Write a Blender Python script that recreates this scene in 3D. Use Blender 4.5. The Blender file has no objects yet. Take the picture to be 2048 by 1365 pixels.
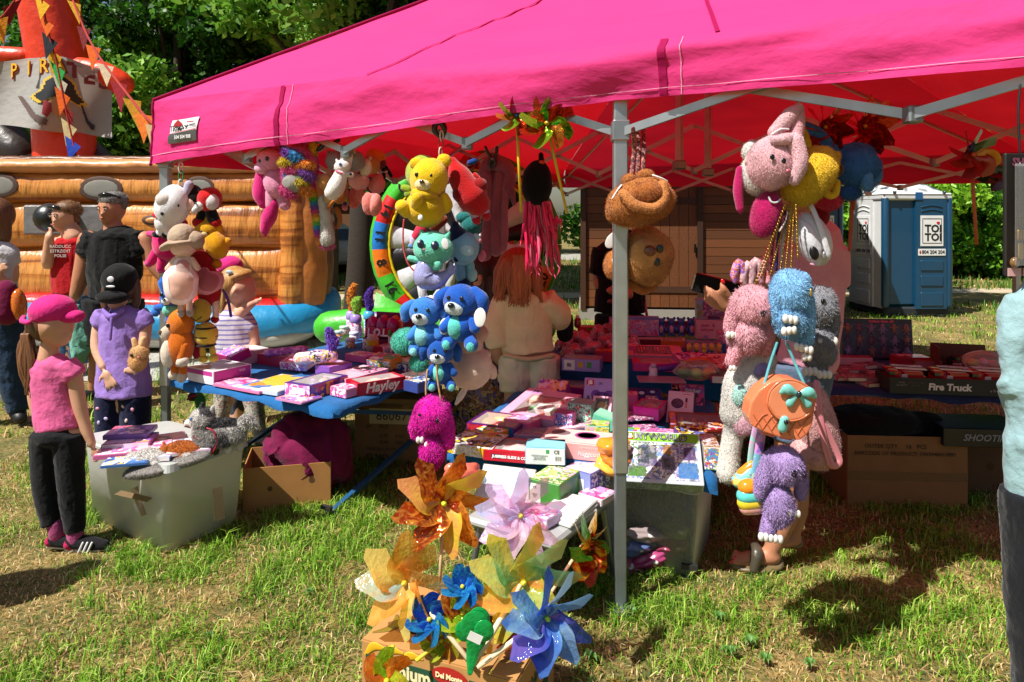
import bpy,bmesh,math,random
import numpy as np
from mathutils import Vector as V,Matrix,Euler,noise
random.seed(7); RNG = np.random.default_rng(7)
SC = bpy.context.scene
COL = SC.collection
# ------------------------------------------------------------------ camera, sky, sun, exposure
FPX,HY,CZ = 1365.0,440.0,1.6
cam = bpy.data.cameras.new('camera'); camo = bpy.data.objects.new('camera',cam); COL.objects.link(camo)
camo.location = (0,0,CZ); camo.rotation_euler = (math.radians(90),0,0)
cam.lens = 24; cam.sensor_width = 36; cam.shift_y = -(682.5 - HY) / 2048.0
cam.clip_start = 0.05; cam.clip_end = 2000
SC.camera = camo
SUN_EL,SUN_TO = 56.0,V((-0.80,-0.60,0)).normalized()
world = bpy.data.worlds.new('World'); SC.world = world; world.use_nodes = True
wn = world.node_tree.nodes; wl = world.node_tree.links
sky = wn.new('ShaderNodeTexSky'); sky.sky_type = 'NISHITA'; sky.sun_disc = False
sky.sun_elevation = math.radians(SUN_EL); sky.sun_rotation = math.atan2(SUN_TO.x,SUN_TO.y)
sky.air_density = 1.2; sky.dust_density = 1.6
wl.new(sky.outputs[0],wn['Background'].inputs[0]); wn['Background'].inputs[1].default_value = 0.05
sun = bpy.data.lights.new('sun','SUN'); suno = bpy.data.objects.new('sun',sun); COL.objects.link(suno)
sun.energy = 5.0; sun.angle = math.radians(0.55); sun.color = (1.0,0.955,0.88)
_e = math.radians(SUN_EL)
SUNV = V((SUN_TO.x * math.cos(_e),SUN_TO.y * math.cos(_e),math.sin(_e)))
suno.rotation_euler = (-SUNV).to_track_quat('-Z','Y').to_euler()
suno.location = SUNV * 30
SC.view_settings.view_transform = 'Standard'; SC.view_settings.look = 'None'
SC.view_settings.exposure = 0.62; SC.view_settings.gamma = 1.0
SC.cycles.max_bounces = 7; SC.cycles.diffuse_bounces = 3; SC.cycles.glossy_bounces = 3
SC.cycles.transmission_bounces = 5; SC.cycles.transparent_max_bounces = 12
SC.cycles.caustics_reflective = False; SC.cycles.caustics_refractive = False
SC.cycles.use_denoising = True
# ------------------------------------------------------------------ pixel <-> place helpers (metres, y = depth)
def P(x,y,d): return V(((x - 1024) / FPX * d,d,CZ - (y - HY) / FPX * d))
def G(x,y,z=0.0): return P(x,y,(CZ - z) * FPX / (y - HY))
def hx(h):
    h = h.lstrip('#'); c = [int(h[i:i + 2],16) / 255 for i in (0,2,4)]
    return tuple(v / 12.92 if v <= .04045 else ((v + .055) / 1.055) ** 2.4 for v in c)
# ------------------------------------------------------------------ materials
MATS = {}
def _new(key):
    m = bpy.data.materials.new(key); m.use_nodes = True
    nt = m.node_tree; b = nt.nodes['Principled BSDF']
    return m,nt,b
def N(nt,t,**kw):
    n = nt.nodes.new(t)
    for k,v in kw.items():
        if k in n.inputs: n.inputs[k].default_value = v
        else: setattr(n,k,v)
    return n
def mat(col,kind='plain',rough=None,key=None):
    """one procedural material per colour and kind"""
    k = (col,kind,rough)
    if k in MATS: return MATS[k]
    m,nt,b = _new(key or '%s_%s' % (kind,col.strip('#')))
    L = nt.links; c = hx(col)
    tc = N(nt,'ShaderNodeTexCoord')
    nz = N(nt,'ShaderNodeTexNoise',Scale=9.0,Detail=5.0); L.new(tc.outputs['Object'],nz.inputs['Vector'])
    var = {'plush': .30,'fur': .35,'cloth': .16,'plain': .10,'card': .14,'skin': .14,'metal': .18,'paint': .10,'hair': .5,'vinyl': .14,'wood': .5,'leaf': .4,'gloss': .06}.get(kind,.1)
    mr = N(nt,'ShaderNodeMapRange'); mr.inputs['From Min'].default_value = .25; mr.inputs['From Max'].default_value = .75
    mr.inputs['To Min'].default_value = 1 - var; mr.inputs['To Max'].default_value = 1 + var * .6
    L.new(nz.outputs['Fac'],mr.inputs['Value'])
    mx = N(nt,'ShaderNodeMix',data_type='RGBA',blend_type='MULTIPLY'); mx.inputs[0].default_value = 1
    mx.inputs[6].default_value = (*c,1); L.new(mr.outputs[0],mx.inputs[7]); L.new(mx.outputs[2],b.inputs['Base Color'])
    R = {'plush': 1.0,'fur': .95,'cloth': .85,'plain': .5,'card': .55,'skin': .5,'metal': .38,'paint': .35,'hair': .45,'vinyl': .38,'wood': .6,'leaf': .5,'gloss': .18}.get(kind,.5)
    b.inputs['Roughness'].default_value = R if rough is None else rough
    bp = N(nt,'ShaderNodeBump'); n2 = N(nt,'ShaderNodeTexNoise'); L.new(tc.outputs['Object'],n2.inputs['Vector'])
    sc,st,di,de = {'plush': (160,.9,.004,3),'fur': (120,.6,.004,3),'cloth': (26,.7,.012,6),'skin': (60,.12,.003,3),'metal': (40,.06,.002,4),'vinyl': (7,.5,.03,4),
                      'wood': (14,.5,.006,6),'hair': (30,.5,.01,4),'card': (12,.12,.004,4)}.get(kind,(30,.05,.003,3))
    n2.inputs['Scale'].default_value = sc; n2.inputs['Detail'].default_value = de
    bp.inputs['Strength'].default_value = st; bp.inputs['Distance'].default_value = di
    L.new(n2.outputs['Fac'],bp.inputs['Height']); L.new(bp.outputs[0],b.inputs['Normal'])
    if kind in ('plush','fur'):
        b.inputs['Sheen Weight'].default_value = .35; b.inputs['Sheen Roughness'].default_value = .5
        b.inputs['Specular IOR Level'].default_value = .04
    if kind == 'cloth': b.inputs['Specular IOR Level'].default_value = .15; b.inputs['Sheen Weight'].default_value = .1
    if kind == 'metal': b.inputs['Metallic'].default_value = .85
    if kind == 'skin':
        b.inputs['Subsurface Weight'].default_value = .12; b.inputs['Subsurface Radius'].default_value = (.01,.004,.002)
        b.inputs['Specular IOR Level'].default_value = .35
    if kind in ('gloss','paint'): b.inputs['Coat Weight'].default_value = .4
    if kind == 'hair':
        mp = N(nt,'ShaderNodeMapping'); mp.inputs['Scale'].default_value = (60,60,3)
        L.new(tc.outputs['Object'],mp.inputs['Vector']); L.new(mp.outputs[0],nz.inputs['Vector']); nz.inputs['Scale'].default_value = 1
        L.new(mp.outputs[0],n2.inputs['Vector']); n2.inputs['Scale'].default_value = 2
    if kind == 'wood':
        mp = N(nt,'ShaderNodeMapping'); mp.inputs['Scale'].default_value = (.6,6,10)
        L.new(tc.outputs['Object'],mp.inputs['Vector']); L.new(mp.outputs[0],nz.inputs['Vector'])
        oi = N(nt,'ShaderNodeObjectInfo'); m2 = N(nt,'ShaderNodeMapRange'); m2.inputs['To Min'].default_value = .65; m2.inputs['To Max'].default_value = 1.2
        L.new(oi.outputs['Random'],m2.inputs['Value'])
        m3 = N(nt,'ShaderNodeMix',data_type='RGBA',blend_type='MULTIPLY'); m3.inputs[0].default_value = 1
        L.new(mx.outputs[2],m3.inputs[6]); L.new(m2.outputs[0],m3.inputs[7]); L.new(m3.outputs[2],b.inputs['Base Color'])
    MATS[k] = m
    return m
def clear(col='#ffffff',alpha=.22,rough=.12):
    """clear or frosted plastic sheet"""
    k = ('clear',col,alpha,rough)
    if k in MATS: return MATS[k]
    m,nt,b = _new('clear_plastic_' + col.strip('#')); L = nt.links
    b.inputs['Base Color'].default_value = (*hx(col),1); b.inputs['Roughness'].default_value = rough
    tr = N(nt,'ShaderNodeBsdfTransparent'); tr.inputs[0].default_value = (*[min(1,.75 + .25 * v) for v in hx(col)],1)
    ms = N(nt,'ShaderNodeMixShader'); fr = N(nt,'ShaderNodeFresnel',IOR=1.4)
    mth = N(nt,'ShaderNodeMath',operation='ADD'); mth.inputs[1].default_value = alpha; mth.use_clamp = True
    tc = N(nt,'ShaderNodeTexCoord'); nz = N(nt,'ShaderNodeTexNoise',Scale=14.0,Detail=3.0); L.new(tc.outputs['Object'],nz.inputs['Vector'])
    bp = N(nt,'ShaderNodeBump',Strength=.35,Distance=.006); L.new(nz.outputs['Fac'],bp.inputs['Height']); L.new(bp.outputs[0],b.inputs['Normal'])
    tl = N(nt,'ShaderNodeBsdfTranslucent'); tl.inputs[0].default_value = (*hx(col),1); m0 = N(nt,'ShaderNodeMixShader'); m0.inputs[0].default_value = .45 if alpha > .3 else 0; L.new(b.outputs[0],m0.inputs[1]); L.new(tl.outputs[0],m0.inputs[2])
    L.new(fr.outputs[0],mth.inputs[0]); L.new(mth.outputs[0],ms.inputs[0]); L.new(tr.outputs[0],ms.inputs[1]); L.new(m0.outputs[0],ms.inputs[2])
    L.new(ms.outputs[0],nt.nodes['Material Output'].inputs[0])
    MATS[k] = m
    return m
def art(seed,pal,scale=14.0,rough=.3,stretch=(1,1,1)):
    """glossy printed picture: blotches of the palette's colours"""
    k = ('art',seed,tuple(pal),scale)
    if k in MATS: return MATS[k]
    m,nt,b = _new('printed_card_%d' % seed); L = nt.links
    tc = N(nt,'ShaderNodeTexCoord'); mp = N(nt,'ShaderNodeMapping'); mp.inputs['Location'].default_value = (seed * 1.7,seed * .9,seed * 2.3); mp.inputs['Scale'].default_value = stretch
    L.new(tc.outputs['Object'],mp.inputs['Vector'])
    nz = N(nt,'ShaderNodeTexNoise',Scale=scale * .8,Detail=2.0); L.new(mp.outputs[0],nz.inputs['Vector'])
    ad = N(nt,'ShaderNodeMix',data_type='RGBA',blend_type='LINEAR_LIGHT'); ad.inputs[0].default_value = .12
    L.new(mp.outputs[0],ad.inputs[6]); L.new(nz.outputs['Color'],ad.inputs[7])
    vo = N(nt,'ShaderNodeTexVoronoi',Scale=scale); L.new(ad.outputs[2],vo.inputs['Vector'])
    sp = N(nt,'ShaderNodeSeparateColor'); L.new(vo.outputs['Color'],sp.inputs[0])
    cr = N(nt,'ShaderNodeValToRGB'); cr.color_ramp.interpolation = 'CONSTANT'; n = len(pal)
    while len(cr.color_ramp.elements) < n: cr.color_ramp.elements.new(.5)
    for i,c in enumerate(pal):
        cr.color_ramp.elements[i].position = i / n; cr.color_ramp.elements[i].color = (*hx(c),1)
    L.new(sp.outputs[0],cr.inputs[0]); L.new(cr.outputs[0],b.inputs['Base Color']); b.inputs['Roughness'].default_value = rough
    b.inputs['Coat Weight'].default_value = .3
    MATS[k] = m
    return m
def film(c1,c2,alpha=.7,metal=.0,rough=.07):
    """shiny foil or iridescent pinwheel film that lets light through"""
    k = ('film',c1,c2,alpha,metal)
    if k in MATS: return MATS[k]
    m,nt,b = _new('film_' + c1.strip('#')); L = nt.links
    lw = N(nt,'ShaderNodeLayerWeight',Blend=.45); tc = N(nt,'ShaderNodeTexCoord')
    wv = N(nt,'ShaderNodeTexNoise',Scale=1.0,Detail=3.0,Distortion=1.2); mpf = N(nt,'ShaderNodeMapping'); mpf.inputs['Scale'].default_value = (26,60,34) if metal > .3 else (5,9,7); L.new(tc.outputs['Object'],mpf.inputs['Vector']); L.new(mpf.outputs[0],wv.inputs['Vector'])
    ad = N(nt,'ShaderNodeMath',operation='MULTIPLY_ADD'); ad.inputs[1].default_value = 1.3; L.new(wv.outputs['Fac'],ad.inputs[0])
    sb = N(nt,'ShaderNodeMath',operation='SUBTRACT'); sb.inputs[1].default_value = .38; L.new(lw.outputs['Facing'],sb.inputs[0]); L.new(sb.outputs[0],ad.inputs[2])
    cr = N(nt,'ShaderNodeValToRGB'); cr.color_ramp.elements[0].color = (*hx(c1),1); cr.color_ramp.elements[1].color = (*hx(c2),1)
    cr.color_ramp.elements[0].position = .3; cr.color_ramp.elements[1].position = .7
    L.new(ad.outputs[0],cr.inputs[0]); L.new(cr.outputs[0],b.inputs['Base Color'])
    b.inputs['Roughness'].default_value = rough; b.inputs['Metallic'].default_value = metal
    tl = N(nt,'ShaderNodeBsdfTranslucent'); L.new(cr.outputs[0],tl.inputs[0])
    m1 = N(nt,'ShaderNodeMixShader'); m1.inputs[0].default_value = .35 if metal < .5 else .08
    L.new(b.outputs[0],m1.inputs[1]); L.new(tl.outputs[0],m1.inputs[2])
    tr = N(nt,'ShaderNodeBsdfTransparent'); L.new(cr.outputs[0],tr.inputs[0])
    m2 = N(nt,'ShaderNodeMixShader'); m2.inputs[0].default_value = alpha
    L.new(tr.outputs[0],m2.inputs[1]); L.new(m1.outputs[0],m2.inputs[2]); L.new(m2.outputs[0],nt.nodes['Material Output'].inputs[0])
    bp = N(nt,'ShaderNodeBump',Strength=.4,Distance=.01); n2 = N(nt,'ShaderNodeTexNoise',Scale=70.0); L.new(tc.outputs['Object'],n2.inputs['Vector'])
    L.new(n2.outputs['Fac'],bp.inputs['Height']); L.new(bp.outputs[0],b.inputs['Normal'])
    MATS[k] = m
    return m
def attr_mat(key,rough=.7,transl=.0,spec=.2):
    """colour carried by the blades or leaves themselves"""
    if key in MATS: return MATS[key]
    m,nt,b = _new(key); L = nt.links
    a = N(nt,'ShaderNodeAttribute',attribute_name='col'); L.new(a.outputs['Color'],b.inputs['Base Color'])
    b.inputs['Roughness'].default_value = rough; b.inputs['Specular IOR Level'].default_value = spec
    if transl:
        tl = N(nt,'ShaderNodeBsdfTranslucent'); L.new(a.outputs['Color'],tl.inputs[0]); ms = N(nt,'ShaderNodeMixShader'); ms.inputs[0].default_value = transl
        L.new(b.outputs[0],ms.inputs[1]); L.new(tl.outputs[0],ms.inputs[2]); L.new(ms.outputs[0],nt.nodes['Material Output'].inputs[0])
    MATS[key] = m
    return m
def sheetmat(col,tcol,transl=.45,rough=.8,key='tent_fabric',bump=.8):
    if key in MATS: return MATS[key]
    m,nt,b = _new(key); L = nt.links
    b.inputs['Base Color'].default_value = (*hx(col),1); b.inputs['Roughness'].default_value = rough; b.inputs['Specular IOR Level'].default_value = .2
    tc = N(nt,'ShaderNodeTexCoord'); n2 = N(nt,'ShaderNodeTexNoise',Scale=5.0,Detail=7.0); mp = N(nt,'ShaderNodeMapping'); mp.inputs['Rotation'].default_value = (0,0,math.radians(-29)); mp.inputs['Scale'].default_value = (.5,2.2,2.2)
    L.new(tc.outputs['Object'],mp.inputs['Vector']); L.new(mp.outputs[0],n2.inputs['Vector'])
    bp = N(nt,'ShaderNodeBump',Strength=bump,Distance=.035); L.new(n2.outputs['Fac'],bp.inputs['Height']); L.new(bp.outputs[0],b.inputs['Normal'])
    tl = N(nt,'ShaderNodeBsdfTranslucent'); tl.inputs[0].default_value = (*hx(tcol),1)
    ms = N(nt,'ShaderNodeMixShader'); ms.inputs[0].default_value = transl
    L.new(b.outputs[0],ms.inputs[1]); L.new(tl.outputs[0],ms.inputs[2]); L.new(ms.outputs[0],nt.nodes['Material Output'].inputs[0])
    MATS[key] = m
    return m
# ------------------------------------------------------------------ object helpers
def tag(o,label=None,cat=None,group=None,kind=None):
    for k,v in (('label',label),('category',cat),('group',group),('kind',kind)):
        if v: o[k] = v
    return o
def thing(name,label,cat,loc=(0,0,0),rot=(0,0,0),group=None,scale=1):
    o = bpy.data.objects.new(name,None); COL.objects.link(o); o.empty_display_size = .05
    o.location = loc; o.rotation_euler = [math.radians(a) for a in rot]; o.scale = (scale,) * 3
    return tag(o,label,cat,group)
def link(name,me,mats,parent=None):
    for m in (mats if isinstance(mats,(list,tuple)) else [mats]): me.materials.append(m)
    o = bpy.data.objects.new(name,me); COL.objects.link(o)
    if parent: o.parent = parent
    return o
def dup(root,loc=None,rot=None,label=None,scale=None):
    r = root.copy(); COL.objects.link(r)
    if loc is not None: r.location = loc
    if rot is not None: r.rotation_euler = [math.radians(a) for a in rot]
    if scale: r.scale = (scale,) * 3
    if label: r['label'] = label
    for ch in list(root.children):
        c = ch.copy(); COL.objects.link(c); c.parent = r
        for g in list(ch.children):
            d = g.copy(); COL.objects.link(d); d.parent = c
    return r
def np_mesh(name,v,f,col=None,smooth=False):
    """mesh from arrays: v (n,3), f (m,3) or (m,4)"""
    v = np.asarray(v,np.float32); f = np.asarray(f,np.int32); k = f.shape[1]
    me = bpy.data.meshes.new(name); me.vertices.add(len(v)); me.vertices.foreach_set('co',v.ravel())
    me.loops.add(f.size); me.loops.foreach_set('vertex_index',f.ravel())
    me.polygons.add(len(f)); me.polygons.foreach_set('loop_start',np.arange(0,f.size,k,dtype=np.int32))
    if smooth: me.polygons.foreach_set('use_smooth',np.ones(len(f),bool))
    me.update(calc_edges=True)
    if col is not None:
        a = me.color_attributes.new('col','FLOAT_COLOR','POINT'); c = np.ones((len(v),4),np.float32); c[:,:3] = col; a.data.foreach_set('color',c.ravel())
    return me
class MB:
    """collects shapes into one mesh"""
    def __init__(s): s.v = []; s.f = []; s.m = []; s.sm = []
    def add(s,vs,fs,m=0,sm=True):
        o = len(s.v); s.v += [tuple(p) for p in vs]
        for f in fs: s.f.append([i + o for i in f]); s.m.append(m); s.sm.append(sm)
        return s
    def box(s,c,d,R=None,m=0,bev=0.0,taper=1.0):
        hx_,hy_,hz_ = [a / 2 for a in d]; c = V(c)
        if bev <= 0:
            vs = [V((x * (taper if z < 0 else 1),y * (taper if z < 0 else 1),z)) for x,y,z in ((-hx_,-hy_,-hz_),(hx_,-hy_,-hz_),(hx_,hy_,-hz_),(-hx_,hy_,-hz_),(-hx_,-hy_,hz_),(hx_,-hy_,hz_),(hx_,hy_,hz_),(-hx_,hy_,hz_))]
            fs = [(0,3,2,1),(4,5,6,7),(0,1,5,4),(1,2,6,5),(2,3,7,6),(3,0,4,7)]
        else:
            vs = []; b = min(bev,hx_ * .9,hy_ * .9,hz_ * .9); idx = {}
            for sx in (-1,1):
                for sy in (-1,1):
                    for sz in (-1,1):
                        t = taper if sz < 0 else 1
                        for ax in range(3):
                            p = [sx * (hx_ - b),sy * (hy_ - b),sz * (hz_ - b)]; p[ax] += (sx,sy,sz)[ax] * b
                            p[0] *= t; p[1] *= t
                            idx[(sx,sy,sz,ax)] = len(vs); vs.append(V(p))
            fs = []; I = idx
            def q(*k): fs.append([I[a] for a in k])
            for s1 in (-1,1):
                q((s1,-1,-1,0),(s1,1,-1,0),(s1,1,1,0),(s1,-1,1,0)); q((-1,s1,-1,1),(1,s1,-1,1),(1,s1,1,1),(-1,s1,1,1)); q((-1,-1,s1,2),(1,-1,s1,2),(1,1,s1,2),(-1,1,s1,2))
                for s2 in (-1,1):
                    q((s1,s2,-1,0),(s1,s2,1,0),(s1,s2,1,1),(s1,s2,-1,1)); q((s1,-1,s2,0),(s1,1,s2,0),(s1,1,s2,2),(s1,-1,s2,2)); q((-1,s1,s2,1),(1,s1,s2,1),(1,s1,s2,2),(-1,s1,s2,2))
                    for s3 in (-1,1): q((s1,s2,s3,0),(s1,s2,s3,1),(s1,s2,s3,2))
        if R is not None: vs = [R @ p for p in vs]
        return s.add([p + c for p in vs],fs,m,False)
    def ell(s,c,r,R=None,seg=20,rings=12,m=0,lump=0.0,sd=0.0):
        c = V(c); vs = []; fs = []
        for i in range(rings + 1):
            t = math.pi * i / rings
            for j in range(seg):
                a = 2 * math.pi * j / seg; p = V((math.sin(t) * math.cos(a),math.sin(t) * math.sin(a),math.cos(t)))
                k = 1.0
                if lump: k += lump * noise.noise(p * 1.8 + V((sd,sd * 2,sd * 3)))
                p = V((p.x * r[0],p.y * r[1],p.z * r[2])) * k
                if R is not None: p = R @ p
                vs.append(c + p)
        for i in range(rings):
            for j in range(seg):
                a = i * seg + j; b = i * seg + (j + 1) % seg
                fs.append((a,a + seg,b + seg,b))
        return s.add(vs,fs,m)
    def tube(s,pts,r,n=10,m=0,round_=True,spline=True,flat=None,cap=True):
        """swept tube; r one radius or one per point; flat = (axis, factor) squashes along an axis"""
        pts = [V(p) for p in pts]; rs = list(r) if isinstance(r,(list,tuple)) else [r] * len(pts)
        if spline and len(pts) > 2:
            q = []; rr = []
            for i in range(len(pts) - 1):
                p0 = pts[max(i - 1,0)]; p1 = pts[i]; p2 = pts[i + 1]; p3 = pts[min(i + 2,len(pts) - 1)]
                for k in range(4):
                    t = k / 4
                    q.append(.5 * ((2 * p1) + (p2 - p0) * t + (2 * p0 - 5 * p1 + 4 * p2 - p3) * t * t + (3 * p1 - p0 - 3 * p2 + p3) * t ** 3)); rr.append(rs[i] + (rs[i + 1] - rs[i]) * (t * t * (3 - 2 * t)))
            q.append(pts[-1]); rr.append(rs[-1]); pts,rs = q,rr
        if round_:
            a = (pts[0] - pts[1]).normalized(); b = (pts[-1] - pts[-2]).normalized(); p0,r0,p1,r1 = pts[0],rs[0],pts[-1],rs[-1]
            pre = [(p0 + a * r0 * math.sin(t),r0 * math.cos(t)) for t in (1.45,1.0,.5)]; post = [(p1 + b * r1 * math.sin(t),r1 * math.cos(t)) for t in (.5,1.0,1.45)]
            pts = [x[0] for x in pre] + pts + [x[0] for x in post]; rs = [x[1] for x in pre] + rs + [x[1] for x in post]
        vs = []; fs = []; up = None
        for i,p in enumerate(pts):
            t = (pts[min(i + 1,len(pts) - 1)] - pts[max(i - 1,0)])
            t = t.normalized() if t.length > 1e-9 else V((0,0,1))
            if up is None:
                up = V((0,1,0)) if abs(t.y) < .9 else V((1,0,0))
            up = (up - t * up.dot(t)); up = up.normalized() if up.length > 1e-6 else t.orthogonal().normalized()
            sd = t.cross(up)
            for j in range(n):
                a = 2 * math.pi * j / n; o = (sd * math.cos(a) + up * math.sin(a)) * rs[i]
                if flat:
                    o = o - V(flat[0]) * o.dot(V(flat[0])) * (1 - flat[1])
                vs.append(p + o)
        for i in range(len(pts) - 1):
            for j in range(n):
                a = i * n + j; b = i * n + (j + 1) % n; fs.append((a,b,b + n,a + n))
        if cap:
            fs.append(tuple(range(n - 1,-1,-1))); fs.append(tuple((len(pts) - 1) * n + j for j in range(n)))
        return s.add(vs,fs,m)
    def bar(s,a,b,w,h=None,m=0,up=(0,0,1)):
        a = V(a); b = V(b); h = h or w; t = (b - a); ln = t.length; t.normalize(); u = V(up); u = u - t * u.dot(t)
        u = u.normalized() if u.length > 1e-5 else t.orthogonal().normalized(); sd = t.cross(u)
        R = Matrix((sd,t,u)).transposed()
        return s.box((a + b) / 2,(w,ln,h),R,m)
    def prism(s,poly,h,R=None,c=(0,0,0),m=0,ctr=False):
        """poly in local x,z plane; thickness h along +y"""
        n = len(poly); c = V(c); vs = [V((x,0,z)) for x,z in poly] + [V((x,h,z)) for x,z in poly]
        if R is not None: vs = [R @ p for p in vs]
        fs = [tuple(range(n)),tuple(range(2 * n - 1,n - 1,-1))] + [(i,i + n,(i + 1) % n + n,(i + 1) % n) for i in range(n)]
        return s.add([p + c for p in vs],fs,m,False)
    def lathe(s,prof,c=(0,0,0),n=20,m=0,R=None,sm=True):
        """profile of (radius, z)"""
        c = V(c); vs = []; fs = []; k = len(prof)
        for r,z in prof:
            for j in range(n):
                a = 2 * math.pi * j / n; p = V((r * math.cos(a),r * math.sin(a),z)); vs.append(c + (R @ p if R is not None else p))
        for i in range(k - 1):
            for j in range(n):
                a = i * n + j; b = i * n + (j + 1) % n; fs.append((a,b,b + n,a + n))
        return s.add(vs,fs,m,sm)
    def grid(s,fn,nu,nv,m=0,sm=True):
        vs = [fn(i / nu,j / nv) for i in range(nu + 1) for j in range(nv + 1)]
        fs = [(i * (nv + 1) + j,(i + 1) * (nv + 1) + j,(i + 1) * (nv + 1) + j + 1,i * (nv + 1) + j + 1) for i in range(nu) for j in range(nv)]
        return s.add(vs,fs,m,sm)
    def mesh(s,name='m'):
        me = bpy.data.meshes.new(name); me.from_pydata(s.v,[],s.f)
        me.polygons.foreach_set('material_index',s.m); me.polygons.foreach_set('use_smooth',s.sm); me.update()
        return me
    def build(s,name,mats,parent=None):
        return link(name,s.mesh(name),mats,parent)
def remeshed(mb,voxel,smooth=4):
    me = mb.mesh('tmp'); o = bpy.data.objects.new('tmp',me); COL.objects.link(o)
    r = o.modifiers.new('r','REMESH'); r.mode = 'VOXEL'; r.voxel_size = voxel; r.use_smooth_shade = True
    if smooth:
        k = o.modifiers.new('s','SMOOTH'); k.factor = .5; k.iterations = smooth
    k = o.modifiers.new('d','DECIMATE'); k.ratio = .4
    dg = bpy.context.evaluated_depsgraph_get(); out = bpy.data.meshes.new_from_object(o.evaluated_get(dg))
    bpy.data.objects.remove(o); bpy.data.meshes.remove(me); out.materials.clear()
    return out
def wrinkle(me,amp,scale=(7,7,16),sd=0.0):
    n = len(me.vertices); co = np.empty(n * 3,np.float32); me.vertices.foreach_get('co',co); co = co.reshape(-1,3)
    no = np.empty(n * 3,np.float32); me.vertices.foreach_get('normal',no); no = no.reshape(-1,3)
    for i in range(n):
        p = V((co[i,0] * scale[0] + sd,co[i,1] * scale[1],co[i,2] * scale[2] + sd))
        q = p + V((0,0,1.5 * noise.noise(p * .4))); a = .8 - 1.9 * abs(noise.noise(q)) - .7 * abs(noise.noise(q * 2.2)) + .5 * noise.noise(p * .6)
        co[i] += no[i] * amp * a
    me.vertices.foreach_set('co',co.ravel()); me.update()
def fuzz(me,count,length,width,droop=.3,jit=.6):
    """tufts of pile standing on a mesh, returned as arrays"""
    me.calc_loop_triangles(); nt = len(me.loop_triangles)
    tri = np.empty(nt * 3,np.int32); me.loop_triangles.foreach_get('vertices',tri); tri = tri.reshape(-1,3)
    co = np.empty(len(me.vertices) * 3,np.float32); me.vertices.foreach_get('co',co); co = co.reshape(-1,3)
    a,b,c = co[tri[:,0]],co[tri[:,1]],co[tri[:,2]]; nr = np.cross(b - a,c - a); ar = np.linalg.norm(nr,axis=1) + 1e-12
    k = RNG.choice(nt,count,p=ar / ar.sum()); u = RNG.random((count,1)); w = RNG.random((count,1)); fl = (u + w) > 1; u = np.where(fl,1 - u,u); w = np.where(fl,1 - w,w)
    p = a[k] + u * (b[k] - a[k]) + w * (c[k] - a[k]); n = nr[k] / ar[k][:,None]
    d = n + jit * RNG.normal(size=(count,3)); d[:,2] -= droop; d /= np.linalg.norm(d,axis=1)[:,None]
    s = np.cross(d,RNG.normal(size=(count,3))); s /= np.linalg.norm(s,axis=1)[:,None] + 1e-9
    ln = length * RNG.uniform(.5,1.25,(count,1)); wd = width * RNG.uniform(.6,1.3,(count,1))
    p = p - n * length * .12
    tip = p + (d * .8 + np.array([0,0,-droop * .5])) * ln
    vs = np.concatenate([p - s * wd * .5,p + s * wd * .5,tip],1).reshape(-1,3); fs = np.arange(count * 3).reshape(-1,3)
    return vs,fs
def add_fuzz(me,count,length,width,droop=.3,jit=.6):
    vs,fs = fuzz(me,count,length,width,droop,jit); n0 = len(me.vertices); co = np.empty(n0 * 3,np.float32); me.vertices.foreach_get('co',co)
    me.calc_loop_triangles(); nt = len(me.loop_triangles); tri = np.empty(nt * 3,np.int32); me.loop_triangles.foreach_get('vertices',tri)
    return np_mesh(me.name,np.concatenate([co.reshape(-1,3),vs]),np.concatenate([tri.reshape(-1,3),fs + n0]),smooth=True)
def text(s,size,parent,name,m,loc,rot=(90,0,0),bold=0.0,align='CENTER',shear=0.0,ext=.0004,sx=1.0):
    cu = bpy.data.curves.new('t','FONT'); cu.body = s; cu.size = size; cu.align_x = align; cu.align_y = 'CENTER'; cu.extrude = ext; cu.offset = bold; cu.shear = shear; cu.resolution_u = 2
    o = bpy.data.objects.new('t',cu); COL.objects.link(o); dg = bpy.context.evaluated_depsgraph_get()
    me = bpy.data.meshes.new_from_object(o.evaluated_get(dg)); bpy.data.objects.remove(o); bpy.data.curves.remove(cu); me.materials.clear()
    t = link(name,me,m,parent); t.location = loc; t.rotation_euler = [math.radians(a) for a in rot] if not isinstance(rot,Euler) else rot
    t.scale = (sx,1,1)
    return t
# ------------------------------------------------------------------ traced soft things: shapes given in the photo's pixels at one depth, built as solid bodies
def _prims(mb,prims,o,s,lump=.05,m=0,fe=False,torso=False):
    def L(x,y,dz=0): return V(((x - o[0]) * s,dz * s,-(y - o[1]) * s))
    for q in prims:
        if q[0] == 'p':
            mb.prism([((x - o[0]) * s,-(y - o[1]) * s) for x,y in q[1]],q[2] * s,None,(0,(q[3] - q[2] / 2) * s,0),m)
        elif q[0] == 'e':
            _,x,y,rx,ry = q[:5]; ang = q[5] if len(q) > 5 else 0; rz = q[6] if len(q) > 6 and q[6] else min(rx,ry); dz = q[7] if len(q) > 7 else 0
            R = Matrix.Rotation(math.radians(ang),3,'Y'); big = max(rx,ry)
            sg,rg = (28,18) if big > 18 else ((16,10) if big > 6 else (10,7))
            mb.ell(L(x,y,dz),(rx * s,rz * s,ry * s),R,sg,rg,m,lump if big > 6 else 0,x * .13 + y * .07)
        else:
            pts = [L(p[0],p[1],p[3] if len(p) > 3 else 0) for p in q[1]]
            fl = ((0,1,0),q[2]) if len(q) > 2 else (((0,1,0),.64) if torso and q is prims[0] else None)
            mb.tube(pts,[p[2] * s for p in q[1]],16 if max(p[2] for p in q[1]) > 5 else 8,m,flat=fl,round_=not fe)
TR = {}
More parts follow.
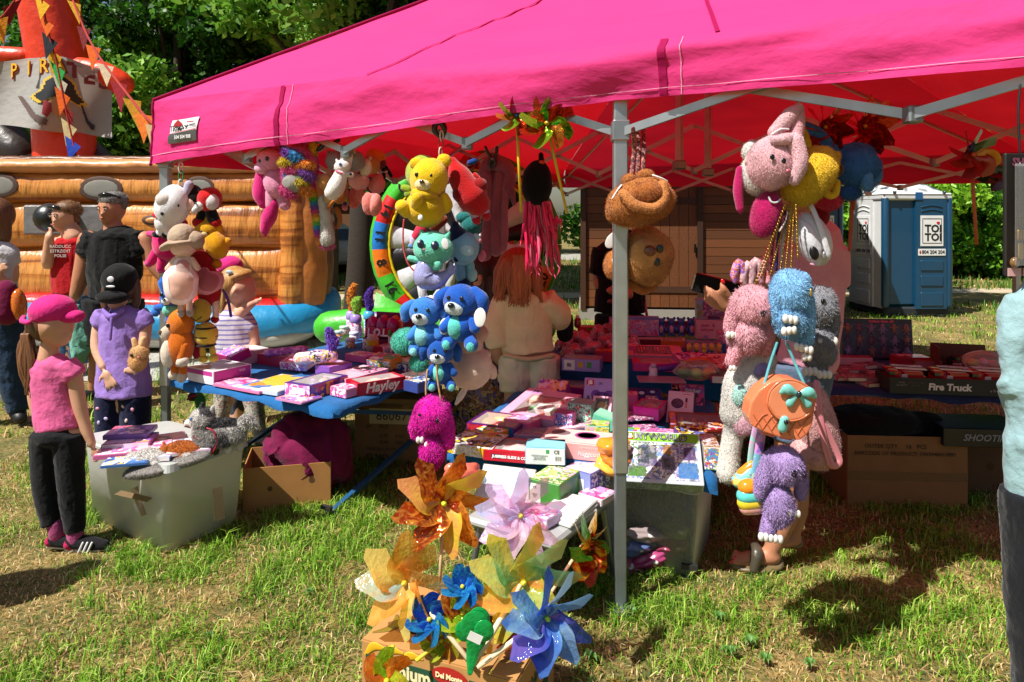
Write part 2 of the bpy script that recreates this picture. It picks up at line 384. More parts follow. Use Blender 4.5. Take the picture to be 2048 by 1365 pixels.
def trace(name,label,cat,d,parts,group=None,o=None,base='plush',lump=.05,yaw=0):
    """parts: (part name, colour or material, [prims], options) in pixels; options: fur=(n, len px), rm=voxel px, wr=amp px, sub=parent part name"""
    if o is None:
        q = parts[0][2][0]; o = (q[1],q[2]) if q[0] == 'e' else q[1][0][:2]
    s = d / FPX; root = thing(name,label,cat,P(o[0],o[1],d),(0,0,yaw),group); made = {}
    for p in parts:
        pn,mt,prims = p[:3]; op = p[3] if len(p) > 3 else {}
        kd = op.get('k','fur' if 'fur' in op else base)
        m = mat(mt,kd) if isinstance(mt,str) else mt
        mb = MB(); _prims(mb,prims,o,s,op.get('lump',lump),0,op.get('fe',False),pn in ('shirt','polo','top','blouse','dress','skirt'))
        me = remeshed(mb,op['rm'] * s,op.get('sm',4)) if 'rm' in op else mb.mesh(pn)
        if 'wr' in op: wrinkle(me,op['wr'] * s,op.get('ws',(9,9,22)),o[0])
        if 'fur' in op: me = add_fuzz(me,int(op['fur'][0] * 2.1),op['fur'][1] * s * 1.1,op['fur'][1] * s * .17,op.get('droop',.3))
        elif kd == 'plush' and isinstance(mt,str):
            q = prims[0]; big = q[3] * q[4] * 9 if q[0] == 'e' else sum(p_[2] for p_ in q[1]) * 60
            if big > 500: me = add_fuzz(me,int(min(1500,big * .14)),2.3 * s,1.1 * s,.2,.55)
        ob = link(pn,me,m,made.get(op.get('sub'),root))
        if 'l' in op: ob['label'] = op['l']
        made[pn] = ob
    TR[root.name] = (s,o)
    return root
def at(root,x,y,dz=0):
    """pixel -> local place on a traced thing"""
    s,o = TR[root.name]; return V(((x - o[0]) * s,dz * s,-(y - o[1]) * s))
# ================================================================== the setting: ground, grass, path
def ground_mat():
    m,nt,b = _new('meadow_soil'); L = nt.links; tc = N(nt,'ShaderNodeTexCoord')
    n1 = N(nt,'ShaderNodeTexNoise',Scale=1.6,Detail=9.0,Roughness=.72); n2 = N(nt,'ShaderNodeTexNoise',Scale=38.0,Detail=6.0,Roughness=.7)
    L.new(tc.outputs['Object'],n1.inputs['Vector']); L.new(tc.outputs['Object'],n2.inputs['Vector'])
    mx = N(nt,'ShaderNodeMath',operation='MULTIPLY_ADD'); mx.inputs[1].default_value = .55; L.new(n2.outputs['Fac'],mx.inputs[0])
    m2 = N(nt,'ShaderNodeMath',operation='MULTIPLY'); m2.inputs[1].default_value = .5; L.new(n1.outputs['Fac'],m2.inputs[0]); L.new(m2.outputs[0],mx.inputs[2])
    cr = N(nt,'ShaderNodeValToRGB'); e = cr.color_ramp.elements
    e[0].position = .36; e[0].color = (*hx('#1f2210'),1); e[1].position = .66; e[1].color = (*hx('#bd9f68'),1)
    x = e.new(.46); x.color = (*hx('#4f5423'),1); x = e.new(.55); x.color = (*hx('#83713f'),1)
    L.new(mx.outputs[0],cr.inputs[0]); L.new(cr.outputs[0],b.inputs['Base Color']); b.inputs['Roughness'].default_value = .95
    bp = N(nt,'ShaderNodeBump',Strength=.8,Distance=.02); L.new(n2.outputs['Fac'],bp.inputs['Height']); L.new(bp.outputs[0],b.inputs['Normal'])
    return m
def gz(x,y): return 0.0
mb = MB(); mb.grid(lambda u,v: (-400 + 800 * u,-60 + 700 * v,0),8,8); tag(mb.build('ground',ground_mat()),kind='structure')
mb = MB(); mb.grid(lambda u,v: (-20 + 34 * u,13.2 + 1.0 * v + .35 * math.sin(u * 9) + u * 1.5,.006),24,2); tag(mb.build('path',mat('#b3a48a','plain',.95)),kind='structure')
mb = MB(); mb.grid(lambda u,v: (2 + 60 * u,27 + 5 * v,.006),12,2); tag(mb.build('road',mat('#9a958c','plain',.9)),kind='structure')
def grass(name,label,n,xr,yr,hgt,wid,keep=None,cols=None,upright=1.0):
    x = RNG.uniform(*xr,n); y = yr[0] + (yr[1] - yr[0]) * RNG.random(n) ** 1.25
    f = np.array([1.3 * noise.noise(V((a * 1.6,b * 1.6,3))) + .8 * noise.noise(V((a * 6,b * 6,9))) for a,b in zip(x,y)])
    ok = RNG.random(n) < np.clip(.66 + .7 * f,.42,1)
    if keep is not None: ok &= keep(x,y)
    x,y,f = x[ok],y[ok],f[ok]; n = len(x)
    dry = RNG.random(n) < np.clip(.34 - .75 * f,.05,.95)
    h = hgt * RNG.uniform(.3,1.3,n) ** 1.2 * np.where(dry,.8,1) * (1 + .7 * np.clip(f,-.6,.9)) * np.where(RNG.random(n) < .06,1.7,1); w = wid * RNG.uniform(.6,1.3,n)
    az = RNG.uniform(0,2 * np.pi,n); lean = RNG.uniform(.2,1.5,n) * np.where(dry,1.7,1) / upright
    dx,dy = np.cos(az) * lean,np.sin(az) * lean; sx,sy = -np.sin(az + RNG.normal(0,.5,n)),np.cos(az)
    z = np.zeros(n)
    b0 = np.stack([x - sx * w / 2,y - sy * w / 2,z - .004],1); b1 = np.stack([x + sx * w / 2,y + sy * w / 2,z - .004],1)
    m0 = np.stack([x + dx * h * .3 - sx * w * .38,y + dy * h * .3 - sy * w * .38,h * .62],1); m1 = np.stack([x + dx * h * .3 + sx * w * .38,y + dy * h * .3 + sy * w * .38,h * .62],1)
    t = np.stack([x + dx * h,y + dy * h,h * np.clip(1.15 - lean * .38,.2,1.1)],1)
    vs = np.stack([b0,b1,m1,m0,t],1).reshape(-1,3); i = np.arange(n)[:,None] * 5
    fs = np.concatenate([i + [0,1,2],i + [0,2,3],i + [3,2,4]])
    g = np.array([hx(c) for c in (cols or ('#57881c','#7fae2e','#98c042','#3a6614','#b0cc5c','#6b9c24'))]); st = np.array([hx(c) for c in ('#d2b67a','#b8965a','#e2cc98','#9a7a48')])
    c = np.where(dry[:,None],st[RNG.integers(0,len(st),n)],g[RNG.integers(0,len(g),n)]) * RNG.uniform(.75,1.15,(n,1))
    me = np_mesh(name,vs,fs,np.repeat(c,5,0)); tag(link(name,me,attr_mat('grass_blade',.55,.3)),label,'grass',kind='stuff')
grass('grass','short patchy green and dry grass in the sunlit foreground',290000,(-3.4,3.4),(1.75,5.2),.037,.0046,lambda x,y: np.abs(x) < y * .80 + .3)
grass('grass','trodden grass between the stall and the inflatables',100000,(-8,9),(5.0,13),.05,.010,lambda x,y: np.abs(x) < y * .80 + .3)
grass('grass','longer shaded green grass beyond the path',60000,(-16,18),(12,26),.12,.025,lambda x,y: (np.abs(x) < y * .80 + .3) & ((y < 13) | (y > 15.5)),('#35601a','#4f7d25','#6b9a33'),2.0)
# a few broad-leaved weeds in the turf
def weed(x,y,r,label):
    c = G(x,y); mb = MB(); n = random.randint(6,9)
    r *= .6; t = thing('weed',label,'weed',c,(0,0,random.random() * 90),'broad-leaved weeds in the turf')
    for i in range(n):
        a = i * 6.283 / n + random.uniform(-.3,.3); l = r * random.uniform(.7,1.2)
        mb = MB(); mb.grid(lambda u,v: V((math.cos(a) * u * l - math.sin(a) * (v - .5) * l * .45 * math.sin(math.pi * min(.97,u * .9 + .08)),math.sin(a) * u * l + math.cos(a) * (v - .5) * l * .45 * math.sin(math.pi * min(.97,u * .9 + .08)),.012 + .03 * math.sin(u * 2.6) + .3 * abs(v - .5) * .03)),6,2)
        mb.build('leaf',mat('#4d7a2b','leaf'),t)
for i,(x,y,r) in enumerate([(1460,1320,.055),(1500,1300,.06),(1440,1250,.05),(1530,1335,.05),(1620,1345,.04),(420,1290,.03),(620,1200,.03),(1180,1330,.05),(1265,1240,.04)]):
    weed(x,y,r,('broad-leaved green weed in the turf at photo position %s' % ['right of the fruit box','far right of the fruit box beside another weed','just below the clear tub corner','at the bottom edge right of the fruit box','at the bottom edge under the bag shadow','on the open turf far left','on the open turf by the brown carton','beside the fruit box corner','at the foot of the middle tent leg'][i]).replace('at photo position ',''))
# ================================================================== trees
def leaves(centres,radii,n,size,cols,flat=.75):
    centres = np.array(centres); radii = np.array(radii); k = RNG.choice(len(centres),n,p=radii ** 2 / (radii ** 2).sum())
    d = RNG.normal(size=(n,3)); d /= np.linalg.norm(d,axis=1)[:,None]; r = RNG.random(n) ** .45
    p = centres[k] + d * (radii[k] * r)[:,None] * np.array([1,1,flat]); a = RNG.normal(size=(n,3)) + np.array([0,0,.5]); a /= np.linalg.norm(a,axis=1)[:,None]
    s = np.cross(a,RNG.normal(size=(n,3))); s /= np.linalg.norm(s,axis=1)[:,None]; t = np.cross(a,s); sz = size * RNG.uniform(.6,1.35,(n,1))
    vs = np.stack([p - s * sz,p + t * sz * .55 + a * sz * .12,p + s * sz,p - t * sz * .55 + a * sz * .12],1).reshape(-1,3); i = np.arange(n)[:,None] * 4
    g = np.array([hx(c) for c in cols]); tone = RNG.random(len(centres))[k]
    c = g[np.clip((tone * len(g) + RNG.normal(0,.7,n)).astype(int),0,len(g) - 1)] * RNG.uniform(.8,1.2,(n,1))
    return vs,i + [0,1,2,3],np.repeat(c,4,0)
GREENS = ('#234a10','#376619','#4f8426','#6c9f34','#8eb84a')
def tree(label,x,y,trunk_h,trunk_r,crown_c,crown_r,n,size,cols=GREENS,clumps=26,name='tree',lean=0,limbs=6,tier=1.0):
    t = thing(name,label,'tree',(x,y,0),group='trees behind the fair'); cx,cy,cz = crown_c; rx,ry,rz = crown_r
    mb = MB(); top = V((cx - x,cy - y,cz)); k = 8
    pts = [V((lean * (i / k) ** 2 + .05 * math.sin(i * 1.3),.05 * math.cos(i),i / k * (cz * 1.0))) + V((top.x * (i / k) ** 2,top.y * (i / k) ** 2,0)) for i in range(k + 1)]
    mb.tube([V((0,0,-.1))] + pts,[trunk_r * 1.5] + [trunk_r * (1.15 - .75 * i / k) for i in range(k + 1)],12)
    cs = []; rr = []
    for i in range(clumps):
        a = random.random() * 6.283; e = random.uniform(-1,1); q = random.random() ** .4
        p = V((math.cos(a) * rx * q * math.sqrt(1 - e * e * .8),math.sin(a) * ry * q * math.sqrt(1 - e * e * .8),e * rz)); cs.append(p + top); rr.append(min(rx,rz) * random.uniform(.22,.42))
    tk = mb.build('trunk',mat('#40362b','wood',.9),t)
    for i in range(limbs):
        lb = MB(); st = pts[random.randint(3,k - 1)]; en = V(cs[i]); lb.tube([st,(st + en) / 2 + V((0,0,.3)),en],[trunk_r * .4,trunk_r * .22,trunk_r * .07],7); lb.build('limb',mat('#40362b','wood',.9),t)
    vs,fs,c = leaves([tuple(p) for p in cs],rr,n,size,cols); link('crown',np_mesh('crown',vs,fs,c),attr_mat('leaf_blade',.45,.38,.35),t)
    return t
tree('tall dark alder with a straight trunk behind the mast',-9.6,17.5,4,.22,(-9.2,17.5,6.2),(3.0,2.4,3.6),26000,.10,clumps=44)
tree('leafy tree rising between the mast and the pink roof',-6.3,17.0,4,.20,(-6.2,17.0,5.6),(2.6,2.4,3.4),30000,.10,clumps=50)
tree('broad bright tree whose crown meets the roof slope',-3.0,18.5,4,.24,(-2.8,18.4,6.4),(3.4,2.6,3.9),36000,.10,clumps=56)
tree('tree crown far at the top left edge',-14.5,19.0,4,.24,(-14.3,19.0,6.5),(3.0,2.5,4.2),24000,.11,clumps=40)
tree('dark pair trunk tree behind the banner',-7.9,15.6,4,.17,(-7.8,16.0,6.8),(2.0,2.0,2.6),14000,.10,clumps=26)
tree('stout dark trunk just left of the numbered wheel',-2.55,11.2,3,.21,(-1.6,12.4,7.4),(3.2,2.6,2.4),18000,.11,clumps=30)
tree('slimmer trunk beside the parked white car',-4.15,15.2,3,.22,(-4.0,15.4,7.6),(2.6,2.4,2.4),12000,.11,clumps=24)
tree('tall tree standing behind the wooden hut',3.6,12.9,4,.28,(3.3,12.4,8.0),(4.3,3.4,2.2),9000,.13,clumps=34)
tree('round maple behind the folding chair',12.6,19.5,2,.13,(12.6,19.5,2.5),(2.4,1.8,2.4),26000,.10,('#38691a','#5a9223','#7cb52f','#98c93f'),clumps=46)
tree('bushy tree at the right behind the hanging toy pack',16.0,20.5,2,.14,(16.0,20.5,2.8),(2.6,2,2.8),20000,.11,('#2f5a18','#4f8823','#74ad2f'),clumps=40)
tree('dark tree behind the portable toilets',9.6,21.5,3,.2,(9.4,21.5,4.6),(3.0,2.4,3.6),20000,.12,clumps=36)
def wood_mass(label,x0,x1,y,z0,z1,n,cols=GREENS):
    cs = []; rr = []
    for i in range(70):
        cs.append((random.uniform(x0,x1),y + random.uniform(-2,2),random.uniform(z0,z1))); rr.append(random.uniform(.8,2.0))
    vs,fs,c = leaves(cs,rr,n,.2,cols); tag(link('treeline',np_mesh('treeline',vs,fs,c),attr_mat('leaf_blade',.45,.38,.35)),label,'wood',kind='stuff')
wood_mass('far wood behind the inflatables',-34,0,32,.5,10,30000)
wood_mass('far wood beyond the toilets',2,40,36,.5,7,22000)
# ================================================================== wooden hut
def hut():
    t = thing('wooden_hut','dark brown wooden market hut behind the stall','hut',(1.12,10.9,0))
    wm = mat('#6e3f1c','wood'); dk = mat('#40240f','wood'); R = Matrix.Rotation(math.radians(42),3,'Z')
    mb = MB(); mb.box((1.9,1.25,.09),(3.9,2.5,.18)); mb.build('base',mat('#8d8a83','plain',.9),t)
    mb = MB(); mb.box((1.9,1.27,1.22),(3.74,2.4,2.1)); mb.build('wall',dk,t)
    pl = MB().box((0,0,0),(1,1,1)).mesh('plank')
    def plank(c,d,m=wm,rz=0):
        if not pl.materials: pl.materials.append(m)
        o = bpy.data.objects.new('plank',pl.copy() if m is not wm else pl); COL.objects.link(o)
        if m is not wm: o.data.materials[0] = m
        o.parent = t; o.location = c; o.scale = d; o.rotation_euler = (0,0,rz)
    n = 16
    for i in range(n):                                         # horizontal boards; the door's vertical boards stand between two runs
        z = .22 + i * .135
        plank((.34,.045,z + .065),(.56,.035,.127)); plank((2.75,.045,z + .065),(1.9,.035,.127))
        plank((.045,1.25,z + .065),(.035,2.35,.127))
    for i in range(8): plank((.72 + i * .145,.03,1.24),(.139,.04,2.04))
    for x in (.015,.655,1.84,3.7): plank((x,.02,1.26),(.085,.09,2.16),dk)
    for z in (.5,1.9): plank((1.25,.002,z),(1.1,.02,.1),dk)
    mb = MB(); mb.box((1.76,-.03,1.15),(.03,.03,.14)); mb.build('door_handle',mat('#2b2b2b','metal'),t)
    for i in range(5): plank((.02,.25 + i * .13,1.35),(.03,.12,.5),dk)
    mb = MB(); mb.add([V(p) for p in ((-.35,-.35,2.28),(4.1,-.35,2.28),(4.1,1.25,3.1),(-.35,1.25,3.1),(-.35,2.85,2.28),(4.1,2.85,2.28),(-.35,-.35,2.34),(4.1,-.35,2.34),(4.1,1.25,3.17),(-.35,1.25,3.17),(-.35,2.85,2.34),(4.1,2.85,2.34))],
                      [(0,1,2,3),(3,2,5,4),(6,9,8,7),(9,10,11,8),(0,6,7,1),(4,5,11,10),(0,3,9,6),(3,4,10,9),(1,7,8,2),(2,8,11,5)],0,False)
    mb.build('roof',mat('#9a968f','plain',.8),t)
    t.rotation_euler = (0,0,math.radians(-6))
hut()
# ================================================================== portable toilets
def toilet(loc,rz,label,white_side):
    t = thing('portable_toilet',label,'portable toilet',loc,(0,0,rz),'portable toilets')
    bl = mat('#0c4261','gloss',.4); wh = mat('#d3d6d6','gloss',.4)
    mb = MB(); mb.box((0,0,1.1),(1.06,1.06,1.86),None,0,.05); mb.build('body',bl,t)
    mb = MB(); mb.box((0,0,.09),(1.1,1.1,.16),None,0,.03)
    for x in (-.4,0,.4): mb.box((x,-.3,.03),(.12,.5,.07))
    mb.build('base',mat('#20262a','plain',.7),t)
    mb = MB()
    def dome(u,v):
        x,y = (u - .5) * 1.2,(v - .5) * 1.2; return (x,y,2.02 + .26 * (1 - abs(u * 2 - 1) ** 2.2) * (1 - abs(v * 2 - 1) ** 3))
    mb.grid(dome,14,14); mb.box((0,0,1.98),(1.18,1.18,.12),None,0,.03); rf = mb.build('roof',wh,t)
    for x in (-.42,.42): MB().tube([(x,-.6,2.05),(x,-.62,2.05)],.025,10).build('bolt',mat('#5b5f61','metal'),rf)
    MB().box((0,-.595,1.99),(.12,.01,.12)).build('sticker',mat('#19558a','gloss'),rf)
    mb = MB(); pf = [(-.26,.14),(.26,.14),(.26,1.93),(.2,2.0),(.08,2.035),(-.08,2.035),(-.2,2.0),(-.26,1.93)]
    def door(side):
        R = Matrix.Rotation(math.radians(side[1]),3,'Z'); D = MB(); D.prism(pf,.055,R,R @ V((side[3],-.585,0))); dm = side[0]
        for z,h in ((.3,.22),(.6,.17),(.85,.17)): D.box(R @ V((side[3],-.59,z)),(.38,.02,h),R,0,.008)
        for k in range(2): D.tube([R @ V((side[3] - .17,-.588,1.74 + k * .07)),R @ V((side[3],-.588,1.77 + k * .07)),R @ V((side[3] + .17,-.588,1.74 + k * .07))],.011,6)
        d = D.build('door',dm,t); e = Euler((math.radians(90),0,math.radians(side[1])))
        s = MB(); s.box(R @ V((side[3],-.592,1.42)),(.38,.01,.5),R); s.build('sign_plate',mat('#e6e8e8','gloss'),d)
        s = MB()
        for a,b in (((-.16,.2),(.16,.2)),((.16,.2),(.16,-.2)),((.16,-.2),(-.16,-.2)),((-.16,-.2),(-.16,.2))):
            s.bar(R @ V((side[3] + a[0],-.599,1.42 + a[1])),R @ V((side[3] + b[0],-.599,1.42 + b[1])),.006)
        s.build('sign_border',mat('#20242a'),d)
        for k,tx in enumerate(('TOI','TOI')): text(tx,.17,d,'lettering',mat('#15181c'),R @ V((side[3] + .02,-.6,1.45 - k * .14)),e,.006)
        s = MB(); s.ell(R @ V((side[3] + .09,-.6,1.555)),(.017,.004,.017)); s.ell(R @ V((side[3] + .115,-.6,1.555)),(.017,.004,.017)); s.ell(R @ V((side[3] + .1025,-.6,1.54)),(.018,.004,.018)); s.build('heart',mat('#c01822'),d)
        s = MB(); s.box(R @ V((side[3],-.592,1.07)),(.46,.008,.11),R); s.build('number_plate',mat('#e6e8e8','gloss'),d)
        text('804 204 204',.085,d,'lettering',mat('#15181c'),R @ V((side[3] + .02,-.599,1.07)),e,.002,sx=.9)
        s = MB(); s.ell(R @ V((side[3] - .2,-.598,1.07)),(.015,.004,.03)); s.build('phone_mark',mat('#b02028'),d)
    door((bl,0,0,.22))
    if white_side: MB().box((-.545,0,1.04),(.04,1.0,1.8),None,0,.01).build('side_panel',wh,t); door((wh,-90,0,0))
    for sx in (-1,1): MB().tube([(sx * .535,-.535,.2),(sx * .535,-.535,1.95)],.06,10).build('corner_post',bl,t)
toilet((6.62,11.75,0),3,'nearest blue portable toilet with a white side panel',True)
toilet((4.95,12.0,0),3,'blue portable toilet half hidden by the vendor',True)
toilet((4.2,12.6,0),3,'far blue portable toilet glimpsed between the bag chains',False)
# ================================================================== inflatable pirate ship
def hull_mat():
    m,nt,b = _new('printed_hull_vinyl'); L = nt.links; tc = N(nt,'ShaderNodeTexCoord'); mp = N(nt,'ShaderNodeMapping'); mp.inputs['Scale'].default_value = (.22,1,3.6)
    L.new(tc.outputs['Object'],mp.inputs['Vector']); nz = N(nt,'ShaderNodeTexNoise',Scale=2.2,Detail=4.0,Distortion=.8); L.new(mp.outputs[0],nz.inputs['Vector'])
    cr = N(nt,'ShaderNodeValToRGB'); e = cr.color_ramp.elements; e[0].position = .34; e[0].color = (*hx('#7d471c'),1); e[1].position = .62; e[1].color = (*hx('#cf8d46'),1)
    x = e.new(.42); x.color = (*hx('#a9652c'),1); x = e.new(.46); x.color = (*hx('#c07a34'),1)
    L.new(nz.outputs['Fac'],cr.inputs[0]); L.new(cr.outputs[0],b.inputs['Base Color']); b.inputs['Roughness'].default_value = .36
    n2 = N(nt,'ShaderNodeTexNoise',Scale=3.0,Detail=5.0); m3 = N(nt,'ShaderNodeMapping'); m3.inputs['Scale'].default_value = (4,1,.8); L.new(tc.outputs['Object'],m3.inputs['Vector']); L.new(m3.outputs[0],n2.inputs['Vector'])
    bp = N(nt,'ShaderNodeBump',Strength=.7,Distance=.06); L.new(n2.outputs['Fac'],bp.inputs['Height']); L.new(bp.outputs[0],b.inputs['Normal'])
    return m
def ship():
    D = 8.6; t = thing('inflatable_ship','orange inflatable pirate ship with a blue base','inflatable',P(300,690,D)); o = P(300,690,D)
    def L(x,y,dz=0): return P(x,y,D + dz) - o
    hm = hull_mat(); br = mat('#6a4430','vinyl'); s = D / FPX
    def bulge(x0,x1,y0,y1,depth,nx=60,seed=0,dz=0,curve=0):
        mb = MB()
        def fn(u,v):
            p = L(x0 + (x1 - x0) * u,y0 + (y1 - y0) * v); p = V((p.x,p.y,p.z)); a = math.sin(math.pi * v) ** .36
            w = .02 * noise.noise(V((u * 14 + seed,v * .8,seed))) + .018 * noise.noise(V((u * 40 + seed,v * 2,5)))
            ends = min(1,u * 9,(1 - u) * 9) ** .5
            return p + V((0,-depth * a * ends * (1 + w * 3) + dz + curve * u * u,w * .5))
        mb.grid(fn,nx,12); return mb
    for i,(y0,y1) in enumerate([(345,407),(405,497),(494,612)]):
        bulge(-120,585,y0,y1,.17,seed=i * 3).build('hull_tube',hm,t)
    bulge(-120,560,318,350,.22,seed=11).build('gunwale_tube',mat('#c88a56','vinyl'),t)
    bulge(-120,560,312,326,.12,seed=12,dz=.05).build('gunwale_trim',br,t)
    MB().box(L(220,500,.6),(5.0,1.1,2.0)).build('hull_core',hm,t)
    for i,(x0,x1,yt,yb,dz,c,r) in enumerate([(560,600,335,618,-.06,0,.16),(580,640,335,618,.1,1,.24),(610,650,345,590,.4,2,.2)]):
        pts = [L((x0 + x1) / 2 + 8 * math.sin(k / 8 * 3.1),yt + (yb - yt) * k / 8,dz) for k in range(9)]
        MB().tube(pts,[r * (1 + .06 * math.sin(k * 2.2)) for k in range(9)],16).build('stern_tube',[hm,mat('#a8652c','vinyl'),br][c],t)
    for x,y,rx in ((-5,372,42),(202,378,44),(398,378,32)):
        w = MB(); w.ell(L(x,y,-.172),(rx * s,.014,25 * s),None,28,8); q = w.build('porthole',mat('#4a3226','plain',.7),t)
        MB().ell(L(x,y,-.18),(rx * s * .78,.012,18 * s),None,28,8).build('porthole_centre',mat('#7d7c74','plain',.8),q)
    for x,y in ((304,441),):
        q = MB().ell(L(x,y,-.165),(20 * s,.03,10 * s)).build('porthole',mat('#4a3226','plain',.7),t)
        MB().ell(L(x,y,-.178),(13 * s,.03,6 * s)).build('porthole_centre',mat('#c98c50','vinyl'),q)
    cn = MB(); cn.tube([L(140,440,-.2),L(118,438,-.45),L(100,436,-.75)],[.16,.15,.17],18); cn.build('cannon',mat('#121315','vinyl'),t)
    MB().box(L(130,440,-.23),(1.0,.06,.36),None,0,.02).build('cannon_plate',mat('#6f6d6c','vinyl'),t)
    rd = MB(); rd.tube([L(-140,605,-.1),L(200,605,-.12),L(560,618,-.1),L(640,612,.4)],[.20,.2,.2,.14],14,flat=((0,0,1),.62)); rd.build('red_band',mat('#b5161a','vinyl'),t)
    bb = MB(); bb.tube([L(-140,645,-.35),L(100,645,-.37),L(300,648,-.35),L(480,652,-.32),L(600,640,-.05),L(648,610,.6),L(640,590,1.6)],[.235,.24,.23,.245,.24,.23,.2],20); bb.build('base_tube',mat('#1f86b8','vinyl'),t)
    sk = MB(); sk.tube([L(-140,668,-.33),L(480,676,-.30),L(600,664,-.05)],[.2,.21,.19],14,flat=((0,0,1),.6)); sk.build('base_skirt',mat('#a8a59c','vinyl'),t)
    # mast, yards and the printed banner
    mm = mat('#d93a12','vinyl'); DM = 9.6
    def LM(x,y,dz=0): return P(x,y,DM + dz) - o
    MB().tube([LM(132,345),LM(128,250),LM(118,130),LM(96,0),LM(88,-80)],[.385,.39,.385,.38,.37],20,round_=False).build('mast',mm,t)
    MB().tube([LM(-80,112,-.1),LM(-20,112,-.2),LM(50,116,-.15)],[.13,.14,.14],12).build('yard_arm',mm,t)
    MB().tube([LM(160,136,-.1),LM(205,148,-.15),LM(242,168,-.1)],[.15,.17,.17],12).build('yard_arm',mm,t)
    bn = MB()
    def fb(u,v):
        x = -8 + 232 * u; yt = 118 + 26 * abs(u - .28) - 20 * math.exp(-((u - .55) / .18) ** 2) * .6 + 20 * max(0,u - .7); yb = 258 - 8 * math.cos(u * 5) + 26 * max(0,u - .72) * 3
        return LM(x,yt + (yb - yt) * v,-.52 + .22 * math.sin(u * 8 + v * 2.2) * (.35 + v * .5) + .25 * (2 * u - 1) ** 2)
    bn.grid(fb,40,20); b = bn.build('banner',sheetmat('#a9a9a6','#b0b0a8',.25,.7,'banner_vinyl',.4),t)
    def onb(u,v,off=-.05): return V(fb(u,v)) + V((0,off,0))
    for k,ch in enumerate('PIRATES'):
        u = .17 + k * .128; p = onb(u,.13 + .02 * abs(k - 3),-.014); q = onb(u + .03,.13,-.014); a = math.atan2(q.z - p.z,q.x - p.x)
        text(ch,.27,b,'lettering',mat('#7a1f12'),p,(90,0,math.degrees(math.atan2(q.y - p.y,q.x - p.x))),.012)
        text(ch,.27,b,'lettering',mat('#e0a81c'),p + V((-.012,-.006,.018)),(90,0,math.degrees(math.atan2(q.y - p.y,q.x - p.x))),.003)
    def patch(u0,u1,v0,v1,shape,m,off=-.02):
        g = MB(); K = 26
        def ins(x,y):
            r = False
            for (x0,y0),(x1,y1) in zip(shape,shape[1:] + shape[:1]):
                if (y0 > y) != (y1 > y) and x < (x1 - x0) * (y - y0) / (y1 - y0) + x0: r = not r
            return r
        for i in range(K):
            for j in range(K):
                if ins((i + .5) / K,(j + .5) / K): g.add([onb(u0 + (u1 - u0) * (i + p) / K,v0 + (v1 - v0) * (j + q) / K,off) for p,q in ((0,0),(1,0),(1,1),(0,1))],[(0,1,2,3)])
        g.build('print',m,b)
    hat = [(0,.75),(.15,.95),(.35,.8),(.5,.72),(.7,.82),(.88,.98),(1,.8),(.85,.55),(.78,.2),(.6,.02),(.42,.02),(.25,.2),(.18,.5)]
    patch(.3,.8,.22,.66,hat,mat('#c9a83a'),-.02); patch(.34,.77,.26,.62,hat,mat('#16161d'),-.03)
    patch(.46,.66,.55,.8,[(0,.2),(.3,0),(.8,.05),(1,.4),(.8,.9),(.5,1),(.2,.8)],mat('#b98a68'),-.024)
    patch(.41,.5,.58,.82,[(.2,0),(.9,.2),(1,.6),(.5,1),(0,.8)],mat('#8e2026'),-.034)
    for bx in (((.2,.55),(.46,.92)),((.74,.92),(.86,.6))):
        patch(min(bx[0][0],bx[1][0]),max(bx[0][0],bx[1][0]),min(bx[0][1],bx[1][1]),max(bx[0][1],bx[1][1]),[(0,.0),(.14,0),(.55,.62),(1,.8),(.96,1),(.7,.98),(.38,.72)],mat('#5d4a44' if bx[0][0] < .5 else '#2a2424'),-.024)
    for k,(x,y) in enumerate(((20,232),(0,200))): MB().tube([LM(x - 50,y + 30,.5),LM(x,y + 70,.4),LM(x + 40,y + 110,.3)],[.3,.32,.3],14).build('inner_slide',mat('#2c2622','vinyl'),t)
    MB().tube([LM(178,290,.3),LM(205,325,.2),LM(222,350,.1)],[.12,.18,.2],12).build('inner_slide',mat('#453c3c','vinyl'),t)
ship()
tag(MB().grid(lambda u,v: (-6.5 + 6.8 * u,6.75 + 2.3 * v,.01 + .02 * noise.noise(V((u * 7,v * 5,1)))),30,12).build('ground_sheet',mat('#b5b4ad','vinyl')),'pale vinyl ground sheet under the inflatables','ground sheet')
# bunting strings
def bunting(label,pts,cols,d0,d1):
    t = thing('bunting',label,'bunting',P(*pts[0],d0)); o = P(*pts[0],d0); n = len(pts)
    q = [P(x,y,d0 + (d1 - d0) * i / (n - 1)) - o for i,(x,y) in enumerate(pts)]
    MB().tube(q,.012,6).build('string',mat('#a03028','cloth'),t)
    k = len(cols)
    for i,c in enumerate(cols):
        f = (i + .5) / k * (n - 1); a = int(f); p = q[a].lerp(q[min(a + 1,n - 1)],f - a); dr = ((q[min(a + 1,n - 1)] - q[a]).normalized() + V((1.1,0,0))).normalized(); z = V((random.uniform(-.25,.25),random.uniform(-.35,.35),-1)).normalized()
        w = .13; g = MB(); h = .30 * random.uniform(.85,1.1)
        g.add([p - dr * w,p + dr * w,p + z * h,p - dr * w + V((0,.004,0)),p + dr * w + V((0,.004,0)),p + z * h + V((0,.004,0))],[(0,1,2),(5,4,3)],0,False); g.build('pennant',mat(c,'cloth'),t)
bunting('bunting running from the mast top down to the pink tent corner',[(138,-20),(165,50),(190,100),(225,150),(260,195),(292,235),(324,262)],('#d9a520','#7a1f28','#cf5a18','#b8a58a','#8e1626','#d99a1a','#cf6a1c','#b89a70'),9.0,5.6)
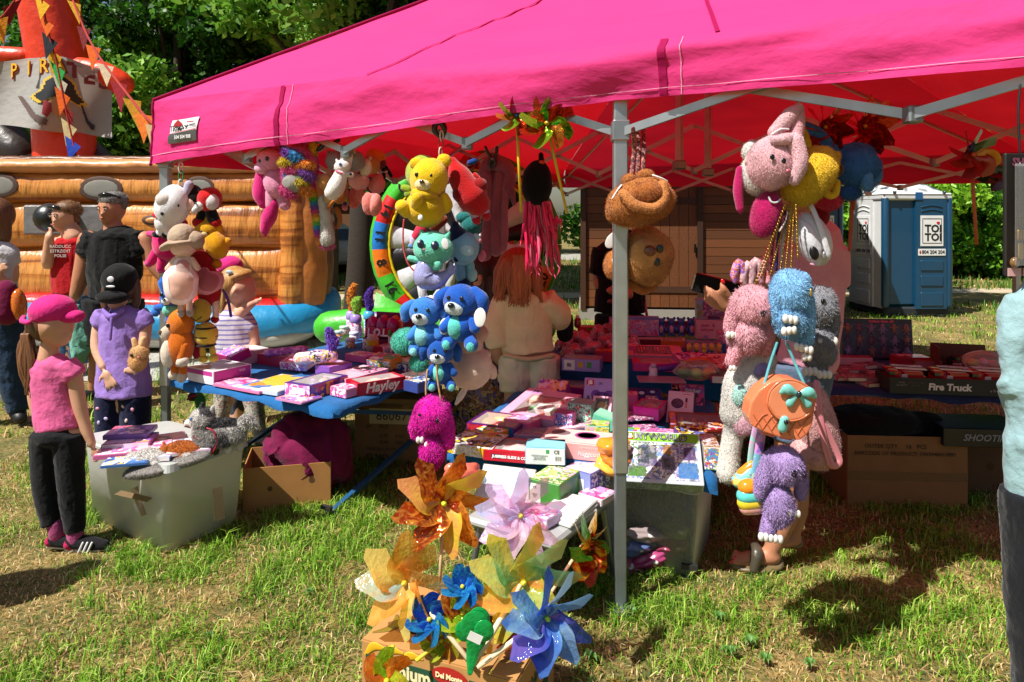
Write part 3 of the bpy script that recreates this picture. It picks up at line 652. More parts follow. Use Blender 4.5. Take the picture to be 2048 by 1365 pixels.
bunting('bunting hanging straight down across the banner',[(80,-20),(96,60),(112,120),(122,170),(134,230),(150,300),(158,330)],('#d9a520','#d0601c','#20242c','#d9a520','#2e9a48','#b8b09a','#cf5a18','#a03030','#b8a87a','#2340a0','#c9b59a','#d9a520'),8.9,8.8)
bunting('bunting at the top left corner of the picture',[(-20,50),(8,30),(40,-15)],('#d98a20','#7a1f28'),8.7,9.0)
# ================================================================== numbered inflatable wheel
def wheel():
    D = 7.4; t = thing('inflatable_dart_wheel','big round inflatable target wheel with coloured number ring','inflatable',P(930,490,D)); s = D / FPX; R0 = 186 * s
    cols = {'9': '#3fae2a','14': '#c81e1e','11': '#1c6fc0','8': '#e07012','16': '#3fae2a','7': '#c81e1e','6': '#1c6fc0'}
    nums = ['9','14','11','8','16','7','19','3','17','2','15','10','6','13','4','18','1','20','5','12']; order = ['9','14','11','8','16','7','6'] + ['13','4','18','1','20','5','12','10','15','2','17','3','19']
    base = ['#3fae2a','#c81e1e','#1c6fc0','#e07012']; k = len(order)
    def pt(r,a,y=0): return V((r * math.cos(a),y,r * math.sin(a)))
    a0 = math.radians(138)
    for i,nme in enumerate(order):
        a = a0 + i * 2 * math.pi / k * 1.0; da = math.pi / k; g = MB()
        g.grid(lambda u,v: pt(R0 * (.82 + .18 * v),a - da + 2 * da * u,-.05 * math.sin(math.pi * v) ** .6 * (1 + .2 * math.sin(u * math.pi))),8,6); sg = g.build('ring_segment',mat(base[i % 4],'vinyl'),t)
        text(nme,.15,sg,'number',mat('#0e0e0e'),pt(R0 * .91,a,-.062),Euler((math.radians(90),-a - math.radians(90) + math.pi * 0,0)),.004)
        g = MB(); g.grid(lambda u,v: pt(R0 * (.06 + .74 * u),a - da + 2 * da * v,-.03 * math.sin(math.pi * v) ** .7),10,6); g.build('wedge',mat('#16171a' if i % 2 else '#d2d5db','vinyl'),t)
    MB().tube([pt(R0 * .81,math.radians(j * 9),-.03) for j in range(41)],.016,6,spline=False,round_=False).build('yellow_ring',mat('#d6c01c','vinyl'),t)
    MB().tube([pt(R0 * .98,math.radians(j * 9),.1) for j in range(41)],.07,10,spline=False,round_=False).build('rim_tube',mat('#3fae2a','vinyl'),t)
    MB().lathe([(0,0),(R0,0)],(0,.06,0),40,R=Matrix.Rotation(math.radians(90),3,'X')).build('back_sheet',mat('#8a8f96','vinyl'),t)
    o = P(930,490,D)
    def L(x,y,dz=0): return P(x,y,D + dz) - o
    MB().tube([L(660,655,-.25),L(760,650,-.3),L(960,655,-.3),L(1080,655,-.2)],[.17,.18,.18,.17],16).build('base_tube',mat('#3fae2a','vinyl'),t)
    g = MB(); g.grid(lambda u,v: L(752 + 150 * u - 10 * v,585 + 75 * u + (75 - 45 * u) * v,-.1 - .2 * v - .03 * math.sin(u * 9)),14,10); g.build('apron',mat('#58bf48','vinyl'),t)
    for x,c in ((1034,'#e07012'),(1020,'#58bf48'),(1016,'#c81e1e')): MB().tube([L(x,365,.1),L(x + 8,430,.1),L(x + 8,520,.05),L(x + 6,640,0)],[.07,.085,.085,.09],14).build('side_tube',mat(c,'vinyl'),t)
wheel()
# ================================================================== parked car, chair, far hut, far people bits
def car(loc,rz,label):
    t = thing('parked_car',label,'car',loc,(0,0,rz)); wh = mat('#c9ccd0','paint'); gl = mat('#15191d','gloss',.08)
    prof = [(-2.0,.35),(-2.05,.7),(-1.95,.95),(-1.75,1.35),(-1.45,1.5),(-.2,1.52),(.55,1.3),(1.0,.98),(1.75,.88),(2.0,.7),(2.02,.38),(1.6,.28),(-1.6,.28)]
    mb = MB()
    for (w0,sc) in ((0,1),):
        n = len(prof); ys = [(-.84,.0),(-.80,.04),(.80,.04),(.84,.0)]
        vs = []; 
        for y,ins in ((-.86,.10),(-.80,0),(.80,0),(.86,.10)):
            for x,z in prof: vs.append((x * (1 - ins * .25),y * (1 - (.12 if z > 1.1 else 0)),z - (ins * .3 if z > 1 else 0)))
        fs = [tuple(range(n - 1,-1,-1)),tuple(3 * n + i for i in range(n))] + [(r * n + i,r * n + (i + 1) % n,(r + 1) * n + (i + 1) % n,(r + 1) * n + i) for r in range(3) for i in range(n)]
        mb.add(vs,fs)
    mb.build('body',wh,t)
    for sy in (-1,1):
        MB().prism([(-1.5,1.02),(-1.35,1.36),(-.25,1.4),(.4,1.2),(.75,1.0)],.02,None,(0,sy * .83 - .01,0)).build('side_window',gl,t)
        for x in (-1.25,1.3):
            w = MB().tube([(x,sy * .86,.32),(x,sy * .66,.32)],.32,20,round_=False).build('wheel',mat('#141414'),t); MB().tube([(x,sy * .875,.32),(x,sy * .8,.32)],.19,14,round_=False).build('rim',mat('#8d9196','metal'),w)
        MB().box((-1.96,sy * .66,.88),(.12,.28,.16),None,0,.03).build('tail_light',mat('#8e1018','gloss'),t); MB().box((1.9,sy * .62,.72),(.16,.3,.14),None,0,.03).build('headlight',mat('#b9c2c8','gloss'),t)
    MB().box((-1.86,0,1.17),(.05,1.2,.34),Matrix.Rotation(math.radians(25),3,'Y')).build('rear_window',gl,t)
    MB().box((-2.03,0,.52),(.06,1.5,.26),None,0,.03).build('bumper',mat('#c3c6ca','paint'),t)
car((-6.6,20.5,0),145,'white hatchback parked beyond the tree trunks')
def fold_chair():
    t = thing('folding_chair','brown wooden folding chair on the lawn behind the toilets','chair',G(1925,538),(0,0,25)); w = mat('#4a3524','wood')
    for x in (-.2,.2):
        MB().bar((x,-.28,0),(x,.2,.88),.035,.02).build('leg',w,t); MB().bar((x * .9,.28,0),(x * .9,-.2,.46),.035,.02).build('leg',w,t)
    for i in range(4): MB().box((0,-.14 + i * .1,.46),(.4,.085,.02)).build('slat',w,t)
    MB().box((0,.17,.8),(.4,.02,.1),Matrix.Rotation(-.5,3,'X')).build('backrest',w,t); MB().bar((-.2,-.24,.07),(.2,-.24,.07),.025).build('stretcher',w,t)
fold_chair()
trace('stone','flat grey stone on the lawn by the folding chair','stone',G(1930,538).y,[('rock','#7f8288',[('e',1928,536,16,6,0,14)],{'k': 'plain','lump': .3})])
def shed(name,label,loc,d,c,rc,rz=0):
    t = thing(name,label,'building',loc,(0,0,rz)); w,dp,h = d
    MB().box((0,0,h / 2),d).build('wall',mat(c,'plain',.8),t)
    MB().prism([(-w / 2 - .2,h),(w / 2 + .2,h),(0,h + w * .28)],dp + .4,None,(0,-dp / 2 - .2,0)).build('roof',mat(rc,'plain',.8),t)
    for x in (-w / 4,w / 4):
        q = MB().box((x,-dp / 2 - .01,h * .55),(w * .2,.06,h * .4)).build('window',mat('#2a3138','gloss'),t); MB().box((x,-dp / 2 - .03,h * .33),(w * .24,.1,.08)).build('sill',mat('#cfcabb'),q)
    MB().box((0,-dp / 2 - .01,h * .36),(w * .16,.05,h * .7)).build('door',mat('#4a3524','wood'),t)
shed('kiosk','small brown kiosk beyond the trunks by the car',(-7.6,26,0),(4,3,2.3),'#6b4526','#8e9aa0')
shed('house','ochre house glimpsed beyond the right hand trees',(18.5,33,0),(7,6,5),'#c09a4a','#8a4a34',-10)
shed('house','tall ochre building just behind the portable toilet roof',(16.2,28.5,0),(2.4,3,4.4),'#c9a45c','#8a4a34',0)
# ================================================================== the pink market tent
TA = V((-2.17,4.28,0)); TU = V((.872,-.489,0)); TW = V((.489,.872,0)); TL,TD = 5.08,6.0
def tp(u,w,z): return TA + TU * u + TW * w + V((0,0,z))
PINK = sheetmat('#e23d86','#d81018',.26,.75,bump=.4)
SEAM = sheetmat('#a80f55','#a00a16',.3,.8,'tent_seam',.4)
def eave(f,L): return f
def tent():
    t = thing('market_tent','big pink folding market tent with red-glowing inside','tent',TA)
    def lp(u,w,z): return TU * u + TW * w + V((0,0,z))
    R1,R2 = lp(TL / 2,TL / 2,4.0),lp(TL / 2,TD - TL / 2,4.0); E = .05
    cA,cC,cD,cE = lp(-E,-E,2.337),lp(TL + E,-E,2.29),lp(-E,TD + E,2.3),lp(TL + E,TD + E,2.3)
    def face(a,b,c,d,seed):
        """a-b the eave, c-d the ridge ends above them"""
        nrm = (b - a).cross(d - a).normalized()
        if nrm.z < 0: nrm = -nrm
        def fn(u,v):
            p = a.lerp(b,u).lerp(d.lerp(c,u),v); w = math.sin(math.pi * min(1,v * 1.02)) * math.sin(math.pi * u)
            sag = -.10 * w; q = V((u * 3.2 + seed,v * 2.2,seed))
            wr = .030 * noise.noise(V((u * 5 + v * 4 + seed,v * 9 - u * 3,seed))) + .016 * noise.noise(V((u * 9 + v * 11,v * 17 - u * 9,seed))) + .045 * noise.noise(q)
            return p + nrm * (sag + wr * min(1,v * 8,(1 - v) * 5 + .15) * min(1,u * 8 + .1,(1 - u) * 8 + .1))
        return fn,nrm
    F = {'near': face(cA,cC,R1,R1,1.0),'left': face(cD,cA,R1,R2,4.0),'far': face(cE,cD,R2,R2,7.0),'right': face(cC,cE,R2,R1,9.0)}
    for k,(fn,n) in F.items():
        MB().grid(fn,70,50).build('roof_panel',PINK,t)
    def strip(pts,w,m,nm,n):
        g = MB(); vs = []; fs = []
        for i,p in enumerate(pts):
            d = (pts[min(i + 1,len(pts) - 1)] - pts[max(i - 1,0)]).normalized(); s = d.cross(n).normalized(); vs += [p - s * w / 2,p + s * w / 2]
        for i in range(len(pts) - 1): fs.append((2 * i,2 * i + 1,2 * i + 3,2 * i + 2))
        g.add(vs,fs).build(nm,m,t)
    fn,n = F['near']
    for u0 in (.335,.667):                                   # sewn seams running up the slope
        strip([V(fn(u0 + (.5 - u0) * 0 ,v / 30)) + n * .006 for v in range(0,31)],.018,SEAM,'roof_seam',n)
    for a,b in ((cA,R1),(cC,R1)):
        MB().tube([a.lerp(b,k / 12) + V((0,0,.012 - .10 * 0)) for k in range(13)],.010,6).build('hip_piping',SEAM,t)
    # valances: top line, bottom line, outward normal
    def val(a,b,za,zb,out,seed,mid=None):
        def fn(u,v):
            p = a.lerp(b,u); bot = za + (zb - za) * u
            if mid:
                um,zm = mid; bot = za + (zm - za) * (u / um) if u < um else zm + (zb - zm) * ((u - um) / (1 - um))
            z = p.z + (bot - p.z) * v
            w = .020 * noise.noise(V((u * 13 + seed,v * 3 + u * 9,seed))) + .012 * noise.noise(V((u * 29 + v * 5,v * 7 - u * 11,seed))) + .05 * noise.noise(V((u * 5.5 + v * .9,v * .7 - u * 2,seed)))
            return V((p.x,p.y,z)) + out * ((w + .03 * min(1,u * 8,(1 - u) * 8)) * min(1,v * 4) + .015 * math.sin(v * 3.1))
        return fn
    VN = val(cA,cC,1.945,2.05,-TW,2.0,(3.05 / (TL + 2 * E),2.084)); VL = val(cD,cA,2.05,1.945,-TU,5.0); VB = val(cE,cD,1.98,2.05,TW,8.0); VR = val(cC,cE,2.05,1.98,TU,11.0)
    for f in (VN,VL,VB,VR): MB().grid(f,90,10).build('valance',PINK,t)
    for us in (.222,.628,.93):
        g = MB(); g.grid(lambda u,v: V(VN(us + (u - .5) * .006,v)) - TW * .006,2,10); g.build('valance_seam',SEAM,t)
        g = MB(); g.grid(lambda u,v: V(VN(us + .014 + (u - .5) * .0008,v)) - TW * .005,1,10); g.build('stitch_line',mat('#d98aa8','cloth'),t)
    g = MB(); g.grid(lambda u,v: V(VN(u,.86 + .012 * v)) - TW * .005,90,1); g.build('stitch_line',mat('#d98aa8','cloth'),t)
    MB().tube([V(VN(0,k / 8)) for k in range(9)],.011,6).build('corner_piping',SEAM,t)
    # maker's sticker on the valance
    u0,u1,v0,v1 = .045,.098,.36,.74
    S = MB(); S.grid(lambda u,v: V(VN(u0 + (u1 - u0) * u,v0 + (v1 - v0) * v)) - TW * .008,6,6); st = S.build('sticker',mat('#d9d9d6','gloss'),t)
    S = MB(); S.grid(lambda u,v: V(VN(u0 + (u1 - u0) * u,v0 + (v1 - v0) * (.62 + .38 * v - .08 * u * (1 - v)))) - TW * .011,6,3); S.build('sticker_band',mat('#4b4b4d','gloss'),st)
    S = MB(); S.grid(lambda u,v: V(VN(u0 + (u1 - u0) * u,v0 + (v1 - v0) * (.58 - .08 * u + .03 * v))) - TW * .012,6,1); S.build('sticker_line',mat('#b01c1c','gloss'),st)
    yaw = math.degrees(math.atan2(TU.y,TU.x))
    p = V(VN(u0 + (u1 - u0) * .38,v0 + (v1 - v0) * .42)) - TW * .018; text('TRIMAX',.047,st,'lettering',mat('#26262a'),p,(90,0,yaw),.0006)
    p = V(VN(u0 + (u1 - u0) * .55,v0 + (v1 - v0) * .8)) - TW * .018; text('504 504 908',.030,st,'lettering',mat('#e8e8e8'),p,(90,0,yaw),.0004)
    p = V(VN(u0 + (u1 - u0) * .8,v0 + (v1 - v0) * .2)) - TW * .018; MB().bar(p - TU * .03,p + TU * .03,.002,.006).build('sticker_line',mat('#b01c1c'),st)
    p = V(VN(u0 + (u1 - u0) * .8,v0 + (v1 - v0) * .36)) - TW * .018; text('www.trimax.pl',.017,st,'lettering',mat('#26262a'),p,(90,0,yaw))
    p = V(VN(u0 + (u1 - u0) * .3,v0 + (v1 - v0) * .18)) - TW * .016
    S = MB(); S.add([p + TU * -.05 + V((0,0,-.02)),p + TU * .05 + V((0,0,-.02)),p + TU * .035 + V((0,0,.0)),p + V((0,0,.022)),p + TU * -.035 + V((0,0,0))],[(0,1,2,3,4)],0,False); S.build('sticker_roof_mark',mat('#b01c1c','gloss'),st)
    # folding frame
    al = mat('#b4babd','metal'); gv = mat('#8f979c','metal',.5)
    poles = [(0,0),(3.0,0),(TL,0),(0,3.0),(.74,TD),(TL,TD),(TL,3.0),(3.0,TD)]
    for (u,w) in poles:
        g = MB(); a = lp(u,w,0); g.box(a + V((0,0,1.38)),(.058,.058,1.64),Matrix.Rotation(math.atan2(TU.y,TU.x) + .5,3,'Z'),0,.006); lg = g.build('leg',al,t)
        MB().box(a + V((0,0,.29)),(.046,.046,.58),Matrix.Rotation(math.atan2(TU.y,TU.x) + .5,3,'Z'),0,.004).build('inner_leg',gv,lg)
        MB().box(a + V((0,0,.012)),(.13,.13,.012)).build('foot_plate',gv,lg)
        MB().box(a + V((0,0,1.965)),(.072,.072,.085),Matrix.Rotation(math.atan2(TU.y,TU.x) + .5,3,'Z'),0,.005).build('slider',mat('#a5abae','metal'),lg)
    def truss(a,b,zl,zh,n):
        for i in range(n):
            p0,p1 = a.lerp(b,i / n),a.lerp(b,(i + 1) / n)
            d = (b - a).normalized().cross(V((0,0,1))) * .017
            MB().bar(p0 + d + V((0,0,zl)),p1 + d + V((0,0,zh)),.018,.034).build('truss_bar',al,t); MB().bar(p0 - d + V((0,0,zh)),p1 - d + V((0,0,zl)),.018,.034).build('truss_bar',al,t)
            c = p0 + V((0,0,zl)); MB().box(c,(.05,.05,.06),None,0,.006).build('joint',gv,t)
    zl,zh = 1.955,2.23
    truss(lp(0,0,0),lp(3,0,0),zl,zh,4); truss(lp(3,0,0),lp(TL,0,0),zl,zh,2)
    truss(lp(0,0,0),lp(0,3,0),zl,zh,4); truss(lp(0,3,0),lp(0,TD,0),zl,zh,4)
    truss(lp(0,TD,0),lp(3,TD,0),zl,zh,4); truss(lp(3,TD,0),lp(TL,TD,0),zl,zh,2); truss(lp(TL,0,0),lp(TL,3,0),zl,zh,4); truss(lp(TL,3,0),lp(TL,TD,0),zl,zh,4)
    truss(lp(0,3,0),lp(TL,3,0),zl + .05,zh + .15,6)
    for (u,w) in ((TL / 2,TL / 2),(TL / 2,TD - TL / 2)):
        z1 = 3.95 if u < 3 else 2.75
        MB().bar(lp(u,w,2.0),lp(u,w,z1),.045).build('king_post',al,t); MB().box(lp(u,w,2.02),(.09,.09,.07),None,0,.01).build('joint',gv,t)
    for (u,w) in ((0,0),(TL,0),(0,TD),(TL,TD),(0,3),(3,0)):
        q = lp(TL / 2,TL / 2 if w <= 3 else TD - TL / 2,3.3); MB().bar(lp(u,w,2.2),q,.022,.03).build('roof_rafter',al,t)
    return t
TENT = tent()
# ================================================================== tables
def Q(x,y,z=0): return V((x,y,z))
def market_table(label,o,w,dp,z,yaw,cloth,legcol,drop=.05,sag=.02,name='market_table',top=True,legs=True):
    """o: near-left corner; local x along the near edge, y away"""
    t = thing(name,label,'table',(o[0],o[1],0),(0,0,yaw)); fm = mat(legcol,'paint',.45)
    MB().box((w / 2,dp / 2,z - .022),(w - .02,dp - .02,.02)).build('board',mat('#5a4a38','wood'),t)
    g = MB()
    def cl(u,v):
        x,y = -.06 + (w + .12) * u,-.08 + (dp + .16) * v; ex = max(0,-x,x - w); ey = max(0,-y,y - dp); e = max(ex,ey)
        zz = z + .004 + .004 * noise.noise(V((x * 9,y * 9,2))) - min(e / .06,1) * drop * (1 + .5 * noise.noise(V((x * 7,y * 7,4))))
        return (min(max(x,-.012),w + .012) + .01 * noise.noise(V((y * 9,x,1))) * (e > 0),min(max(y,-.014),dp + .014) + .01 * noise.noise(V((x * 9,y,7))) * (e > 0),zz)
    g.grid(cl,36,36); g.build('tablecloth',cloth,t)
    if legs:
        for x in (.12,w - .12):
            MB().bar((x,.06,0),(x,dp - .1,z - .05),.03,.022).build('leg',fm,t); MB().bar((x + .03,dp - .06,0),(x + .03,.1,z - .05),.03,.022).build('leg',fm,t)
            MB().bar((x - .02,.06,.06),(x + .05,.06,.06),.02).build('foot',mat('#2a2a2a'),t)
        for y in (.08,dp - .08): MB().bar((.02,y,z - .05),(w - .02,y,z - .05),.03,.022).build('rail',fm,t)
        MB().bar((.12,dp / 2,z * .46),(w - .12,dp / 2,z * .46),.02).build('brace',fm,t)
    return t
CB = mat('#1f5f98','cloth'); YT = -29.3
market_table('long blue market table in the sun along the open end of the tent',(-2.09,4.2),1.33,2.3,.62,YT,CB,'#1d4f7a')
market_table('low blue stepped table beside the middle tent leg',(-.30,3.28),1.22,1.25,.5,-16,CB,'#1d4f7a',drop=.07)
market_table('raised blue back table behind the middle tent leg',(.22,4.62),1.75,1.0,.65,-10,CB,'#1d4f7a',drop=.24)
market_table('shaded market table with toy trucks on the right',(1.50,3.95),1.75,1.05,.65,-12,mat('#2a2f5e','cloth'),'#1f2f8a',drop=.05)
def low_table():
    t = thing('folding_side_table','low grey plastic folding table in front of the middle leg','table',G(1108,1085,.4),(0,0,57)); g = mat('#a5a8a8','gloss',.4)
    MB().box((.28,.21,-.02),(.56,.42,.035),None,0,.012).build('table_top',g,t); MB().box((.28,.21,-.05),(.5,.36,.03)).build('apron',mat('#83878a','metal'),t)
    for x,y,e in ((.04,.05,-.05),(.52,.05,.05),(.04,.37,-.05),(.52,.37,.05)): MB().tube([(x,y,-.05),(x + e,y + (y - .21) * .2,-.4)],.013,8).build('leg',mat('#8b9094','metal'),t)
low_table()
# ================================================================== printed boxes
def pbox(label,x,y,z,w,dp,h,yaw,col,top=None,front=None,right=None,left=None,win=None,texts=(),tilt=0,roll=0,group=None,name='toy_box',cat='box',bits=(),lift=0,dd=0):
    loc = G(x,y,z) + V((0,dd,lift)); t = thing(name,label,cat,loc,(tilt,roll,yaw),group); m = mat(col,'card',.32) if isinstance(col,str) else col
    b = MB()
    if win is None: b.box((0,0,h / 2),(w,dp,h),None,0,.003)
    else:
        u0,v0,u1,v1 = win[:4]; X = lambda u: (u - .5) * w; Y = lambda v: (v - .5) * dp
        o = [(-w / 2,-dp / 2),(w / 2,-dp / 2),(w / 2,dp / 2),(-w / 2,dp / 2)]; i = [(X(u0),Y(v0)),(X(u1),Y(v0)),(X(u1),Y(v1)),(X(u0),Y(v1))]; zf = min(.012,h * .3)
        vs = [(a,c,0) for a,c in o] + [(a,c,h) for a,c in o] + [(a,c,h) for a,c in i] + [(a,c,zf) for a,c in i]
        fs = [(3,2,1,0)] + [(k,(k + 1) % 4,4 + (k + 1) % 4,4 + k) for k in range(4)] + [(4 + k,4 + (k + 1) % 4,8 + (k + 1) % 4,8 + k) for k in range(4)]
        b.add(vs,fs,0,False)
    body = b.build('carton',m,t)
    if win is not None:
        tm = mat(win[4],'card') if isinstance(win[4],str) else win[4]
        MB().add(vs,[(8 + k,8 + (k + 1) % 4,12 + (k + 1) % 4,12 + k) for k in range(4)] + [(12,13,14,15)],0,False).build('tray',tm,t)
        for q in (win[5] if len(win) > 5 else ()):
            k,u,v,ru,rv,c = q[:6]; g = MB(); hh = (h - zf) * .44
            if k == 'e': g.ell((X(u),Y(v),zf + hh),(ru * w,rv * dp,hh),None,14,9,0,.1,u * 9)
            elif k == 't': g.tube([(X(u),Y(v),zf + hh),(X(ru),Y(rv),zf + hh)],min(hh,q[6] * w if len(q) > 6 else hh),8)
            else: g.box((X(u),Y(v),zf + hh),(ru * w,rv * dp,hh * 2),None,0,.003)
            g.build('toy',mat(c,'gloss',.3) if isinstance(c,str) else c,t)
        MB().add([(a,c,h - .0015) for a,c in i],[(0,1,2,3)],0,False).build('window',clear('#ffffff',.10,.06),t)
    def panel(f,u0,v0,u1,v1,mm,nm='print',off=.0012):
        mm = mat(mm,'card',.3) if isinstance(mm,str) else mm
        def pt(u,v):
            if f == 't': return (X_(u),(v - .5) * dp,h + off)
            if f == 'f': return (X_(u),-dp / 2 - off,v * h)
            if f == 'r': return (w / 2 + off,(u - .5) * dp,v * h)
            return (-w / 2 - off,(.5 - u) * dp,v * h)
        X_ = lambda u: (u - .5) * w
        MB().add([pt(u0,v0),pt(u1,v0),pt(u1,v1),pt(u0,v1)],[(0,1,2,3)],0,False).build(nm,mm,t)
    for f,mm in (('t',top),('f',front),('r',right),('l',left)):
        if mm is not None and not (f == 't' and win is not None): panel(f,.02,.03,.98,.97,mm)
    for q in bits:
        if q[0] == 'o':                                         # printed round mark on the top: u, v, ru, rv, colour
            _,u,v,ru,rv,c = q; ob = MB().lathe([(0,0),(1,0)],n=20).build('print',mat(c,'card',.3),t); ob.location = ((u - .5) * w,(v - .5) * dp,h + .0022); ob.scale = (ru * w,rv * dp,1)
        else: panel(*q[:6],off=.002)
    for q in texts:
        f,u,v,sz,s,c = q[:6]; kw = q[6] if len(q) > 6 else {}
        if f == 't': loc,rot = ((u - .5) * w,(v - .5) * dp,h + .003),(0,0,0)
        elif f == 'f': loc,rot = ((u - .5) * w,-dp / 2 - .003,v * h),(90,0,0)
        elif f == 'r': loc,rot = (w / 2 + .003,(u - .5) * dp,v * h),(90,0,90)
        else: loc,rot = (-w / 2 - .003,(.5 - u) * dp,v * h),(90,0,-90)
        text(s,sz,t,'lettering',mat(c,'card'),loc,rot,**kw)
    return t
PK = ('#f0b8d0','#e277ac','#ffffff','#d84a90','#b79ae0'); PU = ('#8a5cc0','#d879c0','#f3d0e8','#5b3a9a','#f0b070'); MIX = ('#e05050','#f0c030','#4aa0d8','#ffffff','#60b060','#a050b0'); RD = ('#c02238','#f0d0d8','#7a1020','#e08030','#302028'); DK = ('#1c1c26','#e05050','#f0f0f0','#e0c040','#5060a0'); BL = ('#3a78c0','#b8d8f0','#ffffff','#f0d060','#274a90'); GR = ('#9cc85a','#e8f0c0','#f0b0c8','#4a8a3a','#f0d070')
Z1 = .625
pbox('magenta and white hair styler box under the hanging plush dog',438,757,Z1,.27,.26,.08,-32,'#e6e2e8',front='#e9e6ec',right='#b01a86',win=(.06,.08,.94,.92,'#2a1a24',[('t',.2,.3,.75,.75,'#1c1c20',.06),('t',.15,.6,.6,.85,'#c8307a',.05),('e',.8,.25,.12,.2,'#d88a6a')]),texts=[('r',.75,.7,.022,'VGR','#f0d8ea')],bits=[('f',.04,.62,.96,.95,'#b8388e')])
pbox('open white gift box leaning behind the hair styler box',492,722,Z1,.24,.2,.09,-38,'#dcd6da',top=art(3,('#e8e4e8','#c890b0','#b8b0c8')),right='#d0b8c4',bits=[('o',.3,.5,.1,.14,'#c8a070')])
pbox('flat pink puzzle box at the table edge',500,774,Z1,.40,.20,.018,-30,'#d878a8',top=art(4,PK,18))
pbox('flat square picture canvas in blue and yellow',560,774,Z1,.30,.34,.027,-26,'#cfd6de',top=art(5,('#3f7fc8','#9cc4e8','#f0c040','#e8e8ec','#e09030'),9))
pbox('purple window box with a dark haired doll',634,784,Z1,.19,.30,.075,-28,'#4c2a86',front=art(6,('#d060b0','#e8a0d0','#f0e8f0'),20),right=art(7,('#4c2a86','#4c2a86','#5a36a0','#b03a70','#e8b040'),16),win=(.1,.1,.9,.93,'#2a2050',[('e',.5,.68,.17,.12,'#c98f72'),('e',.5,.76,.2,.1,'#1c1420'),('e',.5,.42,.14,.16,'#2c3f80'),('t',.44,.34,.38,.15,'#c98f72',.05),('t',.56,.34,.62,.15,'#c98f72',.05),('t',.4,.5,.24,.55,'#c98f72',.04),('e',.24,.57,.1,.05,'#c050b0')]),bits=[('f',.3,.3,.8,.75,'#ece6f0')],texts=[('f',.88,.3,.02,'CE','#403050')])
pbox('pink craft window box between the doll box and the red box',712,764,Z1,.21,.34,.06,-32,'#e8a8c4',right='#e7a0bd',win=(.1,.08,.9,.5,'#c890a8',[('e',.5,.5,.3,.3,'#e87aa0'),('e',.4,.6,.1,.15,'#f0e0e8')]),bits=[('t',.08,.56,.92,.94,art(8,('#f0d0dc','#3a2a4a','#f4e6ee','#c05a90'),22))])
pbox('red box with the white script word on its side',752,780,Z1,.15,.30,.07,-52,'#b3122e',right='#b8152f',win=(.08,.08,.92,.92,'#a05060',[('e',.4,.5,.3,.2,'#d8a088'),('e',.6,.7,.2,.14,'#e8c8b0')]),texts=[('r',.5,.5,.075,'Hayley','#f4e6ea',{'bold': .002,'shear': .25})])
pbox('navy art set box with gold oval emblem',806,734,Z1,.26,.30,.055,-24,'#1f3f74',top=art(9,('#2a5a9a','#3a78b8','#24487a','#e0a040','#d05a8a'),16),front=art(10,('#1f3f74','#2f7a4a','#e0d8c0','#b03a50'),22),bits=[('o',.35,.72,.28,.2,'#c9a23a'),('o',.35,.72,.24,.16,'#1a2740')],texts=[('t',.35,.72,.032,'GLOW','#d8b040',{'bold': .001}),('t',.75,.6,.02,'PAINT LIGHT','#e8e8f0'),('f',.7,.5,.022,'PAINT','#f0f0f0'),('f',.2,.3,.018,'CE','#f0f0f0')])
pbox('small dark card game box at the right table edge',828,764,Z1,.14,.2,.045,-30,'#8a2038',top=art(11,DK,26))
pbox('crimson flat box behind the canvas',560,728,Z1,.26,.16,.07,-30,'#a8123e',top=clear('#ffd0e0',.3),front='#b01a48',bits=[('t',.05,.1,.95,.9,'#d8c0c8')])
pbox('brown and pink card set lying behind the doll box',668,741,Z1,.26,.2,.012,-35,'#a06a58',top=art(12,('#b87a60','#d8a890','#6a3a40'),18))
pbox('red open tray behind the navy art set',800,706,Z1,.34,.2,.05,-30,'#b81a2c',win=(.05,.06,.95,.94,'#8a6a5a'))
pbox('small white and violet carton at the far end of the long table',765,658,Z1,.22,.12,.14,-30,'#c6bcd8',top='#7a5fc0',front='#e4dff0')
# cylinder packs, pencil case, jars
def roll_pack(label,x0,y0,x1,y1,r,d,cols,name='pencil_case',fluff=None):
    t = trace(name,label,'toy pack',d,[('case',cols[0],[('c',[(x0,y0,r),(x1,y1,r)])],{'k': 'gloss'}),('end_cap',cols[1],[('e',x0 - 1,y0,r * .5,r * .95,0,r * .95)],{'k': 'gloss'})] + ([('tail',fluff,[('c',[(x1,y1 - r,5),(x1 + 4,y1 - r * 2,9),(x1 - 4,y1 - r * 3.6,6)])],{'fur': (2600,11)})] if fluff else []),group='round toy packs on the long table',o=(x0,y0 + r))
    return t
roll_pack('pink and purple tube pencil case lying at the back edge',536,706,608,699,8,4.55,(art(13,('#b04ab0','#8a3a9a','#e090c8'),30),'#8a3a9a'))
roll_pack('pale pink round pack lying beside the tube pencil case',600,718,622,716,13,4.3,(art(14,('#f0c8d8','#f0f0f0','#e8a060'),30),'#f0d0e0'))
roll_pack('round toy pack with a violet fluffy tail',628,714,662,712,14,4.15,(art(15,('#f0d8e8','#303038','#e0b040','#b080d0'),36),'#b09ad8'),fluff='#7a4fc8')
k = 0
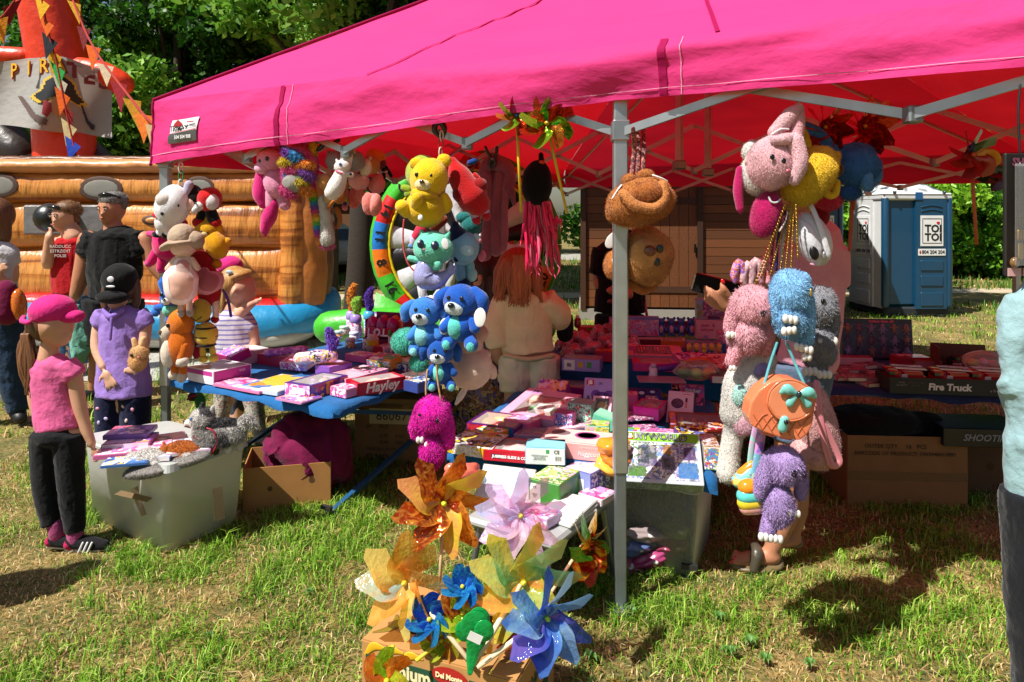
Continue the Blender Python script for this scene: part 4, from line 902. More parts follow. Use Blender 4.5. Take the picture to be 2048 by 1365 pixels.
for r_,row in enumerate([[(664,684),(700,688),(735,692)],[(676,672),(708,675),(738,678)],[(688,662),(716,664)]]):
    for c_,(x,y) in enumerate(row):
        cols = [('#e0a020','#e8e8e8'),('#d8b020','#d0e0e8'),('#b01838','#d8d8d8'),('#e09a20','#bfe0d0'),('#e8e8f0','#cfdcf0'),('#c04a20','#e8e8e8'),('#d8d8d0','#bfe6d8'),('#e0c040','#e8e8e8')][k]; d = G(x,y + 8,Z1).y; s = d / FPX
        wh = ['at the near left','near in the middle','with a red body at the near right','second from the left','in the middle','beside the yellow bottle','at the back left','at the back right'][k]
        t = thing('slime_jar','small round slime jar %s of the jar cluster' % wh,'jar',G(x,y + 8,Z1),(0,0,k * 40),'round slime jars on the long table')
        MB().lathe([(0,0),(.034,0),(.037,.01),(.037,.05),(.033,.055),(0,.055)],n=18).build('jar_body',art(20 + k,(cols[0],'#f0f0f0',cols[0],'#30304a'),40),t)
        MB().lathe([(.036,.054),(.039,.058),(.039,.072),(.034,.077),(0,.078)],n=18).build('lid',mat(cols[1],'gloss'),t); k += 1
def bottle(label,x,y,cols,tail,tl):
    d = G(x,y,Z1).y; t = thing('fluffy_top_bottle',label,'bottle',G(x,y,Z1),group='bottles with fluffy tails')
    MB().lathe([(0,0),(.042,0),(.045,.01),(.045,.12),(.04,.13)],n=18).build('bottle_body',art(int(x),('#e8e8f0',cols,'#d05a90','#f0f0f0'),34),t)
    MB().lathe([(.043,.128),(.049,.135),(.049,.16),(.042,.19),(.02,.2),(0,.202)],n=18).build('cap',mat(cols,'gloss'),t)
    p = [V((0,0,.2)),V((.01,0,.25)),V((-.005,0,.25 + tl * .5)),V((.02,0,.25 + tl))]
    me = MB().tube(p,[.02,.03,.032,.018],10).mesh('tail'); link('fluffy_tail',add_fuzz(me,3600,.035,.006,0,.7),mat(tail,'fur'),t)
bottle('lilac bottle with a tall orange fluffy tail',703,668,'#a89ad8','#e0942a',.16)
bottle('violet bottle with a lime green fluffy tail',712,676,'#9a86d0','#a0d850',.07)
bottle('light blue bottle with a dark violet fluffy tail',738,668,'#4aa8d8','#5f3ab0',.13)
def lol_display():
    t = thing('display_carton','open display carton full of magenta and orange toy pods','display carton',G(778,690,Z1),(0,0,-20))
    g = MB(); g.box((0,.0,.03),(.34,.2,.06)); g.box((0,.1,.12),(.34,.006,.24)); g.box((.168,.02,.1),(.006,.18,.2)); g.box((-.168,.02,.1),(.006,.18,.2)); g.build('carton',mat('#7a1450','card'),t)
    text('L.O.L.',.075,t,'lettering',mat('#e8e0f0','gloss'),(-.03,-.115,.11),(80,0,0),.003); MB().box((-.02,-.102,.11),(.26,.006,.07),None,0,.01).build('badge',mat('#b81a3a','gloss'),t)
    for i,(x,y,c) in enumerate([(-.12,-.04,'#b0207a'),(-.03,-.05,'#9a2070'),(.06,-.05,'#a02078'),(-.07,.05,'#c81e50'),(.03,.05,'#d06a30'),(.12,.02,'#d8702a')]):
        p = MB().ell((x,y,.15),(.05,.05,.075),None,16,12,0,.04,i).build('toy_pod',mat(c,'gloss'),t); p['label'] = 'shiny toy pod'
    MB().tube([(.09,-.14,.01),(.09,-.14,.09)],.014,10).build('pen_body',mat('#e0d8e0','gloss'),t); MB().tube([(.09,-.14,.09),(.09,-.14,.13)],.013,10).build('pen_cap',mat('#3a9a3a','gloss'),t)
lol_display()
t = thing('lotion_bottle','yellow banded clear bottle in front of the pods','bottle',G(745,702,Z1))
MB().lathe([(0,0),(.045,0),(.047,.03),(.047,.09),(.03,.12),(.0,.125)],n=16).build('bottle_body',clear('#f0e8e0',.55),t); MB().lathe([(.0485,.045),(.0485,.085)],n=16).build('band',mat('#d8b418','gloss'),t)
for i,(x,y,c) in enumerate([(792,712,'#d04a90'),(775,716,'#8a6ad0'),(812,708,'#e0b040')]):
    t = thing('bead_cup','clear cup of %s beads beside the red tray' % ('pink','violet','yellow')[i],'cup',G(x,y,Z1)); MB().lathe([(0,.002),(.028,0),(.034,.08)],n=14).build('cup',clear('#ffffff',.2),t)
    for j in range(10): MB().ell((random.uniform(-.018,.018),random.uniform(-.018,.018),.012 + j * .006),(.008,) * 3,None,8,6).build('bead',mat(random.choice((c,'#e05a5a','#4a90d0')),'gloss'),t)
# ---- low stepped table
Z2 = .505
pbox('rainbow edged window box with a doll at the table corner',1000,862,Z2,.27,.24,.06,-22,'#5a1a70',front=art(30,('#a01a28','#b8243a','#8a1420'),12),win=(.06,.08,.94,.92,'#b07a38',[('e',.25,.6,.16,.2,'#b87a3a'),('e',.5,.45,.14,.14,'#a03a30'),('e',.68,.6,.1,.14,'#d8a0a0'),('e',.85,.7,.09,.16,'#e0b8a0'),('e',.42,.75,.2,.1,'#c8b040')]),bits=[('f',.72,.02,.8,.98,'#d08020'),('f',.8,.02,.88,.98,'#3a9a4a'),('f',.88,.02,.96,.98,'#2a5ab0')])
pbox('large pale pink gift box with shaped window and toy house',1085,838,Z2,.33,.34,.07,-30,'#e3a3c0',right='#d892b4',win=(.18,.12,.86,.78,'#c06a70',[('e',.6,.75,.3,.14,'#e05a50'),('b',.6,.45,.3,.25,'#f0e8e0'),('b',.6,.4,.08,.18,'#d05a40'),('e',.38,.4,.07,.1,'#3a8a3a'),('e',.84,.4,.07,.1,'#2f7a34'),('e',.3,.75,.2,.2,'#d8b8a0'),('e',.55,.13,.3,.12,'#c83a40')]),bits=[('o',.2,.88,.13,.07,'#c890c8'),('o',.9,.5,.07,.06,'#f4e4ec')],texts=[('t',.2,.88,.04,'36','#2a2030')],tilt=10,lift=.02)
pbox('magenta and grey window box at the back of the low table',1140,790,Z2,.34,.2,.07,-18,'#8e1470',win=(.05,.1,.78,.9,'#6a6468',[('e',.4,.5,.3,.3,'#8a8488')]),bits=[('o',.1,.85,.12,.16,'#d080c0'),('o',.88,.6,.1,.22,'#2a1a30')],texts=[('t',.88,.2,.02,'LIKE','#f0e0f0')])
pbox('tall lilac flower brick set box propped upright',1215,842,Z2,.23,.33,.07,-14,'#a68fd0',top=mat('#b09cdc','card',.3),right='#8f74bf',tilt=58,bits=[('t',.05,.86,.24,.96,'#c01c2c'),('t',.03,.03,.97,.18,'#cbb8ea'),('o',.45,.62,.25,.14,'#5a2a92'),('o',.3,.7,.12,.09,'#6c38a6'),('o',.62,.7,.14,.09,'#6c38a6'),('o',.48,.42,.3,.14,'#7a3fae'),('o',.5,.43,.12,.06,'#e09a20'),('o',.12,.55,.05,.14,'#3a5a34'),('o',.7,.3,.14,.12,'#d05a90')],texts=[('t',.15,.91,.03,'JB','#ffffff',{'bold': .001}),('t',.4,.9,.022,'30','#2a2040')],lift=.02,dd=.12)
pbox('slim pink window box with a blonde doll leaning on the flower box',1203,856,Z2,.10,.30,.06,-16,'#e39ab4',right='#a04a60',tilt=52,win=(.14,.16,.86,.96,'#4a3038',[('e',.5,.84,.3,.1,'#d8a03a'),('e',.5,.83,.2,.08,'#e0b090'),('e',.5,.6,.25,.12,'#e0488a'),('e',.5,.44,.36,.1,'#e878a8'),('t',.42,.36,.42,.08,'#d8a080',.09),('t',.58,.36,.58,.08,'#d8a080',.09)]),texts=[('t',.5,.07,.02,'LALKA','#8a1a3a',{'bold': .0006})])
pbox('mint floral gift box with a rounded top',1165,852,Z2,.13,.11,.13,-25,'#a8d4c8',front=art(33,('#b8e0d4','#a8d4c8','#c02848','#b8e0d4','#3a7a4a'),40),top='#8fb8ac',right=art(34,('#9cc8bc','#b02a4a','#9cc8bc'),40))
pbox('small pink and blue milk carton toy with an open flap',1130,862,Z2,.10,.08,.10,-20,'#d86aa8',front=art(35,('#f0f0f8','#3a7ac8','#d86aa8','#303040'),46),top='#b04a90')
pbox('black and white comic style marker set box',955,898,Z2,.23,.22,.05,-24,'#e6e2dc',top=art(36,('#e8e4de','#2a2a30','#e8c830','#c8c8d0','#8a1a2a'),26),front=art(37,('#f0ece6','#e0b820','#d8d4cc','#303030'),24),right='#5a1a24',bits=[('t',.1,.84,.34,.9,'#d88a20'),('t',.36,.78,.6,.84,'#b02020')])
pbox('red and white window box reading press slide and color',1028,910,Z2,.24,.20,.045,-14,'#b8172c',front='#c01a30',win=(.18,.15,.82,.9,'#b89090',[('e',.5,.6,.3,.25,'#e0a0a0'),('e',.4,.7,.2,.2,'#e8b040')]),bits=[('t',.02,.05,.16,.95,'#f0e0e4'),('t',.84,.05,.98,.95,'#e8d0d8'),('f',.16,.3,.34,.72,'#1c1c1c')],texts=[('f',.25,.5,.017,'JUST','#ffffff',{'bold': .0006}),('f',.63,.5,.017,'PRESS SLIDE & COLOR','#ffffff',{'bold': .0006})])
pbox('pale blue carton with a white information label',1092,920,Z2,.18,.13,.075,-6,'#7fbfd6',front='#e2e8e8',right='#2f7a5a',top='#8accdf',texts=[('f',.78,.78,.022,'CE','#1f2a2a'),('f',.36,.45,.008,'WARNING small parts\nnot for children\nunder three years','#5a6a6a'),('f',.82,.4,.007,'000 00 00\n000 00 00\n000 00 00','#4a5a5a')],bits=[('f',.52,.68,.6,.9,'#2f9a5a')])
pbox('coral pink box with two grey windows',1155,905,Z2,.33,.20,.075,-17,'#ea9a96',front='#ec9f9c',top='#f0c8c4',bits=[('o',.24,.66,.14,.18,'#7a6a70'),('o',.63,.6,.18,.26,'#a04a8a'),('o',.63,.6,.14,.2,'#6a5a60'),('o',.88,.16,.05,.08,'#3a2a2a')],texts=[('f',.74,.42,.03,'huggcode','#f6dcd8',{'shear': .2,'bold': .0006}),('f',.72,.76,.014,'INFORMATIVE','#f6dcd8')])
pbox('mint green folded gift carton beside the tent leg',1212,868,Z2,.15,.11,.10,-24,'#6fc4a2',top='#8fd4b8',roll=14)
pbox('long pink plastic wrapped wand pack',1150,868,Z2,.30,.06,.03,22,clear('#f8c8d8',.7),top=art(38,('#f0b0c8','#f8e0e8','#e890b0'),30),lift=.01)
pbox('violet ring toss pack in clear wrap',1072,880,Z2,.2,.14,.04,-10,clear('#e8d8f0',.45),win=(.08,.1,.92,.9,'#8a6a9a',[('e',.4,.5,.3,.35,'#6a2a9a'),('e',.5,.55,.2,.22,'#c0a020')]))
for i,(x,y,c) in enumerate([(1228,892,'#e8902a'),(1232,918,'#d8781c'),(1222,935,'#e8b040')]):
    trace('puffed_bag','%s bag of puffs stacked behind the tent leg' % ('upper orange','middle deep orange','lowest yellow')[i],'bag',3.05,[('bag',c,[('e',x,y,34,17,10 * i,26)],{'k': 'gloss','lump': .28}),('fold','#c84a20',[('e',x + 8,y - 4,10,4,15,24)],{'k': 'gloss'})])
def myworld():
    bits = [('t',.02,.8,.98,.97,'#7fbf2a'),('t',.03,.82,.15,.96,'#b82a2a'),('t',.05,.06,.95,.78,art(40,('#8a9ab0','#b8b0c8','#5a7a4a','#d8d8e0','#6a8ac0','#e0d8c0','#7a6a9a'),34)),('t',.2,.3,.44,.72,'#8f7ab0'),('t',.24,.36,.34,.68,'#48505e'),('t',.5,.25,.66,.5,'#7a8088'),('t',.53,.3,.6,.46,'#2a3038'),('t',.52,.55,.62,.74,'#e0a030'),('t',.7,.1,.94,.4,'#4a86c8'),('t',.08,.1,.3,.3,'#5a8f3a'),('t',.78,.45,.93,.7,'#6a4a8a')]
    pbox('brick set box with green banner and blocky castle picture',1332,945,Z2,.345,.25,.06,-9,'#c8ccd0',front=art(41,('#8a93a0','#aab4c0','#6a7480','#5f8f4a'),50),right='#b0b6bc',bits=bits,texts=[('t',.09,.89,.03,'LB','#ffffff',{'bold': .001}),('t',.5,.885,.046,'MYWORLD','#22262a',{'bold': .003}),('t',.5,.888,.046,'MYWORLD','#cfd4d8',{'bold': .0006})],tilt=40,lift=.0,dd=.1)
myworld()
pbox('narrow picture box tucked beside the brick set',1418,925,Z2,.07,.20,.10,-8,'#b8b0a8',front=art(42,MIX,40),top=art(43,('#d0d0d8','#c0a060','#8a5a4a'),30),right=art(44,DK,40))
pbox('gold edged window box of small figures',1402,862,Z2,.32,.24,.05,-10,'#8a4a20',win=(.12,.08,.97,.92,'#7a3a34',[(('e'),.2 + .2 * (i % 4),.2 + .26 * (i // 4),.04,.08,('#c8a030','#a83a5a','#6a8a3a','#b87a50')[(i * 3) % 4]) for i in range(12)]),front=art(45,('#1f2a4a','#c89a30','#1f2a4a'),30),tilt=6,bits=[('t',.01,.05,.1,.95,art(46,('#b090c8','#e0b060','#d86a3a'),20))],texts=[('f',.5,.5,.015,'DIFFERENT EXPERIENCE','#d8a840')])
pbox('hot pink window box with a bright pink end',1300,842,Z2,.14,.18,.065,-26,'#d81a8a',front='#e020a0',win=(.08,.08,.92,.92,'#8a3050',[('e',.5,.6,.3,.3,'#c85a70'),('e',.5,.3,.3,.15,'#a03a50')]),right=art(47,('#b01a6a','#e060a8','#5a2040'),40),lift=.03)
pbox('navy and sand coloured dolphin picture box',1290,815,Z2,.21,.17,.05,-8,'#2a2a5a',top=art(48,('#2c2f68','#2c2f68','#3a3f80'),8),tilt=48,bits=[('t',.02,.03,.98,.36,'#d8a860'),('t',.55,.2,.9,.7,art(49,('#4a5ab0','#f0f0f8','#d87a9a','#e8c040'),34)),('o',.45,.8,.08,.06,'#e8e8f0'),('o',.75,.85,.07,.05,'#e8e8f0'),('o',.2,.14,.05,.06,'#b8782a'),('o',.34,.14,.05,.06,'#b8782a'),('o',.48,.14,.05,.06,'#b8782a')],texts=[('t',.28,.3,.02,'DOLPHIN','#e8d8b0',{'bold': .0006})],dd=.05)
pbox('white tilted carton with a speaker and microphone picture',1365,835,Z2,.14,.20,.10,-20,'#c9bfd0',top='#d8c8d6',right='#5a4458',tilt=48,bits=[('o',.38,.62,.24,.15,'#4a3f6a'),('o',.38,.62,.19,.115,'#9a8090'),('t',.68,.5,.76,.68,'#c88a80'),('t',.68,.68,.76,.8,'#302830'),('t',.55,.9,.9,.92,'#d86a3a')],dd=.02)
pbox('pink sticker kit box standing behind the white carton',1388,818,Z2,.19,.20,.04,-12,'#c83a80',top=art(50,('#d8408a','#e888b0','#3a2a50','#e8b040','#8a50b0'),22),tilt=62,texts=[('t',.66,.8,.032,'Sticker','#f8e8f0',{'bold': .001}),('t',.88,.9,.014,'3+','#f8e8f0')],dd=.14)
for i,(x,y,w,c,yw) in enumerate([(1270,868,.26,('#c878b0','#e8d8e8','#7a3a6a'),8),(1305,880,.24,('#8a5ab0','#e0b8d8','#d86a9a'),-6),(1265,848,.22,('#d8d0d8','#b05a80','#5a3a60'),14)]):
    pbox('thin %s colouring pack lying on the low table' % ('pink wrapped','violet wrapped','grey and pink')[i],x,y,Z2,w,.15,.012,yw,art(51 + i,c,26),top=art(54 + i,c,30),lift=.012 * (i + 1))
# ---- low grey table in front
Z5 = .40
pbox('pink sparkle diary card behind the silver notebook',976,950,Z5,.14,.13,.02,-25,'#e8a0a8',top='#eaa6ae',tilt=45,texts=[('t',.5,.6,.028,'Sparkle','#fae4e6',{'shear': .25}),('t',.5,.35,.022,'Kitten','#fae4e6',{'shear': .25})],lift=.06,dd=.12)
pbox('silver sequin notebook with a pale blue unicorn tail motif',1012,990,Z5,.25,.2,.035,-18,mat('#a9a29a','card'),top=mat('#dfe3e6','plush'),tilt=42,bits=[('o',.34,.62,.11,.1,'#9ec0d4'),('o',.34,.64,.06,.06,'#dfe3e6'),('o',.62,.66,.1,.1,'#9ec0d4'),('o',.64,.62,.06,.07,'#dfe3e6'),('o',.38,.46,.12,.05,'#a8c8d8')],dd=.04)
pbox('clear wrapped white and pink sequin pouch',1058,955,Z5,.20,.14,.03,-20,clear('#ffffff',.35),top=art(60,('#f0e4ea','#e8c0d0','#f8f4f6','#d8a0b8'),60),tilt=35,lift=.06,dd=.14)
pbox('green box with a zoo animals picture',1110,995,Z5,.15,.20,.10,-32,'#4a8a34',top=art(61,GR,28),right='#3a7a2c',front='#3f7f30',bits=[('f',.06,.06,.4,.85,'#e8ece0')],texts=[('f',.22,.7,.014,'CE','#1f2a1f'),('f',.22,.35,.006,'MADE IN\n000 00\n000','#3a4a3a')])
pbox('violet blue box with white animal pictures',1176,975,Z5,.14,.18,.10,-38,'#5460a8',top=art(62,('#c8c8e8','#a8b0e0','#e8e4f4','#d890b0'),24),right=art(63,('#4a55a0','#5460a8','#e8e8f0'),34),front='#8f9ad0',bits=[('f',.1,.1,.75,.7,'#dfe4e0')])
for i in range(3): pbox('%s white plate box at the edge of the low grey table' % ('lowest','middle','top')[i],1135 + i * 3,1030 - i * 2,Z5,.16,.2,.012,-38 + i * 4,'#cfcfcb',top='#dededb',lift=.0125 * i)
trace('crab_toy','coral rubber toy at the corner of the low table','toy',2.95,[('body','#e06a58',[('e',925,945,36,16,-12,24)],{'k': 'gloss','lump': .25}),('claw','#e8806a',[('e',950,968,12,8,20)],{'k': 'gloss'}),('claw','#e8806a',[('e',900,936,12,9,-20)],{'k': 'gloss'}),('lens','#b8d0e0',[('e',958,955,18,10,30,8)],{'k': 'gloss'})])
# ---- raised back table
Z3 = .655
pbox('lavender boxed toy set standing at the back',1285,672,Z3,.26,.06,.16,-6,'#8f96d0',front=art(70,('#a8a0d8','#c890c0','#b0b0e0','#d04a80','#e8c8d8'),30),bits=[('f',.03,.84,.97,.97,'#7f90d0'),('o',.1,.5,.02,.2,'#e0b040')])
pbox('pink carton with rounded lettering plush cute pet',1420,676,Z3,.23,.12,.15,-8,'#e2a6b4',front='#e6acba',texts=[('f',.3,.72,.03,'plush','#c8307a',{'bold': .0008}),('f',.36,.5,.03,'cute pet','#c8307a',{'bold': .0008})],bits=[('f',.54,.64,.62,.8,'#d05a8a'),('f',.84,.34,.92,.5,'#f4e8ec'),('f',.25,.04,.4,.2,'#b88ac0')])
pbox('window box of small blue and magenta toys on the pink carton',1422,676,Z3,.24,.11,.16,-8,'#8f9ad0',front=art(72,('#7fa04a','#90a8d8','#d06a90','#7fa04a'),26),bits=[('f',.2,.18,.97,.9,art(73,('#6a4a7a','#3a5aa8','#b02a80','#e08ab0'),34)),('f',.35,.04,.75,.18,'#5a1a60')],lift=.152)
for i in range(4):
    x = 1322 + i * 20; t = thing('bear_figure','blue bear figurine, %s in the row beside the pink carton' % ('first from the tent leg','second from the tent leg','third from the tent leg','nearest to the pink carton')[i],'figurine',G(x,672,Z3),(0,0,-10 + i * 8),'blue bear figurines'); c = mat('#3a6fc0','gloss')
    MB().ell((0,0,.05),(.03,.026,.048),None,14,10).build('body',c,t); MB().ell((0,0,.115),(.032,.028,.03),None,14,10).build('head',c,t); MB().ell((0,-.02,.055),(.018,.012,.032),None,10,8).build('belly',mat('#d8a8b8','gloss'),t)
    for sx in (-1,1):
        MB().ell((sx * .026,0,.142),(.013,.008,.013),None,10,8).build('ear',c,t); MB().tube([(sx * .026,0,.08),(sx * .042,-.012,.05)],.01,8).build('arm',c,t); MB().ell((sx * .012,-.026,.12),(.004,.003,.005),None,8,6).build('eye',mat('#14141a'),t); MB().ell((sx * .016,-.012,.012),(.015,.02,.012),None,10,8).build('foot',c,t)
def crayons():
    t = pbox('crayon and paint set box with a row of coloured crayons',1308,712,Z3,.38,.22,.03,-6,'#d890a8',win=(.12,.12,.8,.9,'#3a2430',[]),tilt=8,right='#c87a90',lift=.01)
    for i in range(12):
        MB().tube([(-.12 + i * .019,.02,.02),(-.12 + i * .019,.085,.02)],.0075,8).build('crayon',mat(('#d8c030','#e09a30','#d84a30','#c83a80','#7a3a9a','#3a5ab0','#3a9a5a','#8fc040','#e8d8a0','#b86a30','#c82a30','#5a3a2a')[i],'plain'),t)
    for i in range(5): MB().tube([(-.11 + i * .05,-.08,.018),(-.07 + i * .05,-.02,.018)],.009,8).build('brush',mat(('#1c1c20','#a02a50','#1c1c20','#3a3a44','#a03a2a')[i],'gloss'),t)
crayons()
pbox('pink boxed tray at the front of the back table',1310,738,Z3,.28,.16,.05,-8,'#d0307a',front='#d8388a',win=(.14,.14,.86,.86,'#a86a70',[('e',.5,.5,.3,.3,'#c88a80')]))
pbox('blue and violet toy car display tray',1410,712,Z3,.26,.12,.10,-6,'#5a4a90',front=art(75,('#6a5a9a','#8a70b0','#e0a030','#3a3a60','#d87a90'),36),bits=[('f',.02,.04,.1,.96,'#2a4a90'),('f',.9,.04,.98,.96,'#2a4a90')])
for i in range(5): trace('toy_car','tiny orange capped toy %s on the violet tray' % ('at the left end','second','in the middle','fourth','at the right end')[i],'toy',4.3,[('body','#d88a2a',[('e',1378 + i * 15,694,5,8)],{'k': 'gloss'}),('cap',('#a02a3a','#3a3a50','#d0a040','#3a3a50','#c04a3a')[i],[('e',1378 + i * 15,702,5,4)],{'k': 'gloss'})],'row of tiny toys')
pbox('orange and green window carton lying behind the crayons',1345,692,Z3,.18,.14,.05,-8,'#d0702a',win=(.1,.1,.9,.9,'#5a6a3a',[('e',.5,.5,.3,.3,'#7a8a4a')]))
pbox('dark framed window carton behind the crayon set',1300,690,Z3,.22,.12,.05,-4,'#6a2030',win=(.08,.1,.92,.9,'#4a3438',[('e',.5,.5,.2,.3,'#9a7a70')]))
pbox('red and grey fashion doll card at the right end of the back table',1440,735,Z3,.28,.18,.03,6,'#b05a68',top=art(76,('#c87a80','#e8c8c0','#7a2a38','#d8a8a0'),18),tilt=20,lift=.015)
pbox('magenta edged flat carton at the front right of the back table',1448,762,Z3,.16,.13,.04,-8,'#b8206a',front='#d0c8cc',top='#3a2430')
pbox('silver blister pack with violet tube and white bottle',1322,762,Z3,.27,.15,.008,-5,clear('#d8d0e0',.5),lift=.004)
trace('violet_tube','violet lotion tube on the blister pack','tube',4.12,[('tube','#5a2a92',[('c',[(1312,738,7),(1356,733,8)])],{'k': 'gloss'}),('cap','#c8b8d8',[('e',1304,738,7,7)],{'k': 'gloss'})])
trace('white_bottle','small white cosmetic bottle on the blister pack','bottle',4.1,[('bottle','#d8c4d8',[('c',[(1306,752,9),(1307,742,8)])],{'k': 'gloss'}),('cap','#b8a0c0',[('e',1307,732,6,6)],{'k': 'gloss'})])
trace('slime_bag','clear bag of green yellow and orange play dough','bag',4.05,[('dough','#4a9a4a',[('e',1368,745,14,11,0,12)],{'k': 'gloss'}),('dough','#a8d870',[('e',1392,747,13,11,0,12)],{'k': 'gloss'}),('dough','#e8b020',[('e',1418,748,15,11,0,12)],{'k': 'gloss'}),('header_card','#d8602a',[('e',1400,726,26,8,0,6,14)],{'k': 'card'}),('wrapper',clear('#ffffff',.12,.1),[('e',1394,741,44,20,0,22)],{'lump': .2})])
for i,(x,y,c,l) in enumerate([(1130,690,'#a01828','dark red'),(1150,676,'#c02a50','crimson'),(1172,682,'#d87a9a','dusty pink'),(1196,670,'#c83a60','rose'),(1212,686,'#b02038','ruby'),(1184,696,'#e0a0b0','pale pink'),(1150,702,'#d0502a','orange red'),(1224,664,'#8a2a4a','wine'),(1136,712,'#b81a2a','scarlet'),(1265,690,'#c05a80','mauve')]):
    trace('wrapped_toy','%s toy in clear wrapping in the heap left of the tent leg' % l,'toy',G(x,y + 10,Z3).y,[('toy',c,[('e',x,y,15,10,i * 31,12)],{'k': 'gloss','lump': .35}),('face','#e8c8d0',[('e',x + 4,y - 3,6,5,0,4,-10)],{'k': 'gloss'}),('wrapper',clear('#ffd8e0',.14,.1),[('e',x,y,20,14,i * 31,15)],{'lump': .35})],'wrapped toys in a heap')
pbox('lilac open tray with round eye sticker',1165,738,Z3,.24,.15,.075,-14,'#8a74b8',front='#9a86c8',win=(.05,.06,.95,.94,'#5a4a70',[('t',.3,.4,.8,.7,'#b02a3a',.05),('t',.2,.6,.6,.8,'#c85a6a',.05)]),bits=[('f',.06,.1,.34,.9,'#e0d8d0'),('f',.14,.34,.25,.66,'#2a3a60'),('f',.42,.3,.56,.8,'#c8a040'),('f',.66,.3,.78,.8,'#4a9a4a')])
pbox('red carton with a green strip at the far side of the heap',1185,672,Z3,.24,.12,.08,-8,'#b81a1c',front='#c02020',bits=[('f',.3,.7,.9,.9,'#6a8a2a')])
trace('black_gift_bag','black gift bag behind the heap of wrapped toys','bag',4.55,[('bag','#101012',[('c',[(1130,668,17),(1131,640,16)])],{'k': 'cloth'}),('handle','#141416',[('c',[(1120,632,1.5),(1128,612,1.5),(1140,632,1.5)])],{'k': 'plain'})])
trace('syrup_bottle','small bottle of red syrup behind the heap','bottle',4.6,[('bottle','#8a1420',[('c',[(1155,650,7),(1155,642,7)])],{'k': 'gloss'}),('cap','#d8d0d0',[('e',1155,634,4,4)],{'k': 'gloss'})])
# ---- shaded table on the right
Z4 = .655
def collect():
    t = pbox('dark window box of small monster figures standing upright',1745,718,Z4,.50,.07,.27,-6,'#1a1420',front='#221c34',tilt=-6,texts=[('f',.6,.94,.024,'Collect them all!','#e85a70',{'bold': .0008})])
    for r in range(3):
        for c in range(6):
            col = ('#d86a1c','#c07a90','#d8701c','#b08098','#2a2a44','#a03030','#c890a8','#d8701c','#b890c0')[(r * 4 + c * 5) % 9]
            x,z = -.17 + c * .075,.205 - r * .075
            g = MB(); g.ell((x,-.046,z),(.018,.012,.024),None,10,8); g.ell((x,-.046,z + .023),(.012,.011,.011),None,10,8); 
            for sx in (-1,1): g.tube([(x,-.046,z + .005),(x + sx * .026,-.046,z + .012 - .02 * ((r + c) % 2))],.005,6); g.tube([(x + sx * .006,-.046,z - .012),(x + sx * .012,-.046,z - .032)],.005,6)
            g.build('figure',mat(col,'gloss'),t)
    MB().box((.0,-.06,.125),(.46,.004,.23)).build('window',clear('#c8d0e8',.03,.05),t)
    for i,(x,c) in enumerate(((-.238,'#c85a18'),(-.215,'#5a7a3a'))): MB().box((x,-.0365,.13),(.02,.004,.25)).build('spine_stripe',mat(c,'card'),t)
collect()
pbox('red strip carton in front of the upright figure box',1706,728,Z4,.22,.08,.05,-6,'#a01826',front='#d8a0a4')
for i,(x,y,yw,c) in enumerate([(1680,742,14,'#7a2a44'),(1705,748,-8,'#8a3048'),(1735,742,20,'#6a2a3a'),(1760,752,-14,'#8a2838'),(1690,762,8,'#5a3a40'),(1720,768,-10,'#6a3038'),(1748,770,12,'#4a4a34'),(1775,762,-6,'#8a2030'),(1668,756,-20,'#7a3a50')]):
    pbox('clear red blister pack, %s of the pile beside the truck tray' % ('far left','left of centre','back middle','back right','front left','front middle','front right','nearest the tray','outermost left')[i],x,y,Z4,.17,.10,.022,yw,clear('#e8b0b8',.35),top=art(80 + i,(c,'#b87a80',c,'#2a1a20'),34),bits=[('f',.05,.1,.6,.9,'#c8b8a8'),('t',.1,.1,.3,.3,'#d0c8c0')],lift=.012 * (i % 3),group=None)
def truck(p,yaw,label,col='#a8141c'):
    t = thing('toy_fire_truck',label,'toy truck',p,(0,0,yaw),'toy fire trucks'); m = mat(col,'gloss')
    MB().box((0,0,.038),(.19,.05,.036),None,0,.004).build('chassis',m,t); MB().box((-.07,0,.062),(.05,.05,.05),None,0,.006).build('cab',m,t); MB().box((.03,0,.066),(.1,.048,.026),None,0,.004).build('tank',m,t)
    MB().box((-.083,0,.07),(.028,.054,.022)).build('windscreen',mat('#1a1a22','gloss'),t); MB().box((-.02,-.026,.055),(.03,.004,.022)).build('hatch',mat('#c8c0c0','gloss'),t)
    for x in (-.065,.03,.07):
        for y in (-.026,.026): MB().tube([(x,y - .004,.02),(x,y + .004,.02)],.018,12,round_=False).build('wheel',mat('#16141a'),t)
    l = MB(); l.bar((-.06,-.012,.096),(.1,-.012,.09),.004); l.bar((-.06,.012,.096),(.1,.012,.09),.004)
    for i in range(8): l.bar((-.055 + i * .021,-.012,.095),(-.055 + i * .021,.012,.095),.003)
    l.build('ladder',mat('#d8c8cc','gloss'),t)
